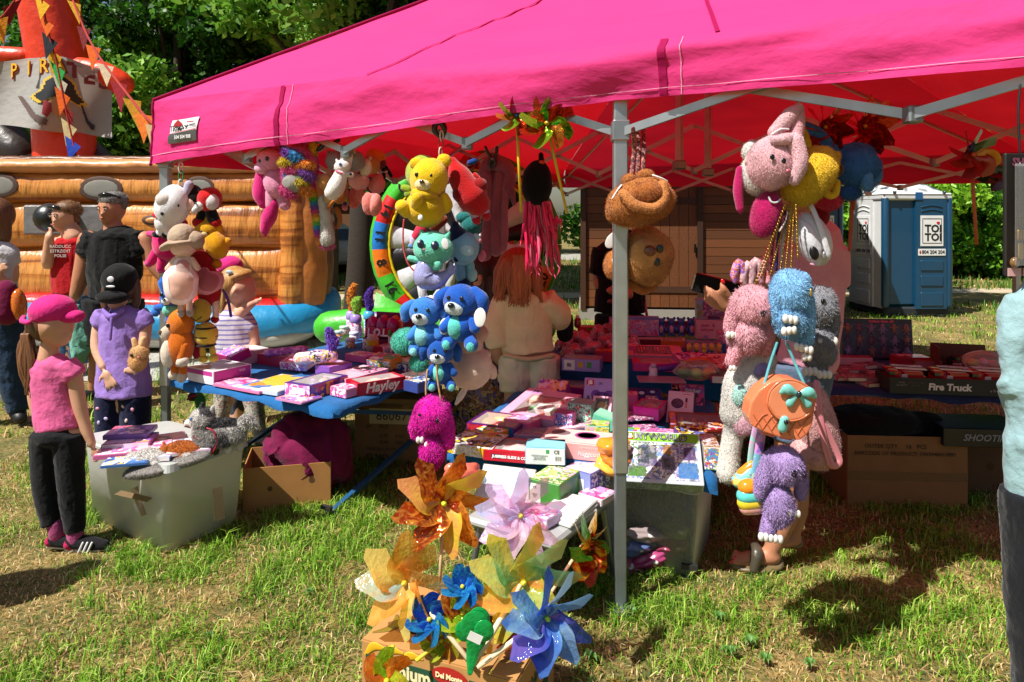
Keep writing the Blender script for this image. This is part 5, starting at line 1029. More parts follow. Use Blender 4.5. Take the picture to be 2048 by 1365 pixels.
def firetray():
    c = G(1900,790,Z4); t = thing('display_tray','black display tray lettered for fire trucks','display tray',c,(0,0,-8)); m = mat('#151518','card')
    g = MB(); g.box((0,.09,.005),(.62,.2,.008)); g.box((0,-.01,.045),(.62,.006,.085)); g.box((0,.19,.045),(.62,.006,.085)); g.box((-.308,.09,.045),(.006,.2,.085)); g.box((.308,.09,.045),(.006,.2,.085)); g.build('carton',m,t)
    text('Fire Truck',.05,t,'lettering',mat('#d8d4d8'),(-.01,-.016,.042),(90,0,0),.002,shear=.1); text('HIGH\nQUALITY',.014,t,'lettering',mat('#8a8488'),(-.25,-.016,.055),(90,0,0)); text('SIMULATION\nMODEL',.014,t,'lettering',mat('#5a5458'),(-.18,-.016,.055),(90,0,0)); text('e Friction',.02,t,'lettering',mat('#a8a4a8'),(.23,-.016,.03),(90,0,0))
    for i,(x,y) in enumerate([(-.2,.05),(-.19,.13),(.03,.05),(.05,.13),(.22,.05),(.23,.13)]):
        R = Matrix.Rotation(math.radians(-8),3,'Z'); truck(c + R @ V((x,y,.012 + .02)),-8,'red toy fire truck with a ladder, %s of the tray' % ('front left','back left','front middle','back middle','front right','back right')[i])
firetray()
pbox('small brown carton behind the truck tray',1850,738,Z4,.16,.1,.06,-6,'#8a6238',front='#b0707c',top='#9a7348')
def opencarton():
    t = thing('open_carton','open brown carton with a black and pink toy lorry','carton',G(1925,745,Z4),(0,0,-18)); c = mat('#5a2c1c','card')
    for p,d,n in (((0,.1,.08),(.3,.006,.16),'back_wall'),((-.15,.0,.08),(.006,.2,.16),'side_wall'),((.15,0,.06),(.006,.2,.12),'side_wall'),((0,-.1,.03),(.3,.006,.06),'front_wall'),((0,0,.004),(.3,.2,.006),'floor')): MB().box(p,d).build(n,c,t)
    g = MB(); g.box((-.05,-.02,.06),(.06,.12,.05),None,0,.006); g.box((-.05,-.05,.095),(.05,.05,.03),None,0,.006); g.build('lorry_body',mat('#141216','gloss'),t); MB().box((-.05,-.083,.06),(.05,.004,.02)).build('lorry_grille',mat('#b87a88','gloss'),t)
    for x in (-.085,-.015): MB().tube([(x - .006,-.06,.03),(x + .006,-.06,.03)],.024,12).build('lorry_wheel',mat('#101012'),t)
opencarton()
trace('clear_tub_of_toys','clear lidded bowl with yellow and pink toys by the teal sleeve','bowl',3.9,[('toy','#c8a020',[('e',1945,726,12,9)],{'k': 'gloss'}),('toy','#c02a50',[('e',1985,730,14,10)],{'k': 'gloss'}),('toy','#d86a9a',[('e',1966,724,9,8)],{'k': 'gloss'}),('bowl',clear('#f0e8d8',.2,.1),[('e',1968,722,42,20,0,30)],{'lump': .05})])
# more boxes crowding the tables: x, y, z, w, depth, h, yaw, tilt, colour, palette, label
for i,(x,y,z,w,d_,h,yw,tl,cc,p,lab) in enumerate([
    (598,800,Z1,.2,.15,.012,-30,0,'#c88ab8',PU,'thin lilac magazine at the near edge of the long table'),(690,792,Z1,.13,.1,.05,-35,0,'#e090b0',PK,'little pink box beside the doll box'),(845,780,Z1,.12,.18,.06,-40,0,'#3a4a90',BL,'small blue box at the near right corner of the long table'),(600,742,Z1,.2,.14,.05,-20,14,'#e8d0e0',PK,'pale pink carton leaning behind the canvas'),(668,758,Z1,.13,.18,.09,-34,0,'#7a4ab0',PU,'upright violet carton between the doll box and the pink box'),(770,742,Z1,.18,.14,.06,-22,10,'#e8b030',MIX,'yellow and red carton behind the red script box'),(725,722,Z1,.2,.14,.045,-32,0,'#d860a0',PK,'rose carton in the middle of the long table'),(850,742,Z1,.15,.2,.05,-24,0,'#b02050',RD,'wine red carton half under the blue plush'),(470,728,Z1,.2,.14,.06,-40,18,'#c02080',PU,'magenta carton behind the plush bee'),(640,738,Z1,.16,.12,.03,-10,0,'#50a0c8',BL,'light blue carton behind the doll box'),
    (1045,862,Z2,.16,.12,.06,-36,0,'#e06090',PK,'rose carton between the window boxes'),(1195,885,Z2,.12,.1,.09,-10,0,'#50b0a0',GR,'teal carton beside the coral box'),(1255,905,Z2,.12,.1,.1,-12,0,'#e0b040',MIX,'yellow carton just behind the tent leg'),(1110,808,Z2,.18,.1,.1,-22,30,'#b05aa0',PU,'violet carton leaning at the back of the low table'),(1250,830,Z2,.14,.1,.12,-14,0,'#d8488a',PK,'bright pink carton under the lilac flower box'),(1430,890,Z2,.13,.16,.08,-6,0,'#8a5a3a',RD,'brown figure carton at the right end of the low table'),(1385,895,Z2,.16,.1,.05,8,12,'#5a3a80',DK,'dark violet card set above the brick set box'),(980,882,Z2,.14,.12,.05,-40,0,'#e8a030',MIX,'orange carton at the left end of the low table'),
    (1245,708,Z3,.2,.12,.06,-12,0,'#c83a78',PK,'deep pink carton beside the crayon set'),(1380,738,Z3,.2,.12,.05,10,12,'#a85a90',PU,'mauve carton behind the play dough'),(1215,722,Z3,.16,.12,.07,-16,0,'#b02a48',RD,'ruby carton in front of the toy heap'),(1455,700,Z3,.14,.1,.13,-8,0,'#c87a9a',PK,'dusty pink carton at the far right of the back table'),(1360,668,Z3,.3,.06,.1,-6,0,'#a03a60',RD,'long wine carton behind the bear figurines'),(1240,668,Z3,.18,.08,.13,-8,0,'#8a4aa0',PU,'violet carton standing left of the lavender set'),
    (1820,735,Z4,.2,.12,.07,-6,0,'#a02030',RD,'red carton behind the truck tray'),(1850,765,Z4,.1,.1,.04,20,0,'#7a2030',RD,'small wine coloured pack left of the truck tray'),
    (1020,1020,Z5,.16,.12,.03,-30,0,'#d8d8e0',('#e8e8f0','#c8d0e8','#e0c8d8'),'pearl white pouch at the near edge of the low grey table'),(1085,1045,Z5,.12,.1,.04,-40,0,'#c8a8d0',PK,'lilac pouch at the near corner of the low grey table'),(1195,1000,Z5,.12,.12,.03,-40,0,'#e0d0d8',PK,'blush pack at the right edge of the low grey table')]):
    pbox(lab,x,y,z,w,d_,h,yw,cc,top=art(300 + i,p,22),front=art(330 + i,p,30) if i % 2 else cc,tilt=tl,lift=.004 + (.03 if tl else 0))
# ---- things on the ground
def carton(label,x,y,w,dp,h,yaw,col,texts=(),name='carton',open_=False,d=None,tape=None,holes=(),inner='#5a3f22'):
    loc = G(x,y); t = thing(name,label,'carton',loc,(0,0,yaw)); m = mat(col,'card',.75); T = .006
    g = []
    for p,dd,n in (((0,-dp / 2,h / 2),(w,T,h),'front_wall'),((0,dp / 2,h / 2),(w,T,h),'back_wall'),((-w / 2,0,h / 2),(T,dp - T,h - .002),'side_wall'),((w / 2,0,h / 2),(T,dp - T,h - .002),'side_wall'),((0,0,.006),(w - T,dp - T,T),'floor')):
        q = MB().box(p,dd); q.build(n,m,t)
    if not open_: MB().box((0,0,h - .004),(w - T,dp - T,T)).build('lid',m,t)
    for f,u,v,sz,s,c in texts:
        l,r = {'f': (((u - .5) * w,-dp / 2 - .007,v * h),(90,0,0)),'r': ((w / 2 + .005,(u - .5) * dp,v * h),(90,0,90)),'l': ((-w / 2 - .005,(.5 - u) * dp,v * h),(90,0,-90))}[f]; text(s,sz,t,'lettering',mat(c,'card'),l,r)
    for (f,u,v,r) in holes:
        p,R = {'f': (((u - .5) * w,-dp / 2 - .004,v * h),Matrix.Rotation(math.radians(90),3,'X')),'l': ((-w / 2 - .004,(.5 - u) * dp,v * h),Matrix.Rotation(math.radians(90),3,'Y'))}[f]
        MB().lathe([(0,0),(r,0)],p,16,R=R).build('hole',mat(inner,'card',.9),t)
    if tape: MB().box((0,-dp / 2 - .0045,h * tape),(w,.002,.05)).build('tape',clear('#c8a878',.35,.08),t)
    return t
carton('brown banana carton standing open beside the clear tub',580,992,.46,.36,.24,14,'#a9763f',open_=True,holes=[('f',.3,.5,.014),('f',.78,.62,.016),('l',.35,.4,.014)])
carton('printed shipping carton with number 86067 under the long table',800,905,.5,.4,.42,-6,'#8f6a40',[('f',.5,.73,.085,'86067','#15120e'),('f',.3,.56,.035,'24      PCS','#2a2018'),('f',.5,.42,.03,'G.W.     KGS','#2a2018'),('f',.5,.32,.03,'N.W.     KGS','#2a2018'),('f',.36,.21,.026,'MEAS 58 X 54 CM','#2a2018'),('f',.32,.08,.06,'C/NO:','#15120e'),('f',.45,.9,.03,'ST620A ST620A','#2a2018')],tape=.87)
t = [o for o in bpy.data.objects if o.name.startswith('carton') and o.parent is None][-1]
MB().box((0,-.2045,.305),(.3,.003,.1)).build('number_label',mat('#cfb98c','card'),t)
carton('large taped carton lettered with a barcode line',1775,985,.64,.45,.40,-4,'#8a5f34',[('f',.4,.86,.032,'OUTER QTY.    16   PCS','#1c140c'),('f',.48,.76,.030,'BARCODE OF PRODUCT: 5903940017891','#1c140c')],tape=.45,open_=True)
carton('plain brown carton behind the blue table leg',1955,960,.5,.4,.34,-6,'#6a4526',holes=[('f',.42,.45,.022)],texts=[('f',.55,.12,.03,'1 2 3 4 5','#1c140c')])
pbox('black box with slanted silver lettering on the plain carton',1945,878,.36,.46,.3,.10,-6,'#15181c',top='#2a4a5e',front='#15181c',texts=[('f',.5,.5,.05,'SHOOTING','#8a9094',{'shear': .3,'bold': .001})],name='toy_box')
trace('black_sack','black sack slumped on the taped carton','sack',3.95,[('sack','#0c0c0e',[('e',1745,842,100,30,2,60),('e',1850,846,40,22,0,40)],{'k': 'cloth','rm': 5,'wr': 3})])
trace('cloth_bag','maroon cloth bundle lying on the grass behind the brown carton','bundle',4.0,[('bundle','#6b0f3c',[('e',622,912,76,62,0,60),('e',575,880,30,42,30,40),('e',665,900,36,60,-20,40),('e',600,850,26,20,20,24),('c',[(545,905,14),(600,862,18),(660,850,14),(690,890,12)])],{'k': 'cloth','rm': 4,'wr': 17,'ws': (5,5,6)}),('lining','#d0547f',[('e',560,866,12,20,25,16)],{'k': 'cloth'})],o=(622,955))
def tub(label,corners,h,name='storage_tub',lid=True,fr=.24):
    """clear plastic tub; corners of its base on the ground"""
    c = sum(corners,V((0,0,0))) / 4; t = thing(name,label,'storage tub',c); fm = clear('#ffffff',fr,.3)
    q = [p - c for p in corners]; k = len(q); g = MB(); top = [p * 1.10 + V((0,0,h)) for p in q]
    def rnd(ps,z,r=.04,n=4):
        out = []
        for i,p in enumerate(ps):
            a,b = ps[i - 1],ps[(i + 1) % 4]; da,db = (a - p).normalized() * r,(b - p).normalized() * r
            for j in range(n + 1):
                u = j / n; out.append(p + da * (1 - u) ** 2 + db * u * u)
        return [V((p.x,p.y,z)) for p in out]
    lo,hi = rnd(q,.012),rnd(top,h); n = len(lo)
    g.add(lo + hi,[(i,(i + 1) % n,n + (i + 1) % n,n + i) for i in range(n)] + [tuple(range(n - 1,-1,-1))],0,True); g.build('tub_body',fm,t)
    rim = MB(); pts = rnd([p * 1.02 for p in top],h); rim.tube(pts + pts[:2],.011,8,spline=False,round_=False); rim.build('rim',clear('#e8ecec',.5,.25),t)
    for i in range(4):
        a,b = q[i].lerp(q[(i + 1) % 4],.06),top[i].lerp(top[(i + 1) % 4],.06)
    if lid:
        l = MB(); lo2,hi2 = rnd([p * 1.06 for p in top],h - .012),rnd([p * 1.03 for p in top],h + .022); l.add(lo2 + hi2,[(i,(i + 1) % n,n + (i + 1) % n,n + i) for i in range(n)] + [tuple(range(n,2 * n))],0,False); l.build('lid',mat('#b9bcb8','gloss',.35),t)
    return t,top,h
TUBA,TA_top,_ = tub('clear lidded storage tub beside the two girls with plush cats on its lid',[G(332,1112),G(478,1045),G(335,1000),G(182,1036)],.42,fr=.66)
trace('box_in_tub','green box seen through the left tub wall','box',3.62,[('box','#6fae4a',[('p',[(375,1030),(440,1015),(440,990),(375,1004)],30,0)],{'k': 'card'}),('print','#b8a060',[('p',[(385,1018),(430,1008),(430,998),(385,1008)],2,-17)],{'k': 'card'})])
trace('dark_case_in_tub','dark rounded case at the bottom of the left tub','case',3.4,[('case','#23282c',[('c',[(318,1075,24),(345,1072,24)])],{'k': 'plain'})])
for i,(x0,y0,x1,y1) in enumerate([(236,985,300,1000),(345,990,352,1060),(435,975,440,1040),(270,975,292,1030)]):
    a,b = P(x0,y0,3.30 + .06 * (i % 2)),P(x1,y1,3.28 + .05 * (i % 2)); MB().bar(a - TUBA.location,b - TUBA.location,.05,.001).build('tape',clear('#b8a080',.35,.1),TUBA)
TUBB,_,_ = tub('open clear tub under the low table behind the middle leg',[G(1210,1108),G(1385,1162),G(1420,1075),G(1240,1040)],.40,lid=False,fr=.16)
for i,(x,y,c,rx) in enumerate([(1300,1120,'#a03a6a',50),(1270,1095,'#5a6a9a',36),(1345,1092,'#8a3a50',34),(1290,1068,'#9a8a8a',44),(1350,1060,'#6a7a50',30),(1250,1130,'#b05a80',30)]):
    trace('packed_toy','%s wrapped toy inside the open tub' % ('magenta','blue','wine red','grey','olive','rose')[i],'toy',3.12,[('toy',c,[('e',x,y,rx,14,8 * i - 20,18)],{'k': 'gloss','lump': .35}),('label_card','#d8d0c8',[('e',x + 8,y - 2,10,6,10,17,-3)],{'k': 'card'})],'toys packed in the open tub')
# books on the left tub
ZL = .447
for i,(x,y,w,d_,h,yw,c,p,lab,lf) in enumerate([
    (250,905,.24,.17,.022,18,'#d86aa0',PK,'pink activity book lying lowest on the tub near the girl in pink',0),(262,893,.22,.17,.02,12,'#b04a98',PU,'magenta thick book in the middle of the tub stack',.022),(262,886,.21,.16,.024,10,'#7a58a8',('#8a68c0','#c8a8e0','#d05a70','#4a3a7a','#e8c0d8'),'violet mermaid picture book on top of the tub stack',.044),
    (330,880,.20,.15,.012,30,'#c86a8a',('#e0b0a0','#d87a9a','#f0d8c8','#8a5a4a'),'pink portrait book at the back of the tub',0),(365,893,.2,.16,.012,20,'#7fb8c8',('#9cd0d8','#d890b0','#e8e0e8','#5a90b0'),'pale blue picture book behind the toy husky',.004),(378,905,.2,.15,.014,24,'#d890b8',PK,'light pink picture book beneath the toy husky chest',.012),
    (300,900,.2,.14,.02,24,'#d04a8a',PK,'hot pink book behind the plush cats',.0),(310,915,.18,.12,.02,8,'#5a6aa0',('#c84a5a','#3a5a90','#e8e8f0'),'striped notebook behind the plush cats',.0),(255,925,.2,.12,.012,16,'#3a6ab0',BL,'blue booklet at the front edge of the tub',.0)]):
    pbox(lab,x,y,ZL,w,d_,h,yw,c,top=art(100 + i,p,18),front='#e0d8dc' if i % 2 else c,name='picture_book',cat='book',lift=lf)
# banana box full of pinwheels
def banana():
    c = V((-.17,2.25,0)); t = thing('banana_box','printed fruit carton holding the pinwheels in the foreground','carton',c,(0,0,-22)); m = mat('#b5854c','card',.75); w,dp,h,T = .53,.34,.25,.006
    for p,d,n in (((0,-dp / 2,h / 2),(w,T,h),'front_wall'),((0,dp / 2,h / 2),(w,T,h),'back_wall'),((-w / 2,0,h / 2),(T,dp - T,h - .002),'side_wall'),((w / 2,0,h / 2),(T,dp - T,h - .002),'side_wall'),((0,0,.006),(w - T,dp - T,T),'floor')): MB().box(p,d).build(n,m,t)
    for p,d in (((-.215,0,h + .003),(.1,dp,.006)),((.225,0,h + .003),(.08,dp,.006)),((0,-.13,h + .0025),(.35,.08,.006)),((0,.14,h + .0025),(.35,.06,.006))): MB().box(p,d).build('lid_panel',m,t)
    f = -dp / 2 - .0045; dg = mat('#1f4a34','card'); ye = mat('#d8a81c','card')
    MB().box((-.12,f,.165),(.26,.002,.1)).build('print',dg,t); MB().box((.18,f,.175),(.13,.002,.09)).build('print',dg,t); MB().box((-.04,f,.05),(.36,.002,.035)).build('print',ye,t)
    text('Premium',.058,t,'lettering',mat('#e8d8a8','card'),(-.12,f - .002,.188),(90,0,0),.002); text('BANANAS',.048,t,'lettering',mat('#e8d8a8','card'),(-.12,f - .002,.138),(90,0,0),.0015)
    text('Premium',.032,t,'lettering',mat('#e8d8a8','card'),(.18,f - .002,.197),(90,0,0),.001); text('BANANAS',.028,t,'lettering',mat('#e8d8a8','card'),(.18,f - .002,.155),(90,0,0),.001)
    o = MB().lathe([(0,0),(1,0)],n=24).build('print',mat('#a8201c','card'),t); o.location = (.05,f - .003,.215); o.rotation_euler = (math.radians(90),0,0); o.scale = (.06,.028,1)
    text('Del Monte',.021,t,'lettering',mat('#f0e0b0','card'),(.05,f - .006,.215),(90,0,0),.001)
    for i,(x,z,r) in enumerate([(-.22,.232,25),(-.16,.234,10),(-.09,.232,-5)]): MB().tube([(x - .03,f,z - .02),(x,f,z + .012),(x + .045,f,z + .012)],[.006,.014,.004],8,flat=((0,1,0),.12)).build('print',ye,t)
    for x,y,r in ((-.22,-.08,40),(-.2,.06,20),(.22,-.06,-30)): MB().tube([(x - .03,y - .05,h + .007),(x + .015,y,h + .007),(x - .01,y + .06,h + .007)],[.005,.018,.006],8,flat=((0,0,1),.08)).build('print',mat('#7f6a1c','card'),t)
    MB().lathe([(.02,0),(.026,0)],(.225,.06,h + .0075),18).build('print',dg,t)
    text('13.3 C - 14.4 C  56-58 F',.013,t,'lettering',mat('#2a3a2c','card'),(.15,f - .002,.07),(90,0,0))
    text('BANANAS',.05,t,'lettering',dg,(w / 2 + .005,0,.17),(90,0,90),.001); MB().box((w / 2 + .0045,0,.09),(.002,.2,.05)).build('print',dg,t)
    return t
BAN = banana()
# ================================================================== hanging plush toys and bags
BK,WH = '#121214','#d8d4d0'
def eye(x,y,r=3,c=BK,dz=-20,ry=None):
    return ('eye',c,[('e',x,y,r,ry or r * 1.15,0,2,dz)],{'k': 'gloss'})
def hook(label,x,y,d,n,cols,group='hooks and carabiners'):
    t = thing('carabiner_chain',label,'carabiner',P(x,y,d),group=group); s = d / FPX
    for i in range(n):
        c = V((random.uniform(-2,2) * s,0,-(i * 17) * s)); a = [c + V((math.cos(k / 12 * 6.283) * 4.5 * s * (1 if i % 2 else .6),math.cos(k / 12 * 6.283) * 4.5 * s * (0 if i % 2 else .8),math.sin(k / 12 * 6.283) * 10.5 * s)) for k in range(13)]
        MB().tube(a,1.5 * s,6,round_=False).build('link',mat(cols[i % len(cols)],'gloss'),t)
# ---- bunch on the left tent leg
DA = 4.12
hook('white and green carabiners holding the plush bunch on the corner leg',362,336,DA,4,('#d8d8d8','#1f7a3a','#d8d8d8','#8a8a90'))
GA = 'plush toys on the corner leg'
trace('plush_puppy','white plush puppy with big eye and black feet topmost on the corner leg','plush toy',DA,[('head','#e4e2e4',[('e',346,412,33,44,18)]),('muzzle','#d8cfc8',[('e',340,400,16,14,0,12,-24)]),('ear',BK,[('e',360,378,9,7)]),('ear','#b0a8c0',[('c',[(372,392,8),(378,370,9)])]),('body','#e4e2e4',[('e',330,446,19,20,10)]),('leg','#e4e2e4',[('c',[(324,455,8),(320,466,8)])]),('leg','#e4e2e4',[('c',[(336,456,8),(335,468,8)])]),('foot',BK,[('e',315,469,11,7)]),('foot',BK,[('e',333,471,9,8)]),('scarf','#c81a3a',[('c',[(316,430,4,-14),(332,438,4,-18),(345,446,3,-12)])],{'k': 'cloth'}),eye(334,400,6,BK,-31),eye(368,412,3,BK,-24),('eye',BK,[('e',340,428,4,4,0,2,-30)],{'k': 'gloss'})],GA)
trace('hooded_plush','black and red hooded plush doll with round red feet','plush toy',DA + .05,[('hood','#c01418',[('e',418,400,24,26,30)]),('head','#1c1416',[('e',387,396,22,26)]),('face','#e0b8a8',[('e',384,410,13,14,0,9,-18)]),('muzzle','#dcdad8',[('c',[(408,412,9,-16),(398,422,6,-20)])]),('cheek','#d8d4d4',[('e',428,404,15,17,0,12,-12)]),('leg','#141416',[('c',[(408,420,9),(402,436,10)])]),('leg','#141416',[('c',[(420,420,11),(428,440,12)])]),('foot','#b81418',[('e',398,445,13,11)]),('foot','#b81418',[('e',430,446,13,11)]),('tail','#141416',[('c',[(430,390,1.5),(438,400,1.5),(436,418,1.5)])]),eye(404,408,2,BK,-26)],GA)
trace('plush_dog','magenta plush dog hanging sideways behind the cloth doll','plush toy',DA + .1,[('body','#d81a6e',[('e',332,488,25,34,-12)]),('head','#d81a6e',[('e',350,450,26,18)]),('muzzle','#e04a8a',[('c',[(318,472,9),(298,468,6)])]),('leg','#d81a6e',[('c',[(316,500,10),(302,524,9)])]),('leg','#d81a6e',[('c',[(326,508,9),(322,536,9)])]),('paw','#e04a8a',[('e',298,527,9,8)]),('paw','#e04a8a',[('e',322,540,8,7)]),('collar','#1c1c22',[('c',[(320,478,2),(330,500,2)])],{'k': 'cloth'})],GA)
trace('plush_bear','yellow plush bear hanging right of the cloth doll','plush toy',DA + .06,[('body','#d89a10',[('e',432,490,25,30,-20)]),('head','#dea414',[('e',414,462,25,21,-20)]),('ear','#dea414',[('e',413,440,7,12)]),('arm','#dea414',[('c',[(436,470,8),(438,456,8)])]),('leg','#d89a10',[('c',[(446,490,9),(454,484,9)])]),('leg','#d89a10',[('c',[(418,500,9),(412,498,9)])]),('muzzle','#e8cf90',[('e',416,468,8,6,0,5,-17)]),eye(412,463,2,BK,-20),eye(424,466,2,BK,-18),('paw','#e08a10',[('e',432,528,12,10)])],GA)
trace('cloth_doll','cloth doll in a wide tweed hat and peach net dress','doll',DA - .12,[('head','#e8c4ac',[('e',366,492,24,24)]),('hat','#b09a84',[('e',365,476,27,29,0,28)],{'k': 'cloth'}),('hat_brim','#a8927c',[('e',345,490,22,8,-30,26,-8),('e',390,480,20,17,40,18,0),('e',366,486,30,7,-5,34,-4)],{'k': 'cloth','rm': 2}),('torso','#c8502a',[('e',366,528,17,14)],{'k': 'cloth'}),('collar','#e8d8d0',[('e',366,514,16,6)],{'k': 'cloth'}),('skirt','#e8b294',[('c',[(366,532,16),(364,556,25),(364,580,22)])],{'k': 'cloth','wr': 2.5}),('net_overskirt',clear('#f8e0d8',.3,.5),[('c',[(366,532,19),(362,556,33),(362,580,31)])],{'lump': .1}),('arm','#e8c4ac',[('c',[(350,520,6),(336,538,6)])]),('arm','#e8c4ac',[('c',[(384,520,6),(395,536,6)])]),('leg','#e0b8a4',[('c',[(362,588,6),(362,620,6)])]),('leg','#e0b8a4',[('c',[(378,588,6),(379,620,6)])]),('shoe','#b0a090',[('e',362,626,7,9)]),('shoe','#b0a090',[('e',380,625,7,9)])],GA)
trace('cloth_doll','cloth doll in a red velvet dress with red shoes','doll',DA + .02,[('torso','#8e1018',[('e',402,520,24,20)],{'k': 'cloth'}),('skirt','#a0121c',[('c',[(405,535,18),(416,565,28),(418,590,24)])],{'k': 'cloth','wr': 3}),('net_frill',clear('#f0b0b8',.35,.5),[('c',[(410,552,22),(416,562,31)])]),('leg','#e8c0a8',[('c',[(413,595,6),(414,632,6)])]),('leg','#e8c0a8',[('c',[(430,595,6),(432,632,6)])]),('shoe','#a81018',[('e',412,638,9,7)]),('shoe','#a81018',[('e',430,639,8,8)]),('ribbon','#5a3a8a',[('c',[(446,580,2),(456,600,3),(462,632,3)])],{'k': 'cloth'})],GA)
trace('plush_blue_dog','blue plush dog with pointed ear and mint belly under the cloth doll','plush toy',DA + .02,[('head','#2a62b8',[('e',342,598,22,17,10)]),('ear','#2f6ac4',[('c',[(330,586,7),(324,566,8),(323,558,3)])]),('snout','#c4d0d8',[('e',340,601,9,7,0,6,-16)]),('nose',BK,[('e',339,597,3,2.5,0,3,-22)],{'k': 'gloss'}),('body','#6cc4b0',[('e',342,620,17,14)]),('arm','#2a62b8',[('c',[(328,614,8),(314,616,7)])]),('hand','#2a62b8',[('e',311,626,9,8)]),('leg','#2a62b8',[('c',[(342,632,8),(340,638,9)])]),('foot','#2a62b8',[('e',338,642,9,6)]),('arm','#2a62b8',[('c',[(354,622,7),(360,632,7)])]),eye(332,588,4,BK,-17),eye(350,590,3,BK,-16)],GA)
trace('plush_fox','orange plush dog with white chest hanging lowest on the corner leg','plush toy',DA - .05,[('body','#cf6a14',[('e',360,690,27,44,4)]),('chest','#d8cbb8',[('e',344,704,14,28,0,14,-14)]),('head','#d67418',[('e',362,648,26,30)]),('muzzle','#cfc0ac',[('e',340,665,14,16,20,14,-10)]),('nose','#5a3a26',[('e',332,662,6,4,0,4,-20)]),('ear','#d67418',[('c',[(366,626,10),(374,612,5)])]),eye(348,648,4,BK,-24),('arm','#cf6a14',[('c',[(374,690,11,-12),(372,712,10,-16)])]),('paw','#d8cbb8',[('e',374,720,13,10,-20,11,-18)]),('leg','#cf6a14',[('c',[(350,728,8),(350,742,8)])]),('leg','#cf6a14',[('c',[(366,728,8),(366,745,8)])]),('foot','#cbbba4',[('e',347,750,10,10)]),('foot','#cbbba4',[('e',364,754,10,12,15)])],GA)
BEE = [('body','#d8b43c',[('e',413,670,22,26)])] + [('stripe',BK,[('e',413,656 + i * 17,21.5 - abs(i - 1) * 2.5,4.5,0,22.6 - abs(i - 1) * 2.5)]) for i in range(3)]
trace('plush_bee','yellow and black striped plush bee with dangling legs','plush toy',DA - .02,BEE + [('head','#c9a83a',[('e',402,622,20,24)]),('mouth','#3a2a10',[('c',[(392,634,.8,-19),(402,638,.8,-20),(412,632,.8,-18)])]),('arm','#d8b43c',[('c',[(395,652,4),(391,668,4),(392,678,4)])]),('arm','#d8b43c',[('c',[(425,652,4),(430,668,4),(426,680,5)])]),('leg','#d8b43c',[('c',[(405,692,5),(406,708,6)])]),('leg','#d8b43c',[('c',[(424,692,5),(426,706,6)])]),('foot','#cfae40',[('e',407,718,9,8)]),('foot','#cfae40',[('e',428,716,9,9)]),eye(396,612,4,'#7a6a5a',-18),('wing','#a01838',[('e',390,700,10,22,15,8,14)])],GA)
# ---- along the left truss
trace('plush_pony','two tone pink plush pony clipped to the front truss','plush toy',3.85,[('head','#eb9cbd',[('e',541,322,27,24,20)]),('ear','#eb9cbd',[('e',518,305,7,10)]),('muzzle','#eeabc8',[('e',528,338,15,13,10,14,-10)]),('mane','#d8247c',[('c',[(528,345,15),(520,385,15),(526,408,10)])]),('forelock','#d8247c',[('c',[(545,300,10),(558,296,8),(562,312,4)])]),('body','#eb9cbd',[('e',552,368,24,32,-25)]),('leg','#eb9cbd',[('c',[(540,385,11),(542,412,11)])]),('leg','#eb9cbd',[('c',[(560,385,12),(570,410,12)])]),('leg','#eb9cbd',[('c',[(545,350,10),(536,370,9)])]),('tail','#d42478',[('c',[(548,408,11),(538,435,15),(530,458,10),(531,472,3)])]),eye(543,320,4,BK,-25),eye(527,324,3,BK,-21)],'plush toys on the front truss')
RB = ['#d8488a','#e08a2a','#d8c030','#5ab04a','#3a8ac0','#8a4ab0']
def rainbow_hat():
    parts = [('hat','#d85a98',[('e',600,338,34,46,12)],{'fur': (2600,9)})]
    for i in range(15):
        a = i * 2.4; parts.append(('fur_patch',RB[(i * 5 + i // 6) % 6],[('e',600 + 24 * math.cos(a) * (i % 3 + 1) / 3,305 + i * 5.6,17,8,24 + 20 * math.sin(i),14,-20 - 6 * (i % 3))],{'fur': (620,10)}))
    parts += [('brim_hole','#8d8a84',[('e',596,370,20,17,25,12,-36)],{'k': 'cloth'}),('tip','#d84a8a',[('c',[(600,300,14),(612,284,10),(618,276,6)])],{'fur': (700,8)}),('tip','#d8c030',[('c',[(622,310,12),(626,292,9)])],{'fur': (600,8)})]
    for i in range(14):
        parts.append(('tail_band',RB[i % 6],[('c',[(624 + i * 1.1,372 + i * 8,8),(625 + i * 1.1,380 + i * 8,8)])],{'fur': (260,6)}))
    parts += [('long_paw','#d2cec8',[('c',[(645,400,9),(652,440,11),(654,480,15)])],{'fur': (1400,7)}),('paw_trim','#d86a98',[('e',654,492,15,5)],{'fur': (500,7)})]
    trace('rainbow_fur_hat','rainbow fur hat with a long striped paw scarf','hat',3.75,parts)
rainbow_hat()
GB = 'small plush animals in a bunch'
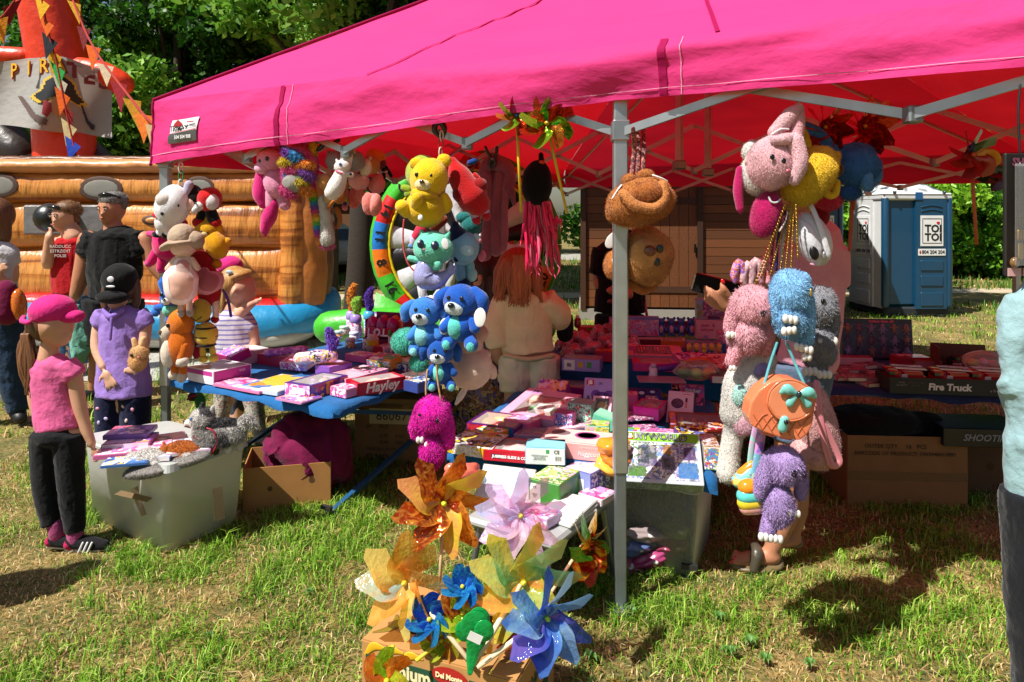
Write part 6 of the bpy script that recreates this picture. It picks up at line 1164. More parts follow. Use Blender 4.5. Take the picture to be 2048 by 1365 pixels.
for nm,lab,d,pr in [
    ('plush_hamster','grey plush hamster at the left of the bunch',3.75,[('body','#8f8b8c',[('e',672,322,21,20)]),('ear','#8f8b8c',[('e',658,306,5,5)]),('foot','#b8a8a0',[('e',660,338,4,4)])]),
    ('plush_hamster','grey and white plush hamster in the middle of the bunch',3.62,[('body','#8a8482',[('e',708,323,22,22)]),('belly','#dedad6',[('e',698,322,15,21,10,14,-13)]),('foot','#c8a8a0',[('e',700,340,4,5,0,4,-18)]),('foot','#c8a8a0',[('e',712,306,4,4,0,4,-18)])]),
    ('plush_hamster','brown and cream plush hamster at the right of the bunch',3.7,[('body','#b87a3a',[('e',742,330,18,20,20)]),('belly','#ddd0bc',[('e',735,336,13,18,15,12,-12)]),('foot','#d0a890',[('e',730,352,4,4,0,4,-14)]),('foot','#d0a890',[('e',744,318,4,4,0,4,-16)])]),
    ('plush_cat','white plush cat with pink lettered collar hanging in front',3.55,[('body','#e2dad6',[('c',[(682,350,14),(672,375,18),(665,385,16)])]),('head','#e2dad6',[('e',685,334,17,14,-10)]),('ear','#e2dad6',[('c',[(676,326,5),(673,320,2)])]),('ear','#e2dad6',[('c',[(694,326,5),(696,319,2)])]),('arm','#e2dad6',[('c',[(690,348,6),(702,350,6)])]),('paw','#2a2226',[('e',703,349,3,3,0,2,-7)]),('collar','#d86a8a',[('c',[(676,344,2,-13),(688,348,2,-15)])]),('foot','#e0b8b8',[('e',672,394,5,6)]),eye(684,330,3,'#3a6a9a',-14)]),
    ('plush_pig','round pink plush pig under the grey hamsters',3.7,[('body','#e09a96',[('e',718,362,21,18)]),('foot','#e4a8a4',[('e',732,356,5,5,0,4,-15)]),eye(722,348,2,BK,-17)]),
    ('plush_tulip','coral plush tulip hanging lowest in the bunch',3.6,[('petal','#d97a72',[('e',738,408,13,23,-6,16,-4)]),('petal','#e08880',[('e',752,410,13,23,6,16,-6)]),('petal','#d97a72',[('e',745,408,19,21,0,14)]),('leaf','#4a7a34',[('c',[(735,388,5),(728,382,2)])])]),
    ('plush_tulip','coral plush tulip at the right side of the bunch',3.75,[('petal','#d97a72',[('e',752,366,12,20,30)]),('petal','#e08880',[('e',758,374,12,18,30,14,-5)])]),
    ('plush_tulip','coral plush tulip behind the pink pig',3.85,[('petal','#cf6e68',[('e',712,392,13,21)]),('petal','#d97a72',[('e',722,385,12,22,-8,12,-4)]),('petal','#c8645e',[('e',708,400,13,18)])]),
    ('plush_monkey','tan plush monkey head at the far left of the bunch',3.72,[('head','#c08a52',[('e',652,364,17,17)]),('body','#c8a070',[('e',660,392,12,20)])]),
    ('plush_sloth','long white and brown plush sloth dangling with thin legs',3.78,[('body','#d8cec2',[('c',[(655,395,11),(652,425,11),(660,438,9)])]),('leg','#a86a34',[('c',[(660,420,5),(662,440,5),(668,456,4)])]),('leg','#a86a34',[('c',[(674,420,6),(680,440,5),(676,455,4)])]),('paw','#a86a34',[('e',648,440,4,6)])]),
    ('plush_deer','brown plush deer under the white cat',3.7,[('body','#a8662c',[('e',680,392,14,17,20)]),('leg','#a8662c',[('c',[(668,402,4),(656,416,4)])]),('leg','#a8662c',[('c',[(690,376,5),(700,368,5)])])]),
    ('plush_frog','lime green and pink small plush under the tulips',3.85,[('body','#9ad030',[('e',692,402,9,10)]),('patch','#5a2a8a',[('e',692,408,5,4,0,3,-8)]),('foot','#e08090',[('e',690,415,6,7)]),('ear','#e0909a',[('e',694,388,5,9)])]),
    ('plush_fox','orange plush with black and white legs at the upper right of the bunch',3.85,[('body','#d8861c',[('e',752,314,20,16,30)]),('head','#6a2a2a',[('e',762,328,11,11)]),('leg',BK,[('c',[(766,335,4),(768,355,4)])]),('leg',BK,[('c',[(772,335,4),(782,352,4)])]),('sock',WH,[('e',767,345,4.5,4)]),('sock',WH,[('e',776,343,4.5,4)])]),
    ('plush_mouse','peach eared plush peeping above the grey hamsters',3.8,[('head','#a04a52',[('e',694,303,16,10)]),('ear','#d8a488',[('e',676,294,11,7)])])]:
    trace(nm,lab,'plush toy',d,pr,GB)
# ---- the big middle bunch
DC = 3.2
def clamp(label,x,y,d,ang,sc=1.0):
    t = thing('spring_clamp',label,'clamp',P(x,y,d),(0,ang,0),'black spring clamps'); s = d / FPX * sc; m = mat('#0d0d0f','gloss',.4)
    MB().tube([V((-3 * s,0,2 * s)),V((-20 * s,0,18 * s)),V((-30 * s,0,34 * s))],[7 * s,6 * s,5 * s],8,flat=((0,1,0),.7)).build('handle',m,t); MB().tube([V((4 * s,0,2 * s)),V((10 * s,0,20 * s)),V((8 * s,0,40 * s))],[7 * s,6 * s,5 * s],8,flat=((0,1,0),.7)).build('handle',m,t)
    MB().tube([V((-4 * s,0,0)),V((-8 * s,0,-18 * s)),V((2 * s,0,-32 * s))],[7 * s,6 * s,3 * s],8).build('jaw',m,t); MB().tube([V((4 * s,0,0)),V((12 * s,0,-16 * s)),V((4 * s,0,-32 * s))],[7 * s,6 * s,3 * s],8).build('jaw',m,t); MB().tube([V((0,-9 * s,0)),V((0,9 * s,0))],7 * s,10,round_=False).build('pivot',mat('#6a6a70','metal'),t)
clamp('black clamp holding the hooks of the middle plush bunch',877,243,3.25,0); clamp('black clamp gripping the rainbow hat',645,286,3.75,70,.8); clamp('black clamp on the pink pony',560,296,3.85,150,.8); clamp('small black clamp on the pink eared hood',985,318,3.5,10,.6)
hook('white and red hooks carrying the middle plush bunch',882,272,3.22,3,('#d8d0c8','#b01818'))
GC = 'plush toys in the middle bunch'
YL = '#dfb414'
trace('plush_yellow_bear','big bright yellow plush bear heading the middle bunch','plush toy',DC - .1,[('head','#e6bc1a',[('e',858,358,38,42,20)]),('ear','#e6bc1a',[('e',888,322,15,14,0,8)]),('ear','#e6bc1a',[('e',832,328,13,12,0,8)]),('belly',YL,[('e',850,418,40,38,20)]),('chest',YL,[('e',850,390,28,14,10,30,-10)]),('leg','#e6bc1a',[('c',[(815,424,13,-14),(808,414,14,-24)])]),('leg','#e6bc1a',[('c',[(838,408,13,-30),(840,398,12,-38)])]),('arm','#e6bc1a',[('c',[(888,395,10),(894,412,12),(884,424,8)])]),('muzzle','#e8d8a0',[('e',850,372,16,12,10,10,-32)]),('nose','#4a2a18',[('e',849,366,5,4,0,4,-42)],{'k': 'gloss'}),eye(838,352,4,BK,-34),eye(866,354,4,BK,-35),('label_tag','#e8e8e8',[('e',846,436,5,6,10,1.5,-38)],{'k': 'card'})],GC)
trace('plush_alien','lime green plush half hidden behind the yellow bear','plush toy',DC + .12,[('body','#a8b838',[('e',842,345,30,36,20)]),('foot','#8aa028',[('c',[(818,380,10),(808,376,7)])]),('foot','#8aa028',[('e',822,388,14,10)])],GC)
trace('plush_santa','long red plush figure with striped stockings','plush toy',DC - .02,[('body','#b8161a',[('c',[(905,322,8),(920,355,24),(945,395,32),(955,408,26)])]),('belt','#8e1014',[('c',[(925,388,20,-6),(960,372,16,-6)])]),('hat_block','#1a3f86',[('c',[(940,326,6),(950,322,6)])]),('arm','#c01a1c',[('c',[(950,350,5),(962,362,4)])]),('pompom','#e0dcdc',[('e',966,372,6,6)])] + [p for j,(x,y) in enumerate(((946,416),(964,408))) for p in [('stocking_band',('#a88ac8','#d8a030','#c8a8d0','#b81a2a')[i],[('c',[(x + i * 2 + j * 2,y + i * 7,9),(x + i * 2 + 1 + j * 2,y + i * 7 + 4,9)])]) for i in range(4)]],GC)
trace('mermaid_cat','mint plush cat with a shiny scaled mermaid tail','plush toy',DC - .12,[('head','#6fcdb4',[('e',867,497,40,34,8)]),('ear','#6fcdb4',[('c',[(845,470,8),(842,462,3)])]),('ear','#6fcdb4',[('c',[(893,474,9),(898,466,3)])]),eye(846,487,7,'#16264a',-34,9),eye(874,490,8,'#16264a',-36,9),('eye_glint','#f0f0f0',[('e',843,483,2.4,2.4,0,1,-38)]),('eye_glint','#f0f0f0',[('e',871,486,2.4,2.4,0,1,-41)]),('nose','#d88aa0',[('e',853,498,3,2,0,2,-37)]),('mouth','#1f3a4a',[('c',[(849,502,.8,-37),(854,505,.8,-37),(859,502,.8,-37)])]),('torso','#6fcdb4',[('e',860,528,24,17,10)]),('arm','#6fcdb4',[('c',[(842,522,7),(820,517,6)])]),('arm','#6fcdb4',[('e',878,529,10,11,0,9,-20)]),('tail',art(201,('#8a84c0','#a8a4d8','#6a66a0','#b8c4e0'),110,.18),[('c',[(852,535,20),(850,555,24),(872,562,18),(895,548,9)])],{'k': 'gloss'}),('fin',art(201,('#8a84c0','#a8a4d8','#6a66a0','#b8c4e0'),110,.18),[('c',[(895,548,7),(902,534,6),(901,526,3)]),('c',[(895,548,7),(906,542,6),(910,534,3)])]),('price_tag','#dedede',[('e',894,487,7,11,-10,1,-37)],{'k': 'card'})],GC)
trace('plush_blue_puppy','pale blue plush puppy with navy ear and foot','plush toy',DC + .02,[('head','#86b8d4',[('e',928,498,30,34,20)]),('ear','#16264e',[('c',[(910,450,8),(915,470,20),(930,480,14)])]),('muzzle','#b0d4e0',[('e',934,500,16,12,10,12,-22)]),('nose','#16264e',[('e',914,518,5,6,-20,4,-20)]),('leg','#7fb0d0',[('c',[(920,530,11),(922,555,11)])]),('leg','#8ac4c8',[('c',[(940,530,9),(942,552,9)])]),('paw','#16264e',[('e',928,572,14,17)]),('paw','#a8d4d0',[('e',944,550,11,14)]),('arm','#b8d8e0',[('c',[(945,485,9),(952,475,8)])])],GC)
trace('plush_teal_bird','dark teal plush partly hidden behind the red figure','plush toy',DC + .14,[('body','#1f6a6a',[('e',942,452,22,20)]),('head','#1f7070',[('e',928,436,17,12)]),('beak','#d8a01c',[('e',938,466,11,9,30)]),('tail','#1a5a60',[('e',952,490,12,22)]),('spot','#d88aa0',[('e',958,482,6,6,0,4,-9)]),('foot','#d87a90',[('e',964,512,8,12)])],GC)
trace('striped_leg_toy','small plush leg in red and violet stripes behind the mint cat','plush toy',DC + .1,[('leg','#c02848',[('c',[(842,460,12),(832,475,10)])]),('sock','#c8b0d0',[('c',[(829,478,9),(827,486,8)])]),('foot','#5a90c8',[('e',825,492,9,6)]),('leg','#8a3a20',[('c',[(870,452,12),(886,440,10)])])],GC)
def bluey(label,x,y,d,s_,c1,c2,c3,tilt=0,tag_=False,group=GC,flip=1):
    q = lambda a,b: (x + a * s_ * flip,y + b * s_); E = lambda a,b,rx,ry,an=0,rz=None,dz=0: ('e',*q(a,b),rx * s_,ry * s_,an * flip,(rz or min(rx,ry)) * s_,dz * s_)
    K = lambda *p: ('c',[(*q(a[0],a[1]),a[2] * s_,(a[3] if len(a) > 3 else 0) * s_) for a in p])
    parts = [('head',c1,[E(0,-20,31,28,6)]),('muzzle','#c9d6da',[E(-6,-10,17,13,5,14,-18)]),('ear',c1,[K((24,-36,9),(36,-22,13),(38,-4,9))]),('ear',c1,[K((-24,-36,8),(-36,-24,12),(-38,-8,8))]),('body',c1,[E(2,24,25,27)]),('belly',c2,[E(-4,24,17,20,0,16,-12)]),('arm',c1,[K((-16,12,8,-10),(-24,24,9,-18))]),('arm',c1,[K((20,10,8,-8),(28,24,9,-14))]),('leg',c3,[K((-12,40,11,-6),(-18,50,12,-14))]),('leg',c3,[K((16,42,11,-6),(22,52,12,-14))]),('foot_pad',c2,[E(-19,52,7,8,0,4,-24)]),('foot_pad',c2,[E(23,54,7,8,0,4,-24)]),('nose',BK,[E(-8,-15,6,4.5,0,5,-31)],{'k': 'gloss'}),eye(*q(-14,-27),3.6 * s_,BK,-25 * s_),eye(*q(9,-26),3.6 * s_,BK,-27 * s_)]
    if tag_: parts.append(('label_tag','#e4e4e2',[E(40,4,10,16,5,1.2,-26)],{'k': 'card'}))
    return trace('plush_blue_dog',label,'plush toy',d,parts,group,o=(x,y),yaw=tilt)
bluey('light blue floppy eared plush dog with a card tag',850,645,DC - .12,1.05,'#3a7fd0','#86d0d8','#3878c8',0,True)
bluey('deep blue plush dog with a white tag',922,625,DC - .16,1.18,'#1f58b8','#5ac0b8','#2a62c0',-12,True,flip=1)
bluey('smaller blue plush dog hanging lowest of the three',880,722,DC - .14,.92,'#1c54a8','#6cccc0','#245cb4',10)
trace('white_plush','white and blue plush legs dangling left of the blue dogs','plush toy',DC + .02,[('leg','#d8d8dc',[('c',[(842,572,8),(846,590,9)])]),('foot','#dedee0',[('e',848,598,11,10)]),('foot','#dedee0',[('e',862,600,9,9)]),('trousers','#2a6ac0',[('c',[(838,562,9),(858,566,9)])])],GC)
trace('fluffy_tail_toy','mint fluffy pompom tail hanging at the left','plush toy',DC - .05,[('tail','#5cc4b0',[('e',812,682,28,24,-15)],{'fur': (3800,7)}),('ribbon','#3a7fd0',[('c',[(826,704,5),(842,706,8),(858,712,5)])],{'k': 'cloth'})],GC)
trace('fluffy_tail_toy','second mint fluffy pompom below the first','plush toy',DC - .04,[('tail','#5cc4b0',[('e',838,725,18,17)],{'fur': (2400,6)})],GC)
trace('seal_plush','large cream plush animal with curved paws behind the blue ones','plush toy',DC + .06,[('body','#dcc0ae',[('e',940,735,46,44,-20)]),('neck','#dab8a4',[('e',935,690,32,34)]),('fin','#dcc0ae',[('c',[(962,735,12),(980,738,12),(986,750,9)])]),('fin','#dcc0ae',[('c',[(958,712,10),(972,710,10)])]),('tail','#d8c8bc',[('c',[(935,770,5),(922,792,7),(912,808,3)])]),('head','#c8a090',[('e',955,668,22,20)])],GC)
trace('plush_violet','violet and brown plush wedged between the blue dogs','plush toy',DC,[('body','#4a3f7a',[('e',895,660,22,16,-20)]),('scarf','#b0a8d0',[('c',[(888,655,5,-14),(908,668,5,-14)])]),('foot','#6a3f1c',[('e',898,692,9,8)]),('leg','#2a4a8a',[('c',[(898,670,8),(898,684,8)])])],GC)
MG = '#d812a4'
def bunny(label,d,pts,col,dark,n=6500,fl=8,group='fluffy rabbit bags',toes='#dcd8d2',extra=()):
    """fluffy rabbit bag: head, drooping ears, body, paws with white claws"""
    parts = []
    for nm,pr in pts: parts.append((nm,col,pr,{'fur': (int(n * {'head': .22,'body': .26,'ear': .16,'arm': .1,'leg': .1}[nm]),fl),'lump': .1}))
    return trace('fluffy_rabbit_bag',label,'plush bag',d,parts + list(extra),group)
def toes(x,y,n=3,r=4.5,ang=0,dz=-14):
    return [('claw','#dedad4',[('e',x + (i - (n - 1) / 2) * r * 1.6 * math.cos(math.radians(ang)),y + (i - (n - 1) / 2) * r * 1.6 * math.sin(math.radians(ang)),r,r * 1.5,0,r,dz)],{'k': 'plain'}) for i in range(n)]
bunny('hot magenta fluffy rabbit bag hanging on a cord under the blue plush',DC - .18,[('head',[('e',866,828,34,36)]),('ear',[('c',[(842,815,12),(833,850,15),(832,868,11)])]),('ear',[('c',[(885,815,12),(893,850,16),(896,885,14)])]),('body',[('e',866,900,24,30)]),('arm',[('c',[(848,868,11),(852,880,11)])]),('leg',[('c',[(858,915,12),(868,928,11)])])],MG,MG,9000,9,extra=toes(842,876,2) + toes(858,886,2) + toes(853,926,2,4) + [eye(878,833,4,BK,-34),eye(843,822,3,BK,-28)])
t = thing('twisted_string','twisted cord carrying the magenta rabbit bag','cord',P(872,690,DC - .17)); MB().tube([V((0,0,0)),P(874,750,DC - .2) - P(872,690,DC - .17),P(882,800,DC - .2) - P(872,690,DC - .17)],.004,6).build('cord',mat('#c09a6a','cloth'),t); MB().tube([P(855,740,DC - .2) - P(872,690,DC - .17),P(852,770,DC - .2) - P(872,690,DC - .17),P(852,790,DC - .2) - P(872,690,DC - .17)],.004,6).build('cord',mat('#c09a6a','cloth'),t)
t = thing('red_string','thin red string looping beside the mint cat','string',P(808,440,DC)); MB().tube([P(x,y,DC) - P(808,440,DC) for x,y in ((808,440),(806,470),(808,500),(815,525),(826,540),(838,548))],.004,6).build('string',mat('#c84a4a','cloth'),t)
# ---- hood, mask wig and pinwheels on the middle truss
trace('eared_hood','dusty pink plush hood with long dangling ear scarves','hood',3.55,[('hood','#8e4a5c',[('c',[(965,345,9),(978,328,15),(1000,328,17),(1018,345,14),(1016,380,12)])]),('lining','#a83a58',[('e',990,360,12,28,0,8,8)]),('scarf','#94505f',[('c',[(972,350,11),(978,400,10),(974,460,10),(970,510,13)])]),('scarf','#94505f',[('c',[(1000,350,11),(992,400,10),(988,460,11),(992,500,14)])]),('scarf','#a05a68',[('c',[(1012,370,10),(1008,420,8),(1008,470,9),(1004,495,10)])]),('ear','#94505f',[('c',[(1018,350,9),(1022,380,8),(1028,408,4)])])],lump=.1)
def wig():
    d = 3.3; t = trace('masked_wig','black cap with long straight hot pink hair','wig',d,[('cap','#08080a',[('e',1074,368,31,48,3,26)],{'k': 'cloth'}),('strap','#0c0c0e',[('c',[(1082,310,5),(1083,326,6)])],{'k': 'cloth'}),('price_sticker','#d8401c',[('e',1083,326,6,4,5,1.2,-12)],{'k': 'card'})])
    s = d / FPX; o = P(1074,368,d); hm = mat('#e8225c','hair',.35); h2 = mat('#e87a98','hair',.35)
    for i in range(46):
        x = 1050 + i * 1.1 + random.uniform(-3,3); e = x + random.uniform(-10,16) + (12 if i > 30 else 0); y1 = random.uniform(500,560) if i % 3 else random.uniform(455,500)
        pts = [P(x,405,d + random.uniform(-.03,.03)) - o,P((x + e) / 2 + random.uniform(-4,4),450,d + random.uniform(-.04,.04)) - o,P(e,y1 - 25,d + random.uniform(-.04,.04)) - o,P(e + random.uniform(-6,12),y1,d) - o]
        MB().tube(pts,[2.6 * s,3.2 * s,2.2 * s,.4 * s],6,flat=((0,1,0),.5)).build('hair_lock',hm if i % 4 else h2,t)
wig()
def pinwheel(label,c,r,nb,mats,face=(0,-1,.1),stick=None,stick_col='#d8c8a0',spin=0,hub='#d8b020',group='pinwheels',curl=.5,name='pinwheel',stick_r=.006,shape='curl',hr=.10):
    """c: hub; blades curl from the hub; stick = far end of the handle"""
    t = thing(name,label,'pinwheel',c,group=group); f = V(face).normalized(); ax = f.orthogonal().normalized(); ay = f.cross(ax)
    for i in range(nb):
        a0 = spin + i * 2 * math.pi / nb; wd = 2 * math.pi / nb * (1.75 if shape == 'point' else 1.4); g = MB()
        def fn(u,v):
            q = v * v * (3 - 2 * v); tip = 1 + (.5 if shape == 'point' else .08) * math.exp(-((v - .2) / .11) ** 2) * u ** 3
            rr = r * (.07 + .93 * u) * tip * (1 - (.45 + .45 * curl) * q * u * .95); lift = r * u * (.42 * math.sin(math.pi * min(1,v * 1.05)) * (.5 + curl) + .16 * v)
            a = a0 + wd * (v - .2) * (.9 + .35 * u) + .12 * math.sin(i * 2.3)
            return (ax * math.cos(a) + ay * math.sin(a)) * rr + f * (lift + r * .03)
        g.grid(fn,9,12); g.build('blade',mats[i % len(mats)],t)
    R = Matrix((ax,ay,f)).transposed()
    MB().lathe([(0,r * .22),(r * hr * .7,r * .2),(r * hr,r * .14),(r * hr,r * .02),(0,0)],n=14,R=R).build('hub',mat(hub,'gloss'),t)
    if stick is not None: MB().tube([-f * r * .03,V(stick) - V(c)],stick_r,8,round_=False).build('stick',mat(stick_col,'plain'),t)
    return t
FG = film('#1f9a28','#9ad030',.96,.75,.2); FO = film('#b0481a','#e08a3a',.96,.75,.2); FR = film('#a01410','#d83a1a',.96,.8,.15); FRB = film('#7a0c0c','#e04a20',.9,.7,.1)
pinwheel('green and orange foil pinwheel with blue hub on the truss',P(1033,232,2.98),42 * 2.98 / FPX,8,[FG,FR,FG,FO],(0.1,-1,.1),P(1042,425,3.0),'#d8b820',.2,'#1f50b8')
pinwheel('larger green and copper foil pinwheel with yellow hub',P(1094,248,2.92),56 * 2.92 / FPX,8,[FG,FO,FG,FR],(-.05,-1,.1),P(1134,428,2.95),'#d8b820',.5,'#c8a018')
# ---- bear bags on the middle leg
BR1,BR2 = '#b9743a','#a8622c'
t = thing('patterned_strap','brown patterned strap looped over the truss beside the middle leg','strap',P(1275,262,2.78)); o = P(1275,262,2.78)
for dx,c in ((-6,'#4a2630'),(4,'#4a2630'),(14,'#4a2630')):
    MB().tube([P(1272 + dx,258,2.78 + .01 * dx) - o,P(1274 + dx,300,2.78) - o,P(1270 + dx * 1.1,346,2.76) - o],4.5 * 2.8 / FPX,6,flat=((0,1,0),.2)).build('strap_run',art(210,('#4a2630','#4a2630','#5a3038','#d88a78'),60,.7),t)
trace('bear_bag','upper brown furry bear bag seen from above on the middle leg','plush bag',2.74,[('body',BR1,[('e',1281,405,72,46,-14,46)],{'fur': (9000,6),'lump': .14}),('snout_ring','#c8844a',[('c',[(1240,390,10,-38),(1262,412,11,-46),(1296,418,11,-48),(1318,400,11,-40),(1318,372,10,-34)])],{'fur': (2600,5)}),('snout',BR2,[('e',1288,388,30,22,-8,20,-36)],{'fur': (2200,5)}),('ear',BR1,[('e',1290,352,18,13,-8,14)],{'fur': (1500,5)}),('ear',BR1,[('e',1258,360,15,12,-20,14)],{'fur': (1200,5)}),('zip','#dcdcdc',[('c',[(1302,352,2,-18),(1318,358,1.6,-22),(1330,364,1.4,-20)])],{'k': 'gloss'}),('cord','#dcdcdc',[('c',[(1222,398,2,-20),(1232,382,2,-20),(1240,372,2,-18)])],{'k': 'gloss'})],'brown bear bags')
trace('bear_bag','brown bear face bag with stitched snout hanging below','plush bag',2.86,[('body','#c0824a',[('e',1292,512,54,60,-8,38)],{'fur': (8000,5),'lump': .10}),('face_panel','#c48a50',[('e',1290,512,46,50,-8,34,-8)],{'fur': (4000,4)}),('snout','#cc945a',[('e',1282,508,28,32,-5,22,-28)],{'fur': (1800,4)}),('nose','#6a3418',[('e',1290,500,12,11,0,8,-48)],{'k': 'gloss'}),eye(1311,496,7,BK,-42),eye(1305,522,7,BK,-42),('ear',BR2,[('e',1243,546,14,14,0,12,-16)],{'fur': (1200,5)}),('strap','#4a2630',[('c',[(1236,482,3,-24),(1246,470,3,-26),(1256,462,3,-26)])],{'k': 'cloth'}),('handle',BR2,[('c',[(1258,568,8),(1285,582,8),(1308,572,8)])],{'fur': (900,4)})],'brown bear bags')
trace('bear_bag','third brown furry bag half hidden behind the middle leg','plush bag',3.0,[('body',BR1,[('e',1232,530,24,30)],{'fur': (2500,5)}),('zip','#dcdcdc',[('c',[(1222,518,2,-24),(1224,534,2,-24)])],{'k': 'gloss'}),('paper_tag','#d8d8d6',[('e',1226,480,12,20,40,1.2,0)],{'k': 'card'})],'brown bear bags')
# ---- bag column on the right
DE = 2.55
GE = 'plush bags on the front truss'
hook('steel hook carrying the plush bag column',1598,196,DE,2,('#c8c8cc',))
PKW = '#d9a8b0'
trace('bunny_face_bag','pale pink plush rabbit face bag with long ears','plush bag',DE - .06,[('face',PKW,[('e',1545,325,50,56,28,34)],{'fur': (5500,5),'lump': .08}),('ear','#d8acb2',[('c',[(1550,265,14),(1580,232,16),(1598,215,8)])],{'fur': (1600,5)}),('ear','#d4a0a8',[('c',[(1590,280,15),(1596,250,13),(1601,218,7)])],{'fur': (1400,5)}),('ear_flap','#dcb0b8',[('c',[(1578,285,17,-26),(1588,325,15,-30),(1578,362,11,-28)])],{'fur': (1600,5)}),('cheek_band','#dcb0b8',[('c',[(1540,285,10,-28),(1560,282,12,-30),(1578,280,9,-28)])],{'fur': (900,5)}),eye(1551,326,5,BK,-42),('nose','#b8606c',[('e',1560,345,5,4,-15,3,-40)],{'k': 'gloss'}),eye(1530,318,5,BK,-38),('zip','#d8d8dc',[('c',[(1535,272,2,-22),(1552,262,2,-24),(1568,262,2,-22)])],{'k': 'gloss'})],GE)
trace('white_bunny_bag','white plush bag behind the pale pink face bag','plush bag',DE + .06,[('body','#dad6d2',[('e',1510,352,28,40,-15,26)],{'fur': (3200,5)}),('ear','#dad6d2',[('e',1500,300,14,20,20)],{'fur': (1200,5)}),('long_ear','#b0185c',[('c',[(1480,340,8),(1476,380,10),(1480,416,8),(1481,426,3)])]),('paper_tag','#cfc4b0',[('e',1487,322,3,9,15,1,-14)],{'k': 'card'})],GE)
trace('yellow_plush_bag','fat yellow plush bag with a brown patch and zip','plush bag',DE,[('body','#e0bc2e',[('e',1620,352,44,66,38,44)],{'fur': (8500,6),'lump': .1}),('ear','#e0bc2e',[('c',[(1612,292,10),(1606,268,9),(1600,256,5)])],{'fur': (1200,5)}),('ear','#d8b428',[('e',1670,316,9,14,30)],{'fur': (700,5)}),('patch','#4a2410',[('e',1672,342,10,14,20,10,-8)]),('strap_loop','#e0b828',[('c',[(1650,372,6),(1655,390,7),(1670,388,7),(1674,365,6)])],{'fur': (700,4)}),('tag','#b01818',[('e',1662,368,6,8,0,2,-6)],{'k': 'cloth'})],GE)
trace('blue_plush_bag','bright blue furry animal bag at the right of the column','plush bag',DE + .1,[('body','#3a78c0',[('e',1712,330,44,42,20,38)],{'fur': (7000,7),'lump': .14}),('strap','#3a70b4',[('c',[(1605,250,9),(1640,270,11),(1672,310,11)])],{'fur': (1400,5)}),('ear','#4a86c8',[('c',[(1735,318,14),(1750,350,14),(1742,366,10)])],{'fur': (1500,6)}),('arm','#5a94d0',[('c',[(1720,352,12,-22),(1722,375,11,-26)])],{'fur': (1000,5)}),('claw','#c89a94',[('e',1722,388,8,5,20,5,-26)],{'k': 'plain'}),('leg','#2a60a8',[('e',1700,385,22,14)],{'fur': (1400,6)}),('zip','#c8d0e0',[('c',[(1690,318,1.8,-30),(1700,340,1.8,-34)])],{'k': 'gloss'})],GE)
trace('pink_plush_bag','raspberry pink plush bag with a white buckle','plush bag',DE - .02,[('body','#b0155c',[('e',1532,428,30,48,14,28)],{'fur': (4500,4)}),('buckle','#d0d0d4',[('c',[(1528,396,2,-26),(1532,405,2,-28),(1542,406,2,-28),(1550,400,2,-26)])],{'k': 'gloss'}),('patch','#4a1020',[('e',1560,440,6,20,15,6,-14)]),('trim','#d8c8cc',[('c',[(1552,462,2,-18),(1562,445,2,-18),(1568,425,2,-16)])])],GE)
trace('coral_plush_bag','coral red plush bag behind the yellow one','plush bag',DE + .14,[('body','#c02a4c',[('e',1655,395,30,26,10)],{'fur': (2600,5)}),('top','#d84a62',[('c',[(1625,290,8),(1650,310,12),(1665,345,10)])],{'fur': (900,5)}),('flap','#d86a7a',[('c',[(1690,345,10),(1698,358,9),(1690,362,7)])]),('ribbon','#e0d0d0',[('c',[(1672,380,4),(1684,390,4)])],{'k': 'cloth'})],GE)
trace('panda_shoulder_bag','white vinyl shoulder bag with black animal face','bag',DE + .02,[('body','#d0d0d6',[('e',1625,478,34,56,-22,30)],{'k': 'vinyl'}),('face','#d8d8de',[('e',1610,485,20,50,-22,20,-18)],{'k': 'vinyl'}),('eye_patch','#0f0f12',[('e',1612,505,9,14,-15,6,-36)],{'k': 'vinyl'}),('ear','#121214',[('e',1592,444,7,8)],{'k': 'vinyl'}),('strap','#d8d8dc',[('c',[(1612,400,5,-10),(1622,440,5,-28),(1640,500,6,-32),(1642,515,5,-30)],.4)],{'k': 'vinyl'}),('zip_pull','#b8b8bc',[('e',1632,510,4,8,0,2,-36)],{'k': 'metal'}),('cheek','#d890b0',[('e',1612,528,6,3,20,3,-30)])],GE)
trace('red_tag_bag','dark red pouch behind the white vinyl bag','bag',DE + .2,[('body','#7a1420',[('e',1640,430,18,26)],{'k': 'cloth'}),('strap','#b05a4a',[('c',[(1704,400,4),(1702,450,4),(1699,500,4)],.3)],{'k': 'cloth'})],GE)
pinwheel('red iridescent foil pinwheel, the one over the pale pink bag',P(1648,255,DE + .12),44 * DE / FPX,9,[FRB,FR],(.1,-1,0),None,hub='#d88a2a',curl=.8,shape='point'); pinwheel('red iridescent foil pinwheel above the blue bag',P(1728,254,DE + .16),50 * DE / FPX,9,[FR,FRB],(-.1,-1,.1),P(1706,420,DE + .2),'#b04a30',.4,'#d88a2a',curl=.8,shape='point')
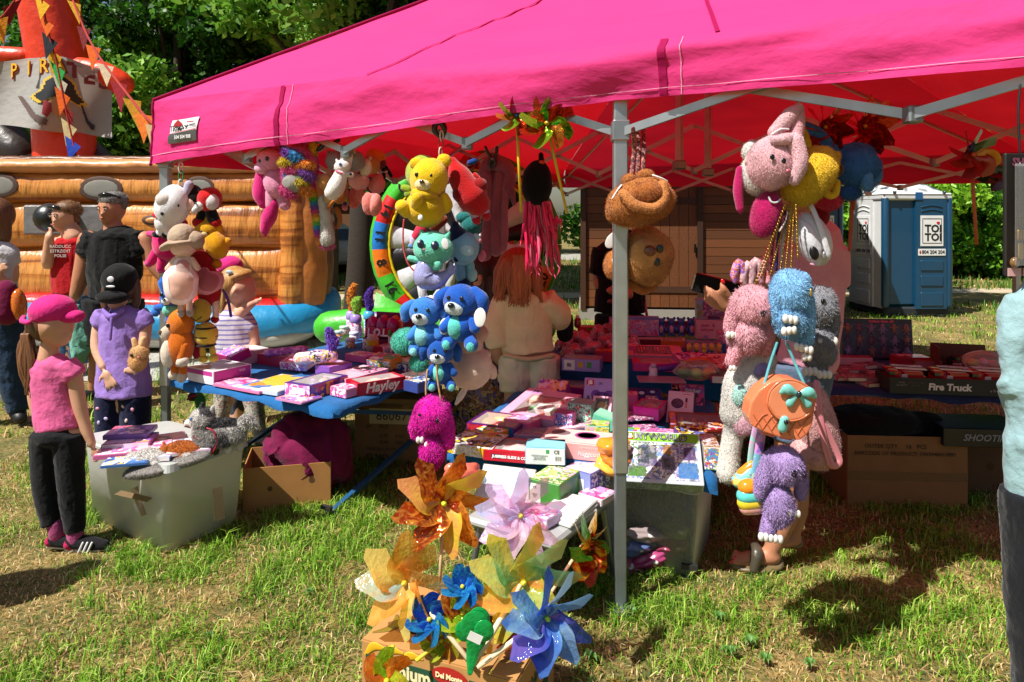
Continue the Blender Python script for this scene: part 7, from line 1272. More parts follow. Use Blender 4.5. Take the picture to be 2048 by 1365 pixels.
# gold chains from the column
t = thing('bag_chains','cluster of thin gold chains below the plush column','chain',P(1575,410,DE)); o = P(1575,410,DE); gm = mat('#b08a3a','metal',.3)
for i,(x0,x1,y1) in enumerate([(1572,1520,560),(1576,1540,555),(1580,1558,560),(1584,1570,550),(1588,1582,545),(1570,1508,575),(1592,1596,520)]):
    g = MB(); n = 26
    for k in range(n):
        p = P(x0 + (x1 - x0) * k / n,412 + (y1 - 412) * k / n,DE - .02 - .01 * i) - o; g.ell(p,(.0042,.002 if k % 2 else .0042,.0062),Matrix.Rotation(-.3,3,'Y'),6,4)
    c = g.build('chain',gm,t)
for i,(x,c) in enumerate(((1556,'#3a2a6a'),(1566,'#c8c8d0'),(1546,'#8a3040'))): MB().tube([P(x + 14,420,DE) - o,P(x,480,DE - .02) - o,P(x - 4,540,DE) - o],.006,6).build('strap',mat(c,'cloth'),t)
for i,(x,y,c,l) in enumerate([(1478,548,('#c85a3a','#8a5ac0','#e0a0a0'),'rainbow'),(1496,552,('#c8a0a8','#d8b0b4','#b89098'),'dusty pink'),(1512,545,('#c89aa0','#e0b8b8','#b08088'),'pale rose'),(1530,550,('#c86a5a','#d88a90','#e0a0b0'),'coral')]):
    trace('scrunchie','%s velvet hair scrunchie above the pink rabbit bag' % l,'scrunchie',DE + .08,[('ring',art(220 + i,c,40,.7),[('c',[(x - 8,y + 14,6),(x - 10,y,8),(x,y - 22,9),(x + 8,y - 4,8),(x + 6,y + 14,6)])],{'lump': .2})],'velvet scrunchies')
bunny('pale pink fluffy rabbit bag at the left of the right hand column',DE - .1,[('head',[('e',1505,612,42,42)]),('ear',[('c',[(1530,620,16),(1532,668,18),(1530,700,12)])]),('ear',[('c',[(1470,620,15),(1462,650,14),(1466,680,12)])]),('body',[('e',1496,668,34,40)]),('arm',[('c',[(1476,650,13),(1466,668,12)])]),('leg',[('c',[(1476,690,15),(1464,722,13)])])],'#d49aa6','#c08a98',9000,9,extra=toes(1460,668,3,5) + toes(1478,676,2,5) + toes(1460,734,2,4) + [eye(1511,622,6,'#2a2024',-42)])
bunny('sky blue fluffy rabbit bag at the top of the right hand column',DE - .16,[('head',[('e',1580,582,38,44)]),('ear',[('c',[(1560,560,14),(1552,600,16),(1556,640,13)])]),('ear',[('c',[(1604,560,16),(1612,620,18),(1612,680,15)])]),('body',[('e',1582,640,32,38)]),('arm',[('c',[(1568,622,12,-16),(1566,636,12,-24)])]),('leg',[('c',[(1600,670,15),(1606,690,14)])])],'#7fb4dc','#6aa0cc',9000,9,extra=toes(1566,634,3,6,10,-36) + toes(1564,656,3,6,-10,-34) + toes(1600,694,4,6,15,-16) + toes(1608,712,2,6,0,-12) + [('strap_clip','#c8a860',[('e',1606,582,3,8,0,2,-36)],{'k': 'metal'})])
bunny('grey white fluffy rabbit bag behind the sky blue one',DE + .0,[('head',[('e',1640,612,32,40)]),('ear',[('c',[(1656,600,14),(1664,640,15),(1660,680,12)])]),('ear',[('c',[(1622,590,12),(1618,620,12),(1620,650,10)])]),('body',[('e',1642,690,28,44)]),('arm',[('c',[(1636,660,12),(1642,676,12)])]),('leg',[('c',[(1620,720,13),(1640,738,14)])])],'#87888f','#6c6d74',8500,9,extra=toes(1646,680,4,6,0,-20) + toes(1614,740,3,6,0,-14) + toes(1642,746,3,6,0,-14) + [eye(1632,600,5,BK,-32)])
trace('unicorn_scarf_plush','large white plush with pastel patches hanging long at the left of the column','plush toy',DE - .02,[('body','#cfcbc6',[('c',[(1520,720,32),(1495,770,46),(1478,830,38),(1472,855,24)])],{'fur': (7500,7)}),('patch','#d8a8b8',[('e',1480,838,22,26,0,22,-20)],{'fur': (1500,6)}),('patch','#a89ad0',[('e',1508,735,20,12,-40,12,-30)],{'fur': (900,6)}),('patch','#a8d0c8',[('e',1470,780,14,22,10,14,-32)],{'fur': (900,6)}),('leg','#d3cfc9',[('c',[(1468,860,20),(1460,905,20),(1456,945,22)])],{'fur': (3600,6)}),('arm','#cfcbc6',[('c',[(1530,740,18),(1528,790,18)])],{'fur': (1500,6)})],GE)
def handbag():
    d = DE - .22; ol = [(1489,826),(1494,800),(1510,776),(1532,760),(1556,752),(1582,754),(1604,766),(1616,786),(1620,812),(1616,842),(1606,862),(1590,874),(1556,870),(1520,858),(1496,846)]
    fl = [(1524,800),(1530,776),(1552,756),(1582,756),(1606,770),(1616,790),(1612,812),(1594,828),(1568,834),(1542,826)]
    t = trace('coral_handbag','coral quilted plastic handbag with a mint bow','handbag',d,[('body','#e8825a',[('p',ol,44,0)],{'k': 'gloss','rm': 2,'sm': 8}),('flap','#ec8e66',[('p',fl,8,-25)],{'k': 'gloss','rm': 1.4,'sm': 4}),('flap_rim','#d87850',[('c',[(x,y,2.4,-27) for x,y in fl + fl[:1]])],{'k': 'gloss'}),('bow','#7ac8c0',[('c',[(1578,778,4,-36),(1560,770,11,-36),(1550,776,5,-34)],.5)],{'k': 'gloss'}),('bow','#7ac8c0',[('c',[(1582,780,4,-36),(1602,776,11,-36),(1614,784,5,-34)],.5)],{'k': 'gloss'}),('bow_tail','#7ac8c0',[('c',[(1578,784,4,-34),(1566,798,8,-33)],.4)],{'k': 'gloss'}),('bow_tail','#7ac8c0',[('c',[(1586,784,4,-34),(1602,800,8,-33)],.4)],{'k': 'gloss'}),('bow_knot','#1f2a30',[('e',1581,779,5,7,15,5,-40)],{'k': 'gloss'}),('clasp','#7ac8c0',[('c',[(1557,832,9,-30),(1554,848,10,-28)],.6)],{'k': 'gloss'}),('clasp_gem','#15181c',[('e',1558,834,5,5,0,4,-36)],{'k': 'gloss'}),('hinge','#d06a44',[('c',[(1526,864,5),(1545,870,5)])],{'k': 'gloss'}),('hinge','#d06a44',[('c',[(1562,873,5),(1580,876,5)])],{'k': 'gloss'})],o=(1555,815),lump=0)
    s = d / FPX; q = mat('#c86840','gloss')
    for i in range(6):
        x = 1500 + i * 17; MB().tube([at(t,x,848 + i * 3,-22.5),at(t,x + 16,832 + i * 2 - 6,-23),at(t,x + 26,822 + i,-22.5)],.9 * s,5).build('quilt_line',q,t); MB().tube([at(t,x + 20,858 + i * 2,-22.5),at(t,x + 8,838 + i * 2,-23),at(t,x - 2,822 + i * 2,-22.5)],.9 * s,5).build('quilt_line',q,t)
    for x0,x1 in ((1524,1560),(1606,1580)): MB().tube([at(t,x0,770,-10),at(t,(x0 + x1) / 2 + (x1 - x0) * .0,730,6),at(t,x1,690,16)],3 * s,8).build('rope_handle',mat('#5aa0a8','cloth'),t)
handbag()
trace('pink_fur_bag','blush pink fur bag with a satin shoulder strap','plush bag',DE - .02,[('body','#cf9c9c',[('c',[(1620,800,34),(1632,850,40),(1640,900,38),(1610,905,30)])],{'fur': (7000,7)}),('strap','#d0808a',[('c',[(1620,760,7,-30),(1622,830,7,-42),(1640,910,7,-44),(1660,912,6,-40),(1655,890,6,-38),(1630,840,6,-40)],.35)],{'k': 'gloss'})],GE)
for i,(pts,c) in enumerate([([(1508,860,7),(1500,900,7),(1492,930,7)],('#c8a0c8','#9ad0c8','#e0a8c8')),([(1520,860,9),(1518,890,9),(1510,925,8)],('#9a6ac8','#a8d8b0','#c890d0'))]):
    pass
trace('rainbow_purse','upper rainbow silicone purse with an orange top','purse',DE - .1,[('body',art(230,('#e08a1c','#d8c040','#7ad0c8','#e8d870'),12,.3,(1,1,3)),[('c',[(1478,962,15),(1500,945,16)])],{'k': 'gloss'}),('top_band','#e08a1c',[('c',[(1484,948,11),(1504,930,10)])],{'k': 'gloss'}),('strap',art(231,('#c8a0c8','#9ad0c8','#e0a8c8'),30,.4),[('c',[(1512,850,6),(1504,890,6),(1500,925,6)],.4)],{'k': 'cloth'})],'rainbow purses')
trace('rainbow_purse','lower rainbow silicone purse in orange mint and yellow','purse',DE - .16,[('body','#e2861a',[('c',[(1492,975,16),(1512,972,16)])],{'k': 'gloss'}),('mint_band','#5ac4bc',[('c',[(1490,992,17),(1514,990,17)])],{'k': 'gloss'}),('yellow_band','#dcc030',[('c',[(1490,1006,16),(1514,1004,16)])],{'k': 'gloss'}),('pink_band','#dca090',[('c',[(1492,1016,14),(1514,1014,14)])],{'k': 'gloss'}),('strap',art(232,('#9a6ac8','#a8d8b0','#c890d0','#70b0c8'),26,.4),[('c',[(1524,855,9),(1518,900,9),(1508,955,8)],.4)],{'k': 'cloth'}),('ring','#c8c8cc',[('c',[(1500,948,2),(1506,956,2),(1512,950,2)])],{'k': 'metal'})],'rainbow purses')
bunny('lilac fluffy rabbit bag hanging lowest in the right hand column',DE - .2,[('head',[('e',1566,930,36,38)]),('ear',[('c',[(1540,915,14),(1526,960,17),(1520,985,12)])]),('ear',[('c',[(1592,920,13),(1602,960,14),(1600,990,11)])]),('body',[('e',1556,1010,30,42)]),('arm',[('c',[(1566,985,15),(1568,1000,14)])]),('leg',[('c',[(1540,1040,15),(1536,1062,16)])])],'#a58abf','#9078aa',9500,9,extra=toes(1560,1014,3,6,10,-22) + toes(1582,1020,3,5,10,-16) + toes(1536,1070,5,6,8,-14) + [eye(1574,935,7,'#1a1020',-36),eye(1598,942,4,'#1a1020',-28)])
# ---- hanging at the far right
FM = [mat(c,'gloss',.3) for c in ('#8a1a12','#a02a18','#d8902a','#154a1c','#182070','#4a1010')]
pinwheel('plain rainbow pinwheel turning in the shade at the right',P(1943,310,2.5),50 * 2.5 / FPX,8,FM,(0,-1,0),P(1953,490,2.5),'#b85a30',.6,'#c85a28',curl=.5)
pinwheel('dark green pinwheel edge behind the rainbow one',P(1975,345,2.7),40 * 2.7 / FPX,6,[mat('#123a16','gloss',.3),mat('#3a0f10','gloss',.3)],(.3,-1,.2),P(1960,365,2.72),'#8a7a30',0,'#7a1a14')
def blister():
    c = P(2040,430,1.75); t = thing('toy_weapon_pack','tall black hanging toy pack with gold shells','toy pack',c,(0,0,6)); s = 1.75 / FPX
    MB().box((0,0,0),(72 * s,.012,245 * s),None,0,.003).build('backing_card',mat('#16110d','card'),t)
    for i in range(6): MB().tube([(4 * s,-.014,55 * s - i * 10 * s),(16 * s,-.014,55 * s - i * 10 * s)],4.2 * s,8).build('shell',mat('#c8862a','gloss'),t)
    for i in range(4): MB().tube([(-14 * s + i * 6 * s,-.014,-32 * s),(-14 * s + i * 6 * s,-.014,-48 * s)],2.2 * s,8).build('cartridge',mat('#c8922a','metal'),t)
    for x in (-10,8): MB().tube([(x * s,-.014,100 * s),(x * s,-.016,-20 * s)],5 * s,10).build('barrel',mat('#0e0e10','gloss'),t)
    MB().tube([(-8 * s,-.014,-60 * s),(-8 * s,-.014,-84 * s)],5 * s,8).build('knife',mat('#b8922a','gloss'),t); MB().ell((-22 * s,-.014,-95 * s),(9 * s,.01,11 * s)).build('grenade',mat('#7a5a34','gloss'),t)
    MB().tube([(10 * s,-.014,-20 * s),(12 * s,-.016,-70 * s),(2 * s,-.016,-100 * s)],[6 * s,9 * s,7 * s],10).build('stock',mat('#101012','gloss'),t)
    MB().box((-18 * s,-.008,-114 * s),(28 * s,.003,16 * s)).build('label',mat('#c89a98','card'),t); MB().box((14 * s,-.008,-114 * s),(28 * s,.003,16 * s)).build('label',mat('#c89a98','card'),t)
    text('SHOT',22 * s,t,'lettering',mat('#7a3a50','card'),(6 * s,-.009,104 * s),(90,0,0),.001)
    MB().tube([(0,0,122 * s),(-4 * s,0,200 * s),(0,0,260 * s)],.003,6).build('cord',mat('#1a1a1c'),t); MB().box((0,-.03,0),(64 * s,.002,200 * s)).build('blister',clear('#ffffff',.06,.05),t)
blister()
# ================================================================== plush on the left tub
trace('toy_husky','grey and white toy husky standing on the clear tub','plush toy',3.42,[('body','#b9b4b0',[('c',[(412,875,22),(440,868,22),(470,866,21)]),('e',408,866,20,26)],{'fur': (7500,8),'rm': 2.5}),('saddle','#3c3a3c',[('c',[(420,852,13,-2),(448,848,13,-2),(474,850,11,0)])],{'fur': (2600,9)}),('saddle_patch','#4a4648',[('e',452,872,18,15,0,8,-16)],{'fur': (1400,9)}),('head','#cfcac6',[('e',405,838,23,21)],{'fur': (2400,7)}),('forehead','#4a484a',[('e',412,825,15,9,10,16)],{'fur': (1100,7)}),('muzzle','#dcd8d4',[('c',[(392,845,10),(376,846,7)])]),('nose',BK,[('e',370,843,3.5,3.5)],{'k': 'gloss'}),('mouth','#5a1a1c',[('c',[(372,852,1.5,-4),(384,854,1.5,-6)])]),('ear','#d0ccc8',[('c',[(422,828,7),(426,814,3)])],{'fur': (500,5)}),('ear','#4a484a',[('c',[(404,818,6),(404,808,3)])],{'fur': (400,5)}),('leg','#d6d2ce',[('c',[(408,885,10,-8),(405,905,8,-8)])],{'fur': (900,5)}),('leg','#4a484a',[('c',[(430,885,9,6),(427,905,8,6)])],{'fur': (800,5)}),('leg','#d6d2ce',[('c',[(462,880,9,-6),(460,900,7,-6)])],{'fur': (800,5)}),('leg','#d6d2ce',[('c',[(478,878,8,6),(478,898,7,6)])],{'fur': (800,5)}),('tail','#d8d4d0',[('c',[(478,855,9),(492,842,13),(504,848,9)])],{'fur': (2000,10)}),('collar','#8a1a34',[('c',[(394,868,2,-16),(406,872,2,-20),(420,866,2,-16)])],{'k': 'cloth'}),('lead','#a81a34',[('c',[(424,850,1.6,-22),(438,856,1.6,-24),(444,880,1.6,-24),(432,902,1.6,-20)])],{'k': 'plain'}),eye(391,833,3,'#3a6a9a',-19)],o=(430,905))
for lab,x,y,c1,c2 in [('white sleeping plush cat on a grey mat',300,918,'#d3cfc9','#d8d4ce'),('ginger and white sleeping plush cat on a grey mat',365,903,'#b8641c','#d4cec6')]:
    trace('sleeping_plush_cat',lab,'plush toy',3.3 if x < 340 else 3.36,[('body',c1,[('e',x,y,36,19,2,26)],{'fur': (5200,6)}),('haunch',c2,[('e',x + 14,y + 6,18,13,0,14,-14)],{'fur': (1600,5)}),('head',c1,[('e',x - 30,y - 2,14,13,0,14,-8)],{'fur': (1200,5)}),('ear',c1,[('c',[(x - 36,y - 12,4),(x - 38,y - 18,2)])]),('tail',c2,[('c',[(x + 30,y + 12,6,-12),(x + 4,y + 18,6,-26)])],{'fur': (700,5)})],'sleeping plush cats',o=(x,y + 14))
for lab,x,y,a in [('grey speckled fluffy mat under the white cat',300,945,-8),('grey speckled fluffy mat under the ginger cat',368,925,-10)]:
    trace('fluffy_mat',lab,'mat',3.26 if x < 340 else 3.33,[('mat','#85807c',[('e',x,y - 6,50,11,a,34)],{'fur': (5200,5),'lump': .12})],'fluffy mats',o=(x,y))
trace('cactus_toy','green dancing cactus toy with a scarf on the grass behind the tub','toy',4.5,[('stem','#3f9a5a',[('c',[(402,818,9),(400,800,10),(396,790,8)])],{'fur': (700,3)}),('scarf','#3a3a40',[('e',388,792,13,10,-30)],{'k': 'cloth'}),('scarf_band','#b02030',[('c',[(380,796,2,-10),(398,788,2,-11)])],{'k': 'cloth'}),('pot','#d8d8d6',[('c',[(404,840,9),(404,828,10)])],{'k': 'plain'})])
# ================================================================== pinwheels in the fruit box
YF = film('#f0d070','#f0a040',.62); YG = film('#e0d850','#8ad0a0',.62); PF = film('#e8c8f0','#f0d0d8',.55); BF = film('#2a50c0','#7ab0e8',.72); OG = film('#a03a10','#f0a040',.9,.55); GG = film('#8ac020','#d8d840',.9,.4)
bx = V((-.17,2.25,.2))
pinwheel('large amber metallic pinwheel on a wooden stick standing tallest',P(888,1005,2.45),76 * 2.45 / FPX,9,[OG,film('#f0a060','#f0d040',.85),OG],(.12,-1,.15),P(878,1190,2.36),'#d8b890',.2,'#c8d830',curl=.35,shape='point',hr=.075)
pinwheel('translucent pearl pink pinwheel in front of the low table',P(1042,1030,2.35),68 * 2.35 / FPX,9,[PF,film('#c8d0f8','#f0c0e0',.55)],(-.05,-1,.2),P(1010,1200,2.34),'#d8b890',.5,'#d8d030',curl=.55,shape='point',hr=.075)
pinwheel('translucent yellow orange pinwheel at the upper left of the box',P(812,1165,2.2),74 * 2.2 / FPX,8,[YF,film('#f0b040','#f0e080',.6),YF,film('#c0e0d8','#f0c880',.6)],(-.25,-1,.25),P(945,1330,2.02),'#e0c8a0',.1,'#d8c030',curl=.5,shape='point',hr=.075,stick_r=.008)
pinwheel('translucent lime yellow pinwheel on a thick pale stick',P(1046,1162,2.15),86 * 2.15 / FPX,9,[YG,film('#f0e070','#b8e090',.6),film('#f0a850','#e8e060',.6)],(.1,-1,.2),P(948,1330,2.0),'#e8d4b0',.3,'#d8d040',curl=.4,shape='point',hr=.075,stick_r=.009)
pinwheel('translucent royal blue pinwheel at the right of the box',P(1092,1235,2.02),74 * 2.02 / FPX,9,[BF,film('#4a80d8','#a8d0f0',.65),film('#7a6ad0','#3a60c8',.7)],(.35,-1,.2),P(955,1335,1.98),'#e8d4b0',.6,'#a8d020',curl=.6,shape='point',hr=.075,stick_r=.008)
pinwheel('red and gold metallic pinwheel seen edge on by the tent leg',P(1165,1092,2.4),54 * 2.4 / FPX,9,[film('#a81a10','#d8a020',.92,.7),film('#c83a18','#4a8a20',.92,.7)],(.85,-.6,.2),P(1060,1250,2.3),'#d8b890',.2,'#b8c020',curl=.8,shape='point',hr=.12)
for i,(x,y,r,m,sp,fc,lab) in enumerate([(860,1240,48,[film('#1a3fb0','#2a90d0',.95,.6)],.2,(-.2,-.8,.6),'blue foil pinwheel lying in the box at the left'),(925,1225,52,[GG,OG],.5,(.1,-.9,.4),'green and copper dotted pinwheel lying in the middle of the box'),(925,1175,42,[film('#1a50b8','#30a0e0',.95,.6)],.9,(0,-.7,.7),'blue foil pinwheel at the back of the box'),(885,1280,44,[GG,film('#b05018','#d89030',.95,.5)],.3,(-.3,-.9,.3),'lime and brown pinwheel hanging over the box front'),(1020,1265,40,[film('#a01a18','#d86020',.95,.7)],.1,(.2,-.7,.6),'red and orange foil pinwheel at the right side of the box'),(775,1362,58,[GG,film('#d8681c','#e89a40',.95,.5)],.4,(-.1,-.9,.5),'orange and lime dotted pinwheel poking in at the bottom edge')]):
    d = 2.12 if i < 5 else 1.9; pinwheel(lab,P(x,y,d),r * d / FPX,7,m,fc,[P(870,1262,d),P(940,1290,d),P(930,1260,d),P(832,1322,d - .06),P(1000,1300,d),P(786,1290,d + .05)][i],'#d8c030',sp,'#d8c830',curl=.3)
t = thing('green_pinwheel_leaf','flat green scalloped petals with a white price sticker in front of the box','pinwheel',P(945,1300,1.98),group='pinwheels'); o = P(945,1300,1.98)
gm = film('#18a04a','#20b058',.95)
for (cx,cy,rr,dz) in ((950,1255,30,0),(958,1238,22,.01),(930,1262,20,.01),(968,1262,20,-.01)):
    g = MB(); s = 1.98 / FPX; g.ell(P(cx,cy,1.98 + dz) - o,(rr * s,.006,rr * 1.1 * s),None,20,10); g.build('petal',gm,t)
g = MB(); g.tube([P(952,1280,1.98) - o,P(945,1310,1.98) - o,P(940,1345,1.97) - o],[.03,.018,.008],10,flat=((0,1,0),.15)); g.build('petal',gm,t)
MB().box(P(950,1276,1.94) - o,(.04,.002,.025),Matrix.Rotation(math.radians(25),3,'Y')).build('price_sticker',mat('#e4e4e0','card'),t)
# ================================================================== people
def c(*p,f=None): return ('c',list(p)) if f is None else ('c',list(p),f)
def e(*a): return ('e',) + a
def hand(x,y,L,ang,sp=11,th=1,dz=0,bend=12):
    """palm, four unequal fingers and a thumb leaving the side of the palm"""
    A = math.radians; cs,sn = math.cos(A(ang)),math.sin(A(ang)); out = [e(x,y,L * .36,L * .27,ang,L * .13,dz)]
    for i,f in enumerate((.66,.8,.76,.58)):
        k = (i - 1.5); bx,by = x + cs * L * .24 - sn * k * L * .145,y + sn * L * .24 + cs * k * L * .145; a1 = A(ang + k * sp); a2 = A(ang + k * sp + bend)
        mx,my = bx + math.cos(a1) * L * f * .5,by + math.sin(a1) * L * f * .5
        out.append(c((bx,by,L * .085,dz),(mx,my,L * .078,dz - L * .05),(mx + math.cos(a2) * L * f * .42,my + math.sin(a2) * L * f * .42,L * .06,dz)))
    a1 = A(ang - th * 62); a2 = A(ang - th * 25); bx,by = x - cs * L * .16 + math.cos(A(ang - th * 90)) * L * .18,y - sn * L * .16 + math.sin(A(ang - th * 90)) * L * .18
    mx,my = bx + math.cos(a1) * L * .26,by + math.sin(a1) * L * .26; out.append(c((bx,by,L * .1,dz),(mx,my,L * .088,dz - L * .06),(mx + math.cos(a2) * L * .25,my + math.sin(a2) * L * .25,L * .066,dz - L * .06)))
    return out
def locks(col,sets,nm='hair_lock'):
    """strands of hair: (x0, y0, x1, y1, n, spread, r, dz)"""
    out = []
    for x0,y0,x1,y1,n,sp,r,dz in sets:
        out.append((nm,col,[c((x0 + random.uniform(-sp,sp) * .5,y0,r,dz),((x0 + x1) / 2 + random.uniform(-sp,sp),(y0 + y1) / 2,r * 1.1,dz - random.uniform(0,4)),(x1 + random.uniform(-sp,sp),y1 + random.uniform(-8,8),r * .35,dz)) for _ in range(n)],{'k': 'hair'}))
    return out
SK,SK2,SK3 = '#cf9c7e','#b97f60','#d8a88c'
def face(x,y,s,yaw,skin,lip='#a8584c',eyec='#2a1c14',brow='#4a3626'):
    """eyes, brows, mouth on a head centred x, y with half-height s; yaw -1..1 shifts them"""
    o = yaw * s * .34; out = []
    def Z(dx,dy): return -s * (.83 * math.sqrt(max(.05,1 - (dx / .76) ** 2 - ((dy + .12) / .86) ** 2)) + .01)
    for sd in (-1,1):
        ex = x + o + sd * s * .27 * (1 - .3 * abs(yaw)); z = Z((ex - x) / s,-.02); out += [('eye','#cfc8c2',[e(ex,y - s * .02,s * .1,s * .055,0,s * .08,z)],{'k': 'gloss'}),('iris',eyec,[e(ex + yaw * s * .03,y - s * .02,s * .05,s * .052,0,s * .05,z - s * .06)],{'k': 'gloss'}),('eyebrow',brow,[c((ex - s * .13,y - s * .14,s * .028,z),(ex,y - s * .19,s * .035,z - s * .05),(ex + s * .13,y - s * .15,s * .025,z))],{'k': 'hair'})]
    z = Z(o / s,.34) - s * .02
    return out + [('mouth',lip,[c((x + o - s * .17,y + s * .5,s * .03,z + s * .02),(x + o,y + s * .52,s * .05,z - s * .06),(x + o + s * .17,y + s * .5,s * .03,z + s * .02))],{'k': 'skin'})]
def head(x,y,s,yaw=0,w=.76):
    o = yaw * s * .3; return [e(x,y - s * .12,s * w,s * .86,0,s * .84),e(x + o * .6,y + s * .42,s * .52,s * .5,0,s * .58,-s * .18),e(x + o * 1.25,y + s * .22,s * .1,s * .16,0,s * .16,-s * .86 + abs(o) * .5),c((x,y + s * .5,s * .34,s * .14),(x,y + s * 1.25,s * .36,s * .2))]
B = {'rm': 3.0,'k': 'skin'}
def cl(rm=3.2,wr=2.2,**k): return dict({'rm': rm,'k': 'cloth','wr': wr,'fe': True},**k)
def person(label,d,o,parts): return trace('person',label,'person',d,parts,'people at the fair',o=o,lump=.02)
# girl in pink, seen from behind at the left tub
person('girl in pink shirt, pink cap and black leggings beside the clear tub',3.3,(120,1095),[
    ('body',SK,[e(110,648,33,40,0,38),e(124,672,19,21,0,22,-4),e(141,664,6,5,0,6,0),c((100,690,17),(97,718,19)),e(117,652,5,9,10,5,-34),c((96,722,24),(108,790,28),(114,850,30),f=.55),c((146,738,16),(157,800,14),(170,850,11),(184,888,8))] + hand(188,903,24,80,6,1) + [c((66,735,15,10),(60,800,13,14),(76,850,10,10)),c((92,870,22),(96,980,17),(112,1072,10)),c((140,870,22),(147,980,18),(150,1080,11))],B),
    ('shirt','#d65f93',[c((97,712,22),(100,735,40),(108,800,41),(116,858,45)),c((72,728,20,4),(60,760,18,8)),c((130,728,22),(152,755,22))],cl(ws=(6,6,14),wr=3)),
    ('leggings','#17181b',[c((92,868,29),(90,960,24),(103,1050,18)),c((138,868,30),(142,960,25),(150,1062,19)),e(114,870,46,24,0,36)],cl(wr=1.6)),
    ('sock','#a84a78',[c((110,1048,15),(114,1072,14))],{'k': 'cloth'}),('sock','#a84a78',[c((150,1060,16),(152,1082,15))],{'k': 'cloth'}),
    ('shoe','#18161a',[c((108,1080,13),(132,1084,12),(150,1086,8))],{'k': 'cloth'}),('shoe','#18161a',[c((146,1082,15),(176,1086,14),(208,1090,10))],{'k': 'cloth'}),('heel_patch','#b01a50',[e(142,1086,13,13,0,15),e(102,1082,10,11,0,13)],{'k': 'cloth'}),('sole','#cfcfcf',[c((136,1099,6),(176,1101,6),(216,1095,5)),c((98,1092,5),(130,1094,5),(156,1092,4))],{'k': 'plain'})] +
    [('shoe_stripe','#dcdcdc',[c((166 + i * 9,1098,2,-14),(174 + i * 9,1080,2,-13))],{'k': 'plain'}) for i in range(3)] +
    [('cap','#d22a7c',[e(106,622,42,33,-4,44)],{'k': 'cloth','rm': 2.5}),('cap_brim','#cf2478',[c((130,632,16),(158,634,12),(163,636,5),f=1.6)],{'k': 'cloth'}),('cap_strap','#d8388a',[c((52,634,5,-6),(66,638,5,-30),(84,640,5,-38))],{'k': 'cloth'}),('hair','#5a3824',[e(98,648,35,38,0,40,3),e(66,655,14,20)],{'k': 'hair','rm': 2.5}),('hair_tie','#d85a90',[e(62,662,9,6)],{'k': 'cloth'}),('ponytail','#6a4229',[c((60,664,10),(52,700,16),(58,745,17),(68,782,8))],{'k': 'hair'})] + locks('#7a5033',[(60,668,66,785,22,14,3.4,-12),(58,672,60,770,14,16,3,4)]))
# girl in lilac polo, looking down at a plush rabbit
person('girl in lilac polo and black cap holding a plush rabbit',4.25,(245,950),[
    ('body',SK3,head(236,592,30) + [c((240,640,20),(245,700,34),(246,800,36),f=.6),c((200,640,12),(199,690,11,-10),(222,728,8,-26))] + hand(234,744,34,62,12,-1,-34) + [c((292,640,13),(294,685,11,-10),(286,722,8,-26))] + hand(284,734,24,175,5,1,-30,-30) + [c((220,790,22),(222,940,16)),c((272,790,22),(270,940,16))],B),
    ('polo','#9577c4',[c((240,614,18),(244,638,44),(246,700,48),(248,792,56)),c((212,628,20),(196,652,18)),c((275,628,20),(296,655,19))],cl(wr=2.6,ws=(7,7,12))),('collar','#8a6cbc',[c((222,618,5,-22),(240,630,6,-32),(258,618,5,-22))],{'k': 'cloth'}),('placket','#8262b4',[c((248,632,3,-42),(249,670,3,-48))],{'k': 'cloth'}),
    ('leggings','#15193a',[c((222,790,30),(220,860,27),(222,935,20)),c((270,790,30),(272,860,27),(270,935,20))],cl(wr=1)),('shoe','#c8c8cc',[c((222,944,10),(212,948,9,-20))],{'k': 'plain'}),('shoe','#c8c8cc',[c((272,944,10),(280,948,9,-20))],{'k': 'plain'}),
    ('cap','#131315',[e(240,560,33,34,0,36)],{'k': 'cloth','rm': 2.5}),('cap_brim','#161618',[e(238,592,31,14,0,22,-22)],{'k': 'cloth'}),('cap_emblem','#c8c8d0',[e(242,556,7,6,0,2,-35),e(243,570,9,2.5,0,2,-37)],{'k': 'plain'}),('hair','#5a3a2a',[c((212,560,9,6),(208,600,9,4),(212,625,6)),c((268,565,9,6),(272,600,8,4),(268,622,5)),e(240,575,32,34,0,30,12)],{'k': 'hair','rm': 2.5})] +
    [('heart_print',('#d890b0','#b8a8d8','#e0c0c0')[i % 3],[e(x,y,4.5,3.2,20 * i,2,-27)],{'k': 'plain'}) for i,(x,y) in enumerate([(212,810),(228,830),(262,806),(280,812),(214,838),(268,834),(258,852)])])
trace('plush_rabbit','small cream plush rabbit in the hand of the girl in lilac','plush toy',4.08,[('body','#d6a66e',[e(276,722,17,20)],{'fur': (2200,4)}),('head','#d8aa74',[e(279,706,18,16)],{'fur': (1800,4)}),('ear','#d8aa74',[c((272,694,6),(268,680,5))]),('ear','#dcb280',[c((284,692,6),(287,678,5))]),('nose','#c8787a',[e(286,712,2.5,2,0,2,-16)]),eye(272,708,3,BK,-16)])
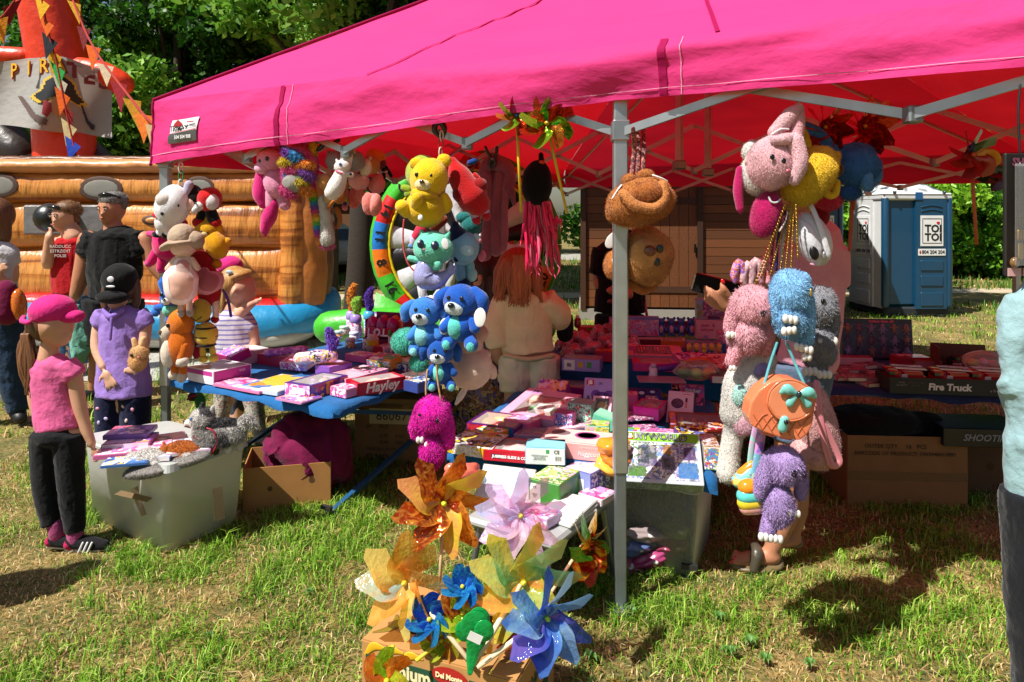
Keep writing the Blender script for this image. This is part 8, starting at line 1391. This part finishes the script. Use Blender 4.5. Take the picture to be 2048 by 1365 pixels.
# man in black
person('tall grey haired man in black shirt by the inflatable',6.1,(210,795),[
    ('body',SK2,head(224,422,32,-.3) + [c((226,450,18),(230,470,24),f=.8),e(247,424,4,8,0,5),c((176,480,19),(166,540,17),(152,590,12))] + hand(148,612,26,95,5,-1) + [c((290,480,18),(308,525,16),(340,570,11)),c((200,690,22),(196,740,17),(186,785,10)),c((240,690,21,10),(236,785,11,10))],B),
    ('shirt','#121314',[c((228,455,20),(230,474,52),(230,530,54),(226,598,46)),c((192,470,24),(174,512,22)),c((266,470,24),(286,512,22))],cl(wr=3)),
    ('shorts','#141518',[c((206,600,36),(200,690,31)),c((246,600,36,8),(240,690,30,8))],cl(wr=3)),('shoe','#101012',[c((190,788,13),(172,794,11,-16))],{'k': 'cloth'}),('shoe','#101012',[c((236,788,12,8),(248,792,10,-10))],{'k': 'cloth'}),
    ('hair','#7d7a76',[e(226,400,25,18,-5,28,2),c((247,400,6),(249,414,5))],{'fur': (1500,5),'k': 'hair'}),('sunglasses','#0d0d0f',[c((212,392,4,-20),(226,390,4,-24),(246,396,3,-12))],{'k': 'gloss'})] + face(222,420,32,-.3,SK2))
trace('mint_jacket','mint green cloth jacket hanging from the hand of the man in black','jacket',6.0,[('jacket','#6fae9c',[c((152,618,8),(156,650,15),(160,690,16),(158,716,13)),c((164,640,8),(172,680,10),(170,705,8))],{'k': 'cloth','rm': 3,'wr': 4})])
# man in red
person('man in red shirt with hand on his chin',7.0,(150,740),[
    ('body',SK,head(130,436,30,-.5) + [c((140,455,15),(148,475,20)),c((118,488,14,-6),(110,528,12,-20),(122,480,9,-34)),e(124,474,9,9,0,8,-36)] + hand(124,470,18,-80,5,1,-36,-30) + [c((172,500,13),(176,560,11),(170,600,9)),c((135,590,22),(138,735,13)),c((160,590,22),(160,735,13))],B),
    ('shirt','#b0121c',[c((146,470,18),(146,490,38),(142,540,38),(142,588,36)),c((122,484,20),(116,504,17)),c((166,484,20),(174,510,16))],cl(wr=2.5)),('jeans','#35577c',[c((130,590,24),(130,660,20),(132,730,15)),c((158,590,24),(160,660,20),(160,730,15))],cl(wr=2)),('shoe','#4a4440',[c((132,736,10),(126,740,9,-12))],{'k': 'plain'}),('shoe','#4a4440',[c((160,736,10),(164,740,9,-12))],{'k': 'plain'}),
    ('hair','#7a5432',[e(136,418,24,17,10,26,3),c((152,420,6),(154,440,5))],{'fur': (1200,5),'k': 'hair'}),('sunglasses','#0d0d0f',[c((112,415,4,-20),(128,416,4,-24),(146,424,3,-10))],{'k': 'gloss'})] + face(126,434,30,-.5,SK))
pr = bpy.data.objects[-1] if False else [o for o in COL.objects if o.name.startswith('person') and 'red shirt' in o.get('label','')][0]
for i,tx in enumerate(('RADDUCC','ESTRZIDIT','POLSE')): text(tx,.042,pr,'lettering',mat('#d8c8c4'),at(pr,148,492 + i * 9,-41),(90,0,4))
# woman at the left edge
person('woman in white top and jeans cut by the left edge',5.3,(20,840),[
    ('body',SK,head(-12,440,38) + [c((-14,480,20),(-12,520,36),f=.5),c((18,515,14),(24,560,12),(10,548,9,-24))] + hand(20,540,26,-40,6,1,-28,20) + [c((10,640,24),(30,820,14)),c((-30,640,24),(-34,820,14))],B),('top','#c4c2c4',[c((-12,486,26),(-10,510,46),(-10,580,42),(-8,622,40)),c((10,502,22),(18,530,20))],cl()),('jeans','#22364e',[c((-20,620,36),(-30,720,30),(-34,820,20)),c((8,620,36),(22,720,29),(36,822,19))],cl(wr=2.5)),('boot','#141416',[c((36,826,15),(48,834,12,-10))],{'k': 'plain'}),('boot','#141416',[c((-34,826,15),(-24,834,12,-10))],{'k': 'plain'}),('hair','#6a4026',[e(-12,430,34,36,0,34,4),c((8,440,14),(10,470,12),(12,488,6))],{'k': 'hair','rm': 3})])
trace('sequin_bag','maroon rucksack with a red gold sequin flap at the left edge','bag',5.1,[('bag','#6a0f3a',[c((12,580,20),(14,625,26))],{'k': 'cloth'}),('flap',art(240,('#c81a14','#d8701c','#8a0f10','#d8a030'),90,.15),[e(38,610,13,32,-6,16)])])
# girl in stripes behind the table
def stripes(c1,c2,sc):
    m,nt,b = _new('striped_jersey'); L = nt.links; tc = N(nt,'ShaderNodeTexCoord'); w = N(nt,'ShaderNodeTexWave',bands_direction='Z',Scale=sc,Distortion=.4); L.new(tc.outputs['Object'],w.inputs['Vector'])
    cr = N(nt,'ShaderNodeValToRGB'); cr.color_ramp.interpolation = 'CONSTANT'; cr.color_ramp.elements[0].color = (*hx(c1),1); cr.color_ramp.elements[1].position = .72; cr.color_ramp.elements[1].color = (*hx(c2),1)
    L.new(w.outputs['Fac'],cr.inputs[0]); L.new(cr.outputs[0],b.inputs['Base Color']); b.inputs['Roughness'].default_value = .9
    return m
person('girl in white and lilac striped shirt behind the long table',4.85,(480,885),[
    ('body',SK3,[e(482,575,28,33,0,31),e(496,590,15,16,0,18,-2),e(510,583,5,4,0,5,0),c((474,600,12),(466,622,14)),e(482,580,4,8,10,4,-33),c((462,620,20),(464,700,28),f=.6),c((482,628,12,-8),(500,612,10,-12),(508,606,8,-12))] + hand(514,603,19,-18,6,-1,-12,-20) + [c((505,660,12),(512,700,10),(510,716,8)),c((452,700,22),(455,800,15)),c((490,700,22),(505,790,16),(522,872,10))],B),
    ('shirt',stripes('#c6c2cc','#7f78b0',9.5),[c((464,618,18),(464,645,40),(464,700,42),(466,735,44)),c((482,630,19),(502,662,17)),c((444,630,18),(436,660,15))],cl(wr=2)),('leggings',art(241,('#cfc8bc','#d8d0c6','#cfc8bc','#b06a60','#5f7a6a'),42,.8),[c((452,720,26),(450,780,21),(442,838,15)),c((488,720,26),(504,790,20),(520,868,14))],cl(wr=1)),('shoe','#c9b4b8',[c((520,878,12),(545,886,10))],{'k': 'plain'}),('shoe','#c9b4b8',[c((440,848,11),(456,856,10))],{'k': 'plain'}),('sole','#d8d8d8',[c((512,890,5),(556,892,5))],{'k': 'plain'}),
    ('hair','#b58a4f',[e(468,563,29,31,0,36,2),e(480,552,25,14,-12,34),c((448,560,10),(442,600,9),(448,640,5))],{'k': 'hair','rm': 2.5}),('hair_clip','#a8c8d8',[e(472,542,7,4,10,3,-32)],{'k': 'gloss'}),eye(500,576,2.4,'#3a2a20',-12),('mouth','#b0605a',[c((504,597,1.5,-10),(510,596,1.2,-4))],{'k': 'skin'})] + locks('#c09a5c',[(448,556,444,640,10,8,2.6,-8)]))
person('child in a pink cap hidden behind the striped girl',5.3,(455,850),[('body',SK3,head(462,552,28) + [c((462,590,24),(462,690,28)),c((450,700,18),(450,840,12)),c((474,700,18),(474,840,12))],B),('cap','#d22a7c',[e(460,532,25,20,0,28)],{'k': 'cloth'}),('cap_brim','#cf2478',[e(440,544,14,6,-25,18)],{'k': 'cloth'}),('shirt','#b0b4c8',[c((462,590,28),(462,690,32))],cl()),('trousers','#3a4050',[c((450,700,20),(450,830,13)),c((474,700,20),(474,830,13))],cl()),('shoe','#d0d0d0',[c((450,842,9),(446,848,9,-12)),],{'k': 'plain'}),('shoe','#d0d0d0',[c((474,842,9),(478,848,9,-12))],{'k': 'plain'})])
# woman in pale yellow, seen from behind
person('woman in pale yellow top and shorts seen from behind',4.45,(1060,925),[
    ('body',SK,head(1035,545,44) + [c((1044,585,20),(1050,620,36),(1055,700,38),f=.6),c((1000,620,18),(992,700,14),(1010,740,10,40)),c((1095,610,18),(1122,640,13,20),(1110,660,10,60)),c((1034,740,28),(1030,830,22),(1030,920,13)),c((1086,740,28),(1088,830,22),(1088,920,13))],B),
    ('top','#efe0ae',[c((1048,572,24),(1048,600,50),(1052,650,50),(1056,704,52)),c((1010,598,24),(994,650,25),(996,692,25)),c((1088,598,26),(1118,630,24,12),(1122,645,22,30))],cl(wr=4,ws=(5,5,8))),('waistband','#cdbf92',[c((1010,706,5,-26),(1056,712,5,-36),(1104,706,5,-26))],{'k': 'cloth'}),('shorts','#e8e0bc',[c((1034,712,34),(1030,750,34),(1032,778,33)),c((1086,712,34),(1088,750,33),(1086,778,32))],cl(wr=3)),('sandal','#8a6a4a',[c((1030,922,12),(1028,926,10,24))],{'k': 'plain'}),('sandal','#8a6a4a',[c((1088,922,12),(1090,926,10,24))],{'k': 'plain'}),
    ('hair','#9a5228',[e(1036,538,44,44,0,42,0),c((1010,545,24),(1004,580,20),(998,600,10)),c((1060,545,26),(1066,580,22),(1074,600,10)),c((1036,560,34,-10),(1036,578,26,-14),(1038,594,12,-14))],{'k': 'hair','rm': 3})] + locks('#b0683a',[(1014,518,1000,594,40,12,2.3,-26),(1038,510,1038,602,60,22,2.3,-38),(1060,518,1074,596,40,12,2.3,-24)]))
person('dark haired woman in a long floral dress beside the yellow top',4.75,(970,925),[
    ('body',SK,head(962,545,40) + [c((962,590,20),(964,640,30),f=.6),c((1000,625,13),(996,690,10)),c((928,625,13),(930,690,10)),c((955,880,16),(955,930,12)),c((978,880,16),(978,930,12))],B),('dress',art(242,('#15140f','#b59c62','#6a5a90','#b8a878','#8a5a2a','#4a5a34','#7f74a0'),30,.9),[c((962,600,26),(964,640,44),(966,720,42),(966,800,52),(964,915,60))],cl(wr=4,ws=(8,8,3))),('shoe','#1c1a1a',[c((952,932,10),(950,934,9,-14))],{'k': 'plain'}),('shoe','#1c1a1a',[c((980,932,10),(984,934,9,-14))],{'k': 'plain'}),('hair','#2e1612',[e(964,540,36,40,0,36,0),c((966,545,32),(972,600,28),(975,640,12))],{'k': 'hair','rm': 3})] + locks('#3a1c16',[(975,540,985,640,16,14,4,-26)]))
person('woman in black with folded arms in front of the hut',6.0,(1240,800),[
    ('body',SK2,head(1240,430,34) + [c((1240,470,22),(1240,520,38),f=.6),c((1205,520,15),(1200,570,13),(1250,585,11,-36)),c((1278,520,15),(1284,565,13),(1225,575,11,-40)),e(1218,578,12,8,10,8,-42),c((1224,690,20),(1224,795,13)),c((1256,690,20),(1256,795,13))],B),('blouse','#101013',[c((1240,478,24),(1240,505,50),(1240,560,48),(1240,625,52)),c((1208,500,24),(1198,550,21)),c((1272,500,24),(1284,550,21))],cl()),('skirt','#0d0d10',[c((1240,630,50),(1240,700,54),(1240,770,48))],cl()),('sequin_print','#6a3438',[e(1222,598,14,6,0,6,-44)],{'k': 'gloss'}),('necklace','#a83a34',[c((1282,600,1.6,-46),(1284,625,3,-48))],{'k': 'gloss'}),('shoe','#15151a',[c((1224,798,12),(1220,802,10,-14))],{'k': 'plain'}),('shoe','#15151a',[c((1256,798,12),(1260,802,10,-14))],{'k': 'plain'}),('hair','#3a2018',[e(1240,420,34,34,0,34,4)],{'k': 'hair'})])
# stall keeper behind the hanging bags
person('stall keeper in pink shirt and sandals behind the hanging bags',3.12,(1555,1135),[
    ('body',SK2,head(1590,400,62) + [c((1605,460,30),(1616,520,52),f=.6),c((1540,545,22),(1506,618,18),(1470,605,15,-40))] + [e(1448,600,26,17,-12,12,-46)] + [c((1432,592 + i * 7,6,-50),(1408,578 + i * 8,6,-56),(1398,570 + i * 8,4.5,-44)) for i in range(4)] + [c((1440,588,8,-56),(1428,572,7,-62),(1424,562,5,-60)),c((1668,545,20),(1668,640,17),(1640,700,14)),c((1585,800,34),(1576,930,28),(1572,1020,26),(1540,1108,15)),c((1625,800,34,20),(1604,930,28,30),(1602,1020,27,30),(1596,1085,15,30)),c((1545,1112,17),(1500,1118,16),(1470,1120,10)),c((1600,1090,16,30),(1570,1092,14,20))] + [c((1476,1116 - i * 3 + 4,5,-12 + i * 6),(1460 + i * 3,1118 - i * 2,4.5,-12 + i * 6)) for i in range(5)],dict(B,rm=4)),
    ('shirt','#dc9aae',[c((1605,455,36),(1622,490,64),(1628,580,62),(1620,690,58),(1612,735,58)),c((1568,500,32),(1536,556,28)),c((1664,500,30),(1674,575,26))],cl(rm=4.5,wr=4,ws=(5,5,9))),('jeans','#56677f',[c((1588,730,42),(1580,880,36)),c((1632,730,42,15),(1614,880,36,20))],cl(rm=4.5,wr=3)),('hair','#5a3424',[e(1590,380,56,56,0,56,8)],{'k': 'hair'}),
    ('sandal_strap','#4a4338',[c((1500,1128,9,-22),(1508,1100,12,-16),(1512,1100,11,8),(1506,1126,8,16))],{'k': 'vinyl','rm': 2.5}),('sandal_sole','#6f5f42',[c((1470,1130,11),(1510,1133,12),(1556,1128,12)),e(1515,1132,52,9,-1,26)],{'k': 'vinyl','rm': 2.5}),('sandal_sole','#6f5f42',[c((1566,1098,10,26),(1606,1100,12,30))],{'k': 'vinyl'})] +
    [('toenail','#b81418',[e(1457 + i * 6,1113 + (4 - i) * 1.6 - 3,4 - i * .4,2.6,0,3,-16 + i * 6)],{'k': 'gloss'}) for i in range(5)] + [('fingernail','#c81a1c',[e(1426,558,4,6,-25,3,-64)],{'k': 'gloss'})])
wt = thing('wallet','black wallet with a red edge in the stall keeper\'s hand','wallet',P(1432,575,3.02),(12,14,-10)); s_ = 3.02 / FPX
MB().box((0,0,0),(88 * s_,.02,38 * s_),None,0,.004).build('cover',mat('#121214','cloth'),wt); MB().box((2 * s_,0,19 * s_),(84 * s_,.012,3 * s_)).build('edge',mat('#a81a20','cloth'),wt); MB().box((12 * s_,-.012,2 * s_),(10 * s_,.002,12 * s_)).build('emblem',mat('#b82028','gloss'),wt); MB().box((-45 * s_,0,0),(2 * s_,.014,30 * s_)).build('paper',mat('#cfcac4','card'),wt)
# person at the right edge
person('person in pale teal shirt and dark trousers cut by the right edge',1.75,(2110,1760),[
    ('body',SK,[c((2120,560,40),(2130,800,60),f=.6),c((2090,1000,60),(2085,1380,46),(2080,1740,30)),c((2170,1000,60),(2180,1740,30)),e(2130,400,60,78),c((2128,470,38),(2126,560,44))],dict(B,rm=7)),
    ('shirt','#8fb0b6',[c((2125,540,60),(2132,620,110),(2126,790,116),(2130,930,108),(2140,1010,112)),c((2060,600,40),(2034,700,34),(2032,780,30))],cl(rm=6,wr=13,ws=(6,6,9))),('trousers','#16181d',[c((2090,985,78),(2086,1180,66),(2090,1380,56),(2092,1700,44)),c((2180,985,76),(2186,1380,56),(2186,1700,44))],cl(rm=6,wr=4)),('shoe','#202024',[c((2090,1725,40),(2080,1740,34,-60))],{'k': 'cloth'}),('shoe','#202024',[c((2186,1725,40),(2190,1740,34,-60))],{'k': 'cloth'}),('hair','#4a3426',[e(2130,372,62,62,0,62)],{'k': 'hair'})])
person('man in black half hidden by the toilet far off',14.0,(1872,596),[('body',SK2,head(1872,430,11) + [c((1872,448,9),(1872,480,13)),c((1886,455,4.5),(1891,475,4),(1884,488,3.4)),c((1866,510,7),(1866,590,4)),c((1878,510,7),(1878,590,4))],dict(B,rm=1.5)),('shirt','#0f0f12',[c((1872,445,9),(1873,460,14),(1873,495,13)),c((1884,452,7),(1888,464,6))],cl(rm=1.5,wr=.5)),('trousers','#101014',[c((1867,505,8),(1866,585,5)),c((1878,505,8),(1878,585,5))],cl(rm=1.5,wr=.5)),('shoe','#18181a',[e(1866,592,4,3),e(1879,592,4,3)],{'k': 'plain'}),('hair','#2a201a',[e(1872,425,9,9)],{'k': 'hair'})])
# passer-by standing just outside the picture, whose shadow falls into it
person('passer-by in grey standing beyond the left edge',2.4,(-640,1350),[('body',SK,head(-640,378,62) + [c((-640,470,40),(-640,600,90),f=.6),c((-730,560,30),(-745,760,22)),c((-550,560,30),(-535,760,22)),c((-680,900,50),(-680,1330,30)),c((-600,900,50),(-600,1330,30))],dict(B,rm=8)),('shirt','#7a7f86',[c((-640,470,50),(-640,520,120),(-640,860,110)),c((-725,540,45),(-745,680,38)),c((-555,540,45),(-535,680,38))],cl(rm=9)),('trousers','#2a3140',[c((-690,850,64),(-685,1310,40)),c((-595,850,64),(-600,1310,40))],cl(rm=9)),('hair','#4a3426',[e(-640,355,56,54,0,56)],{'k': 'hair'}),('shoe','#1c1c20',[c((-680,1330,26),(-670,1338,24,-50))],{'k': 'plain'}),('shoe','#1c1c20',[c((-600,1330,26),(-606,1338,24,-50))],{'k': 'plain'})])
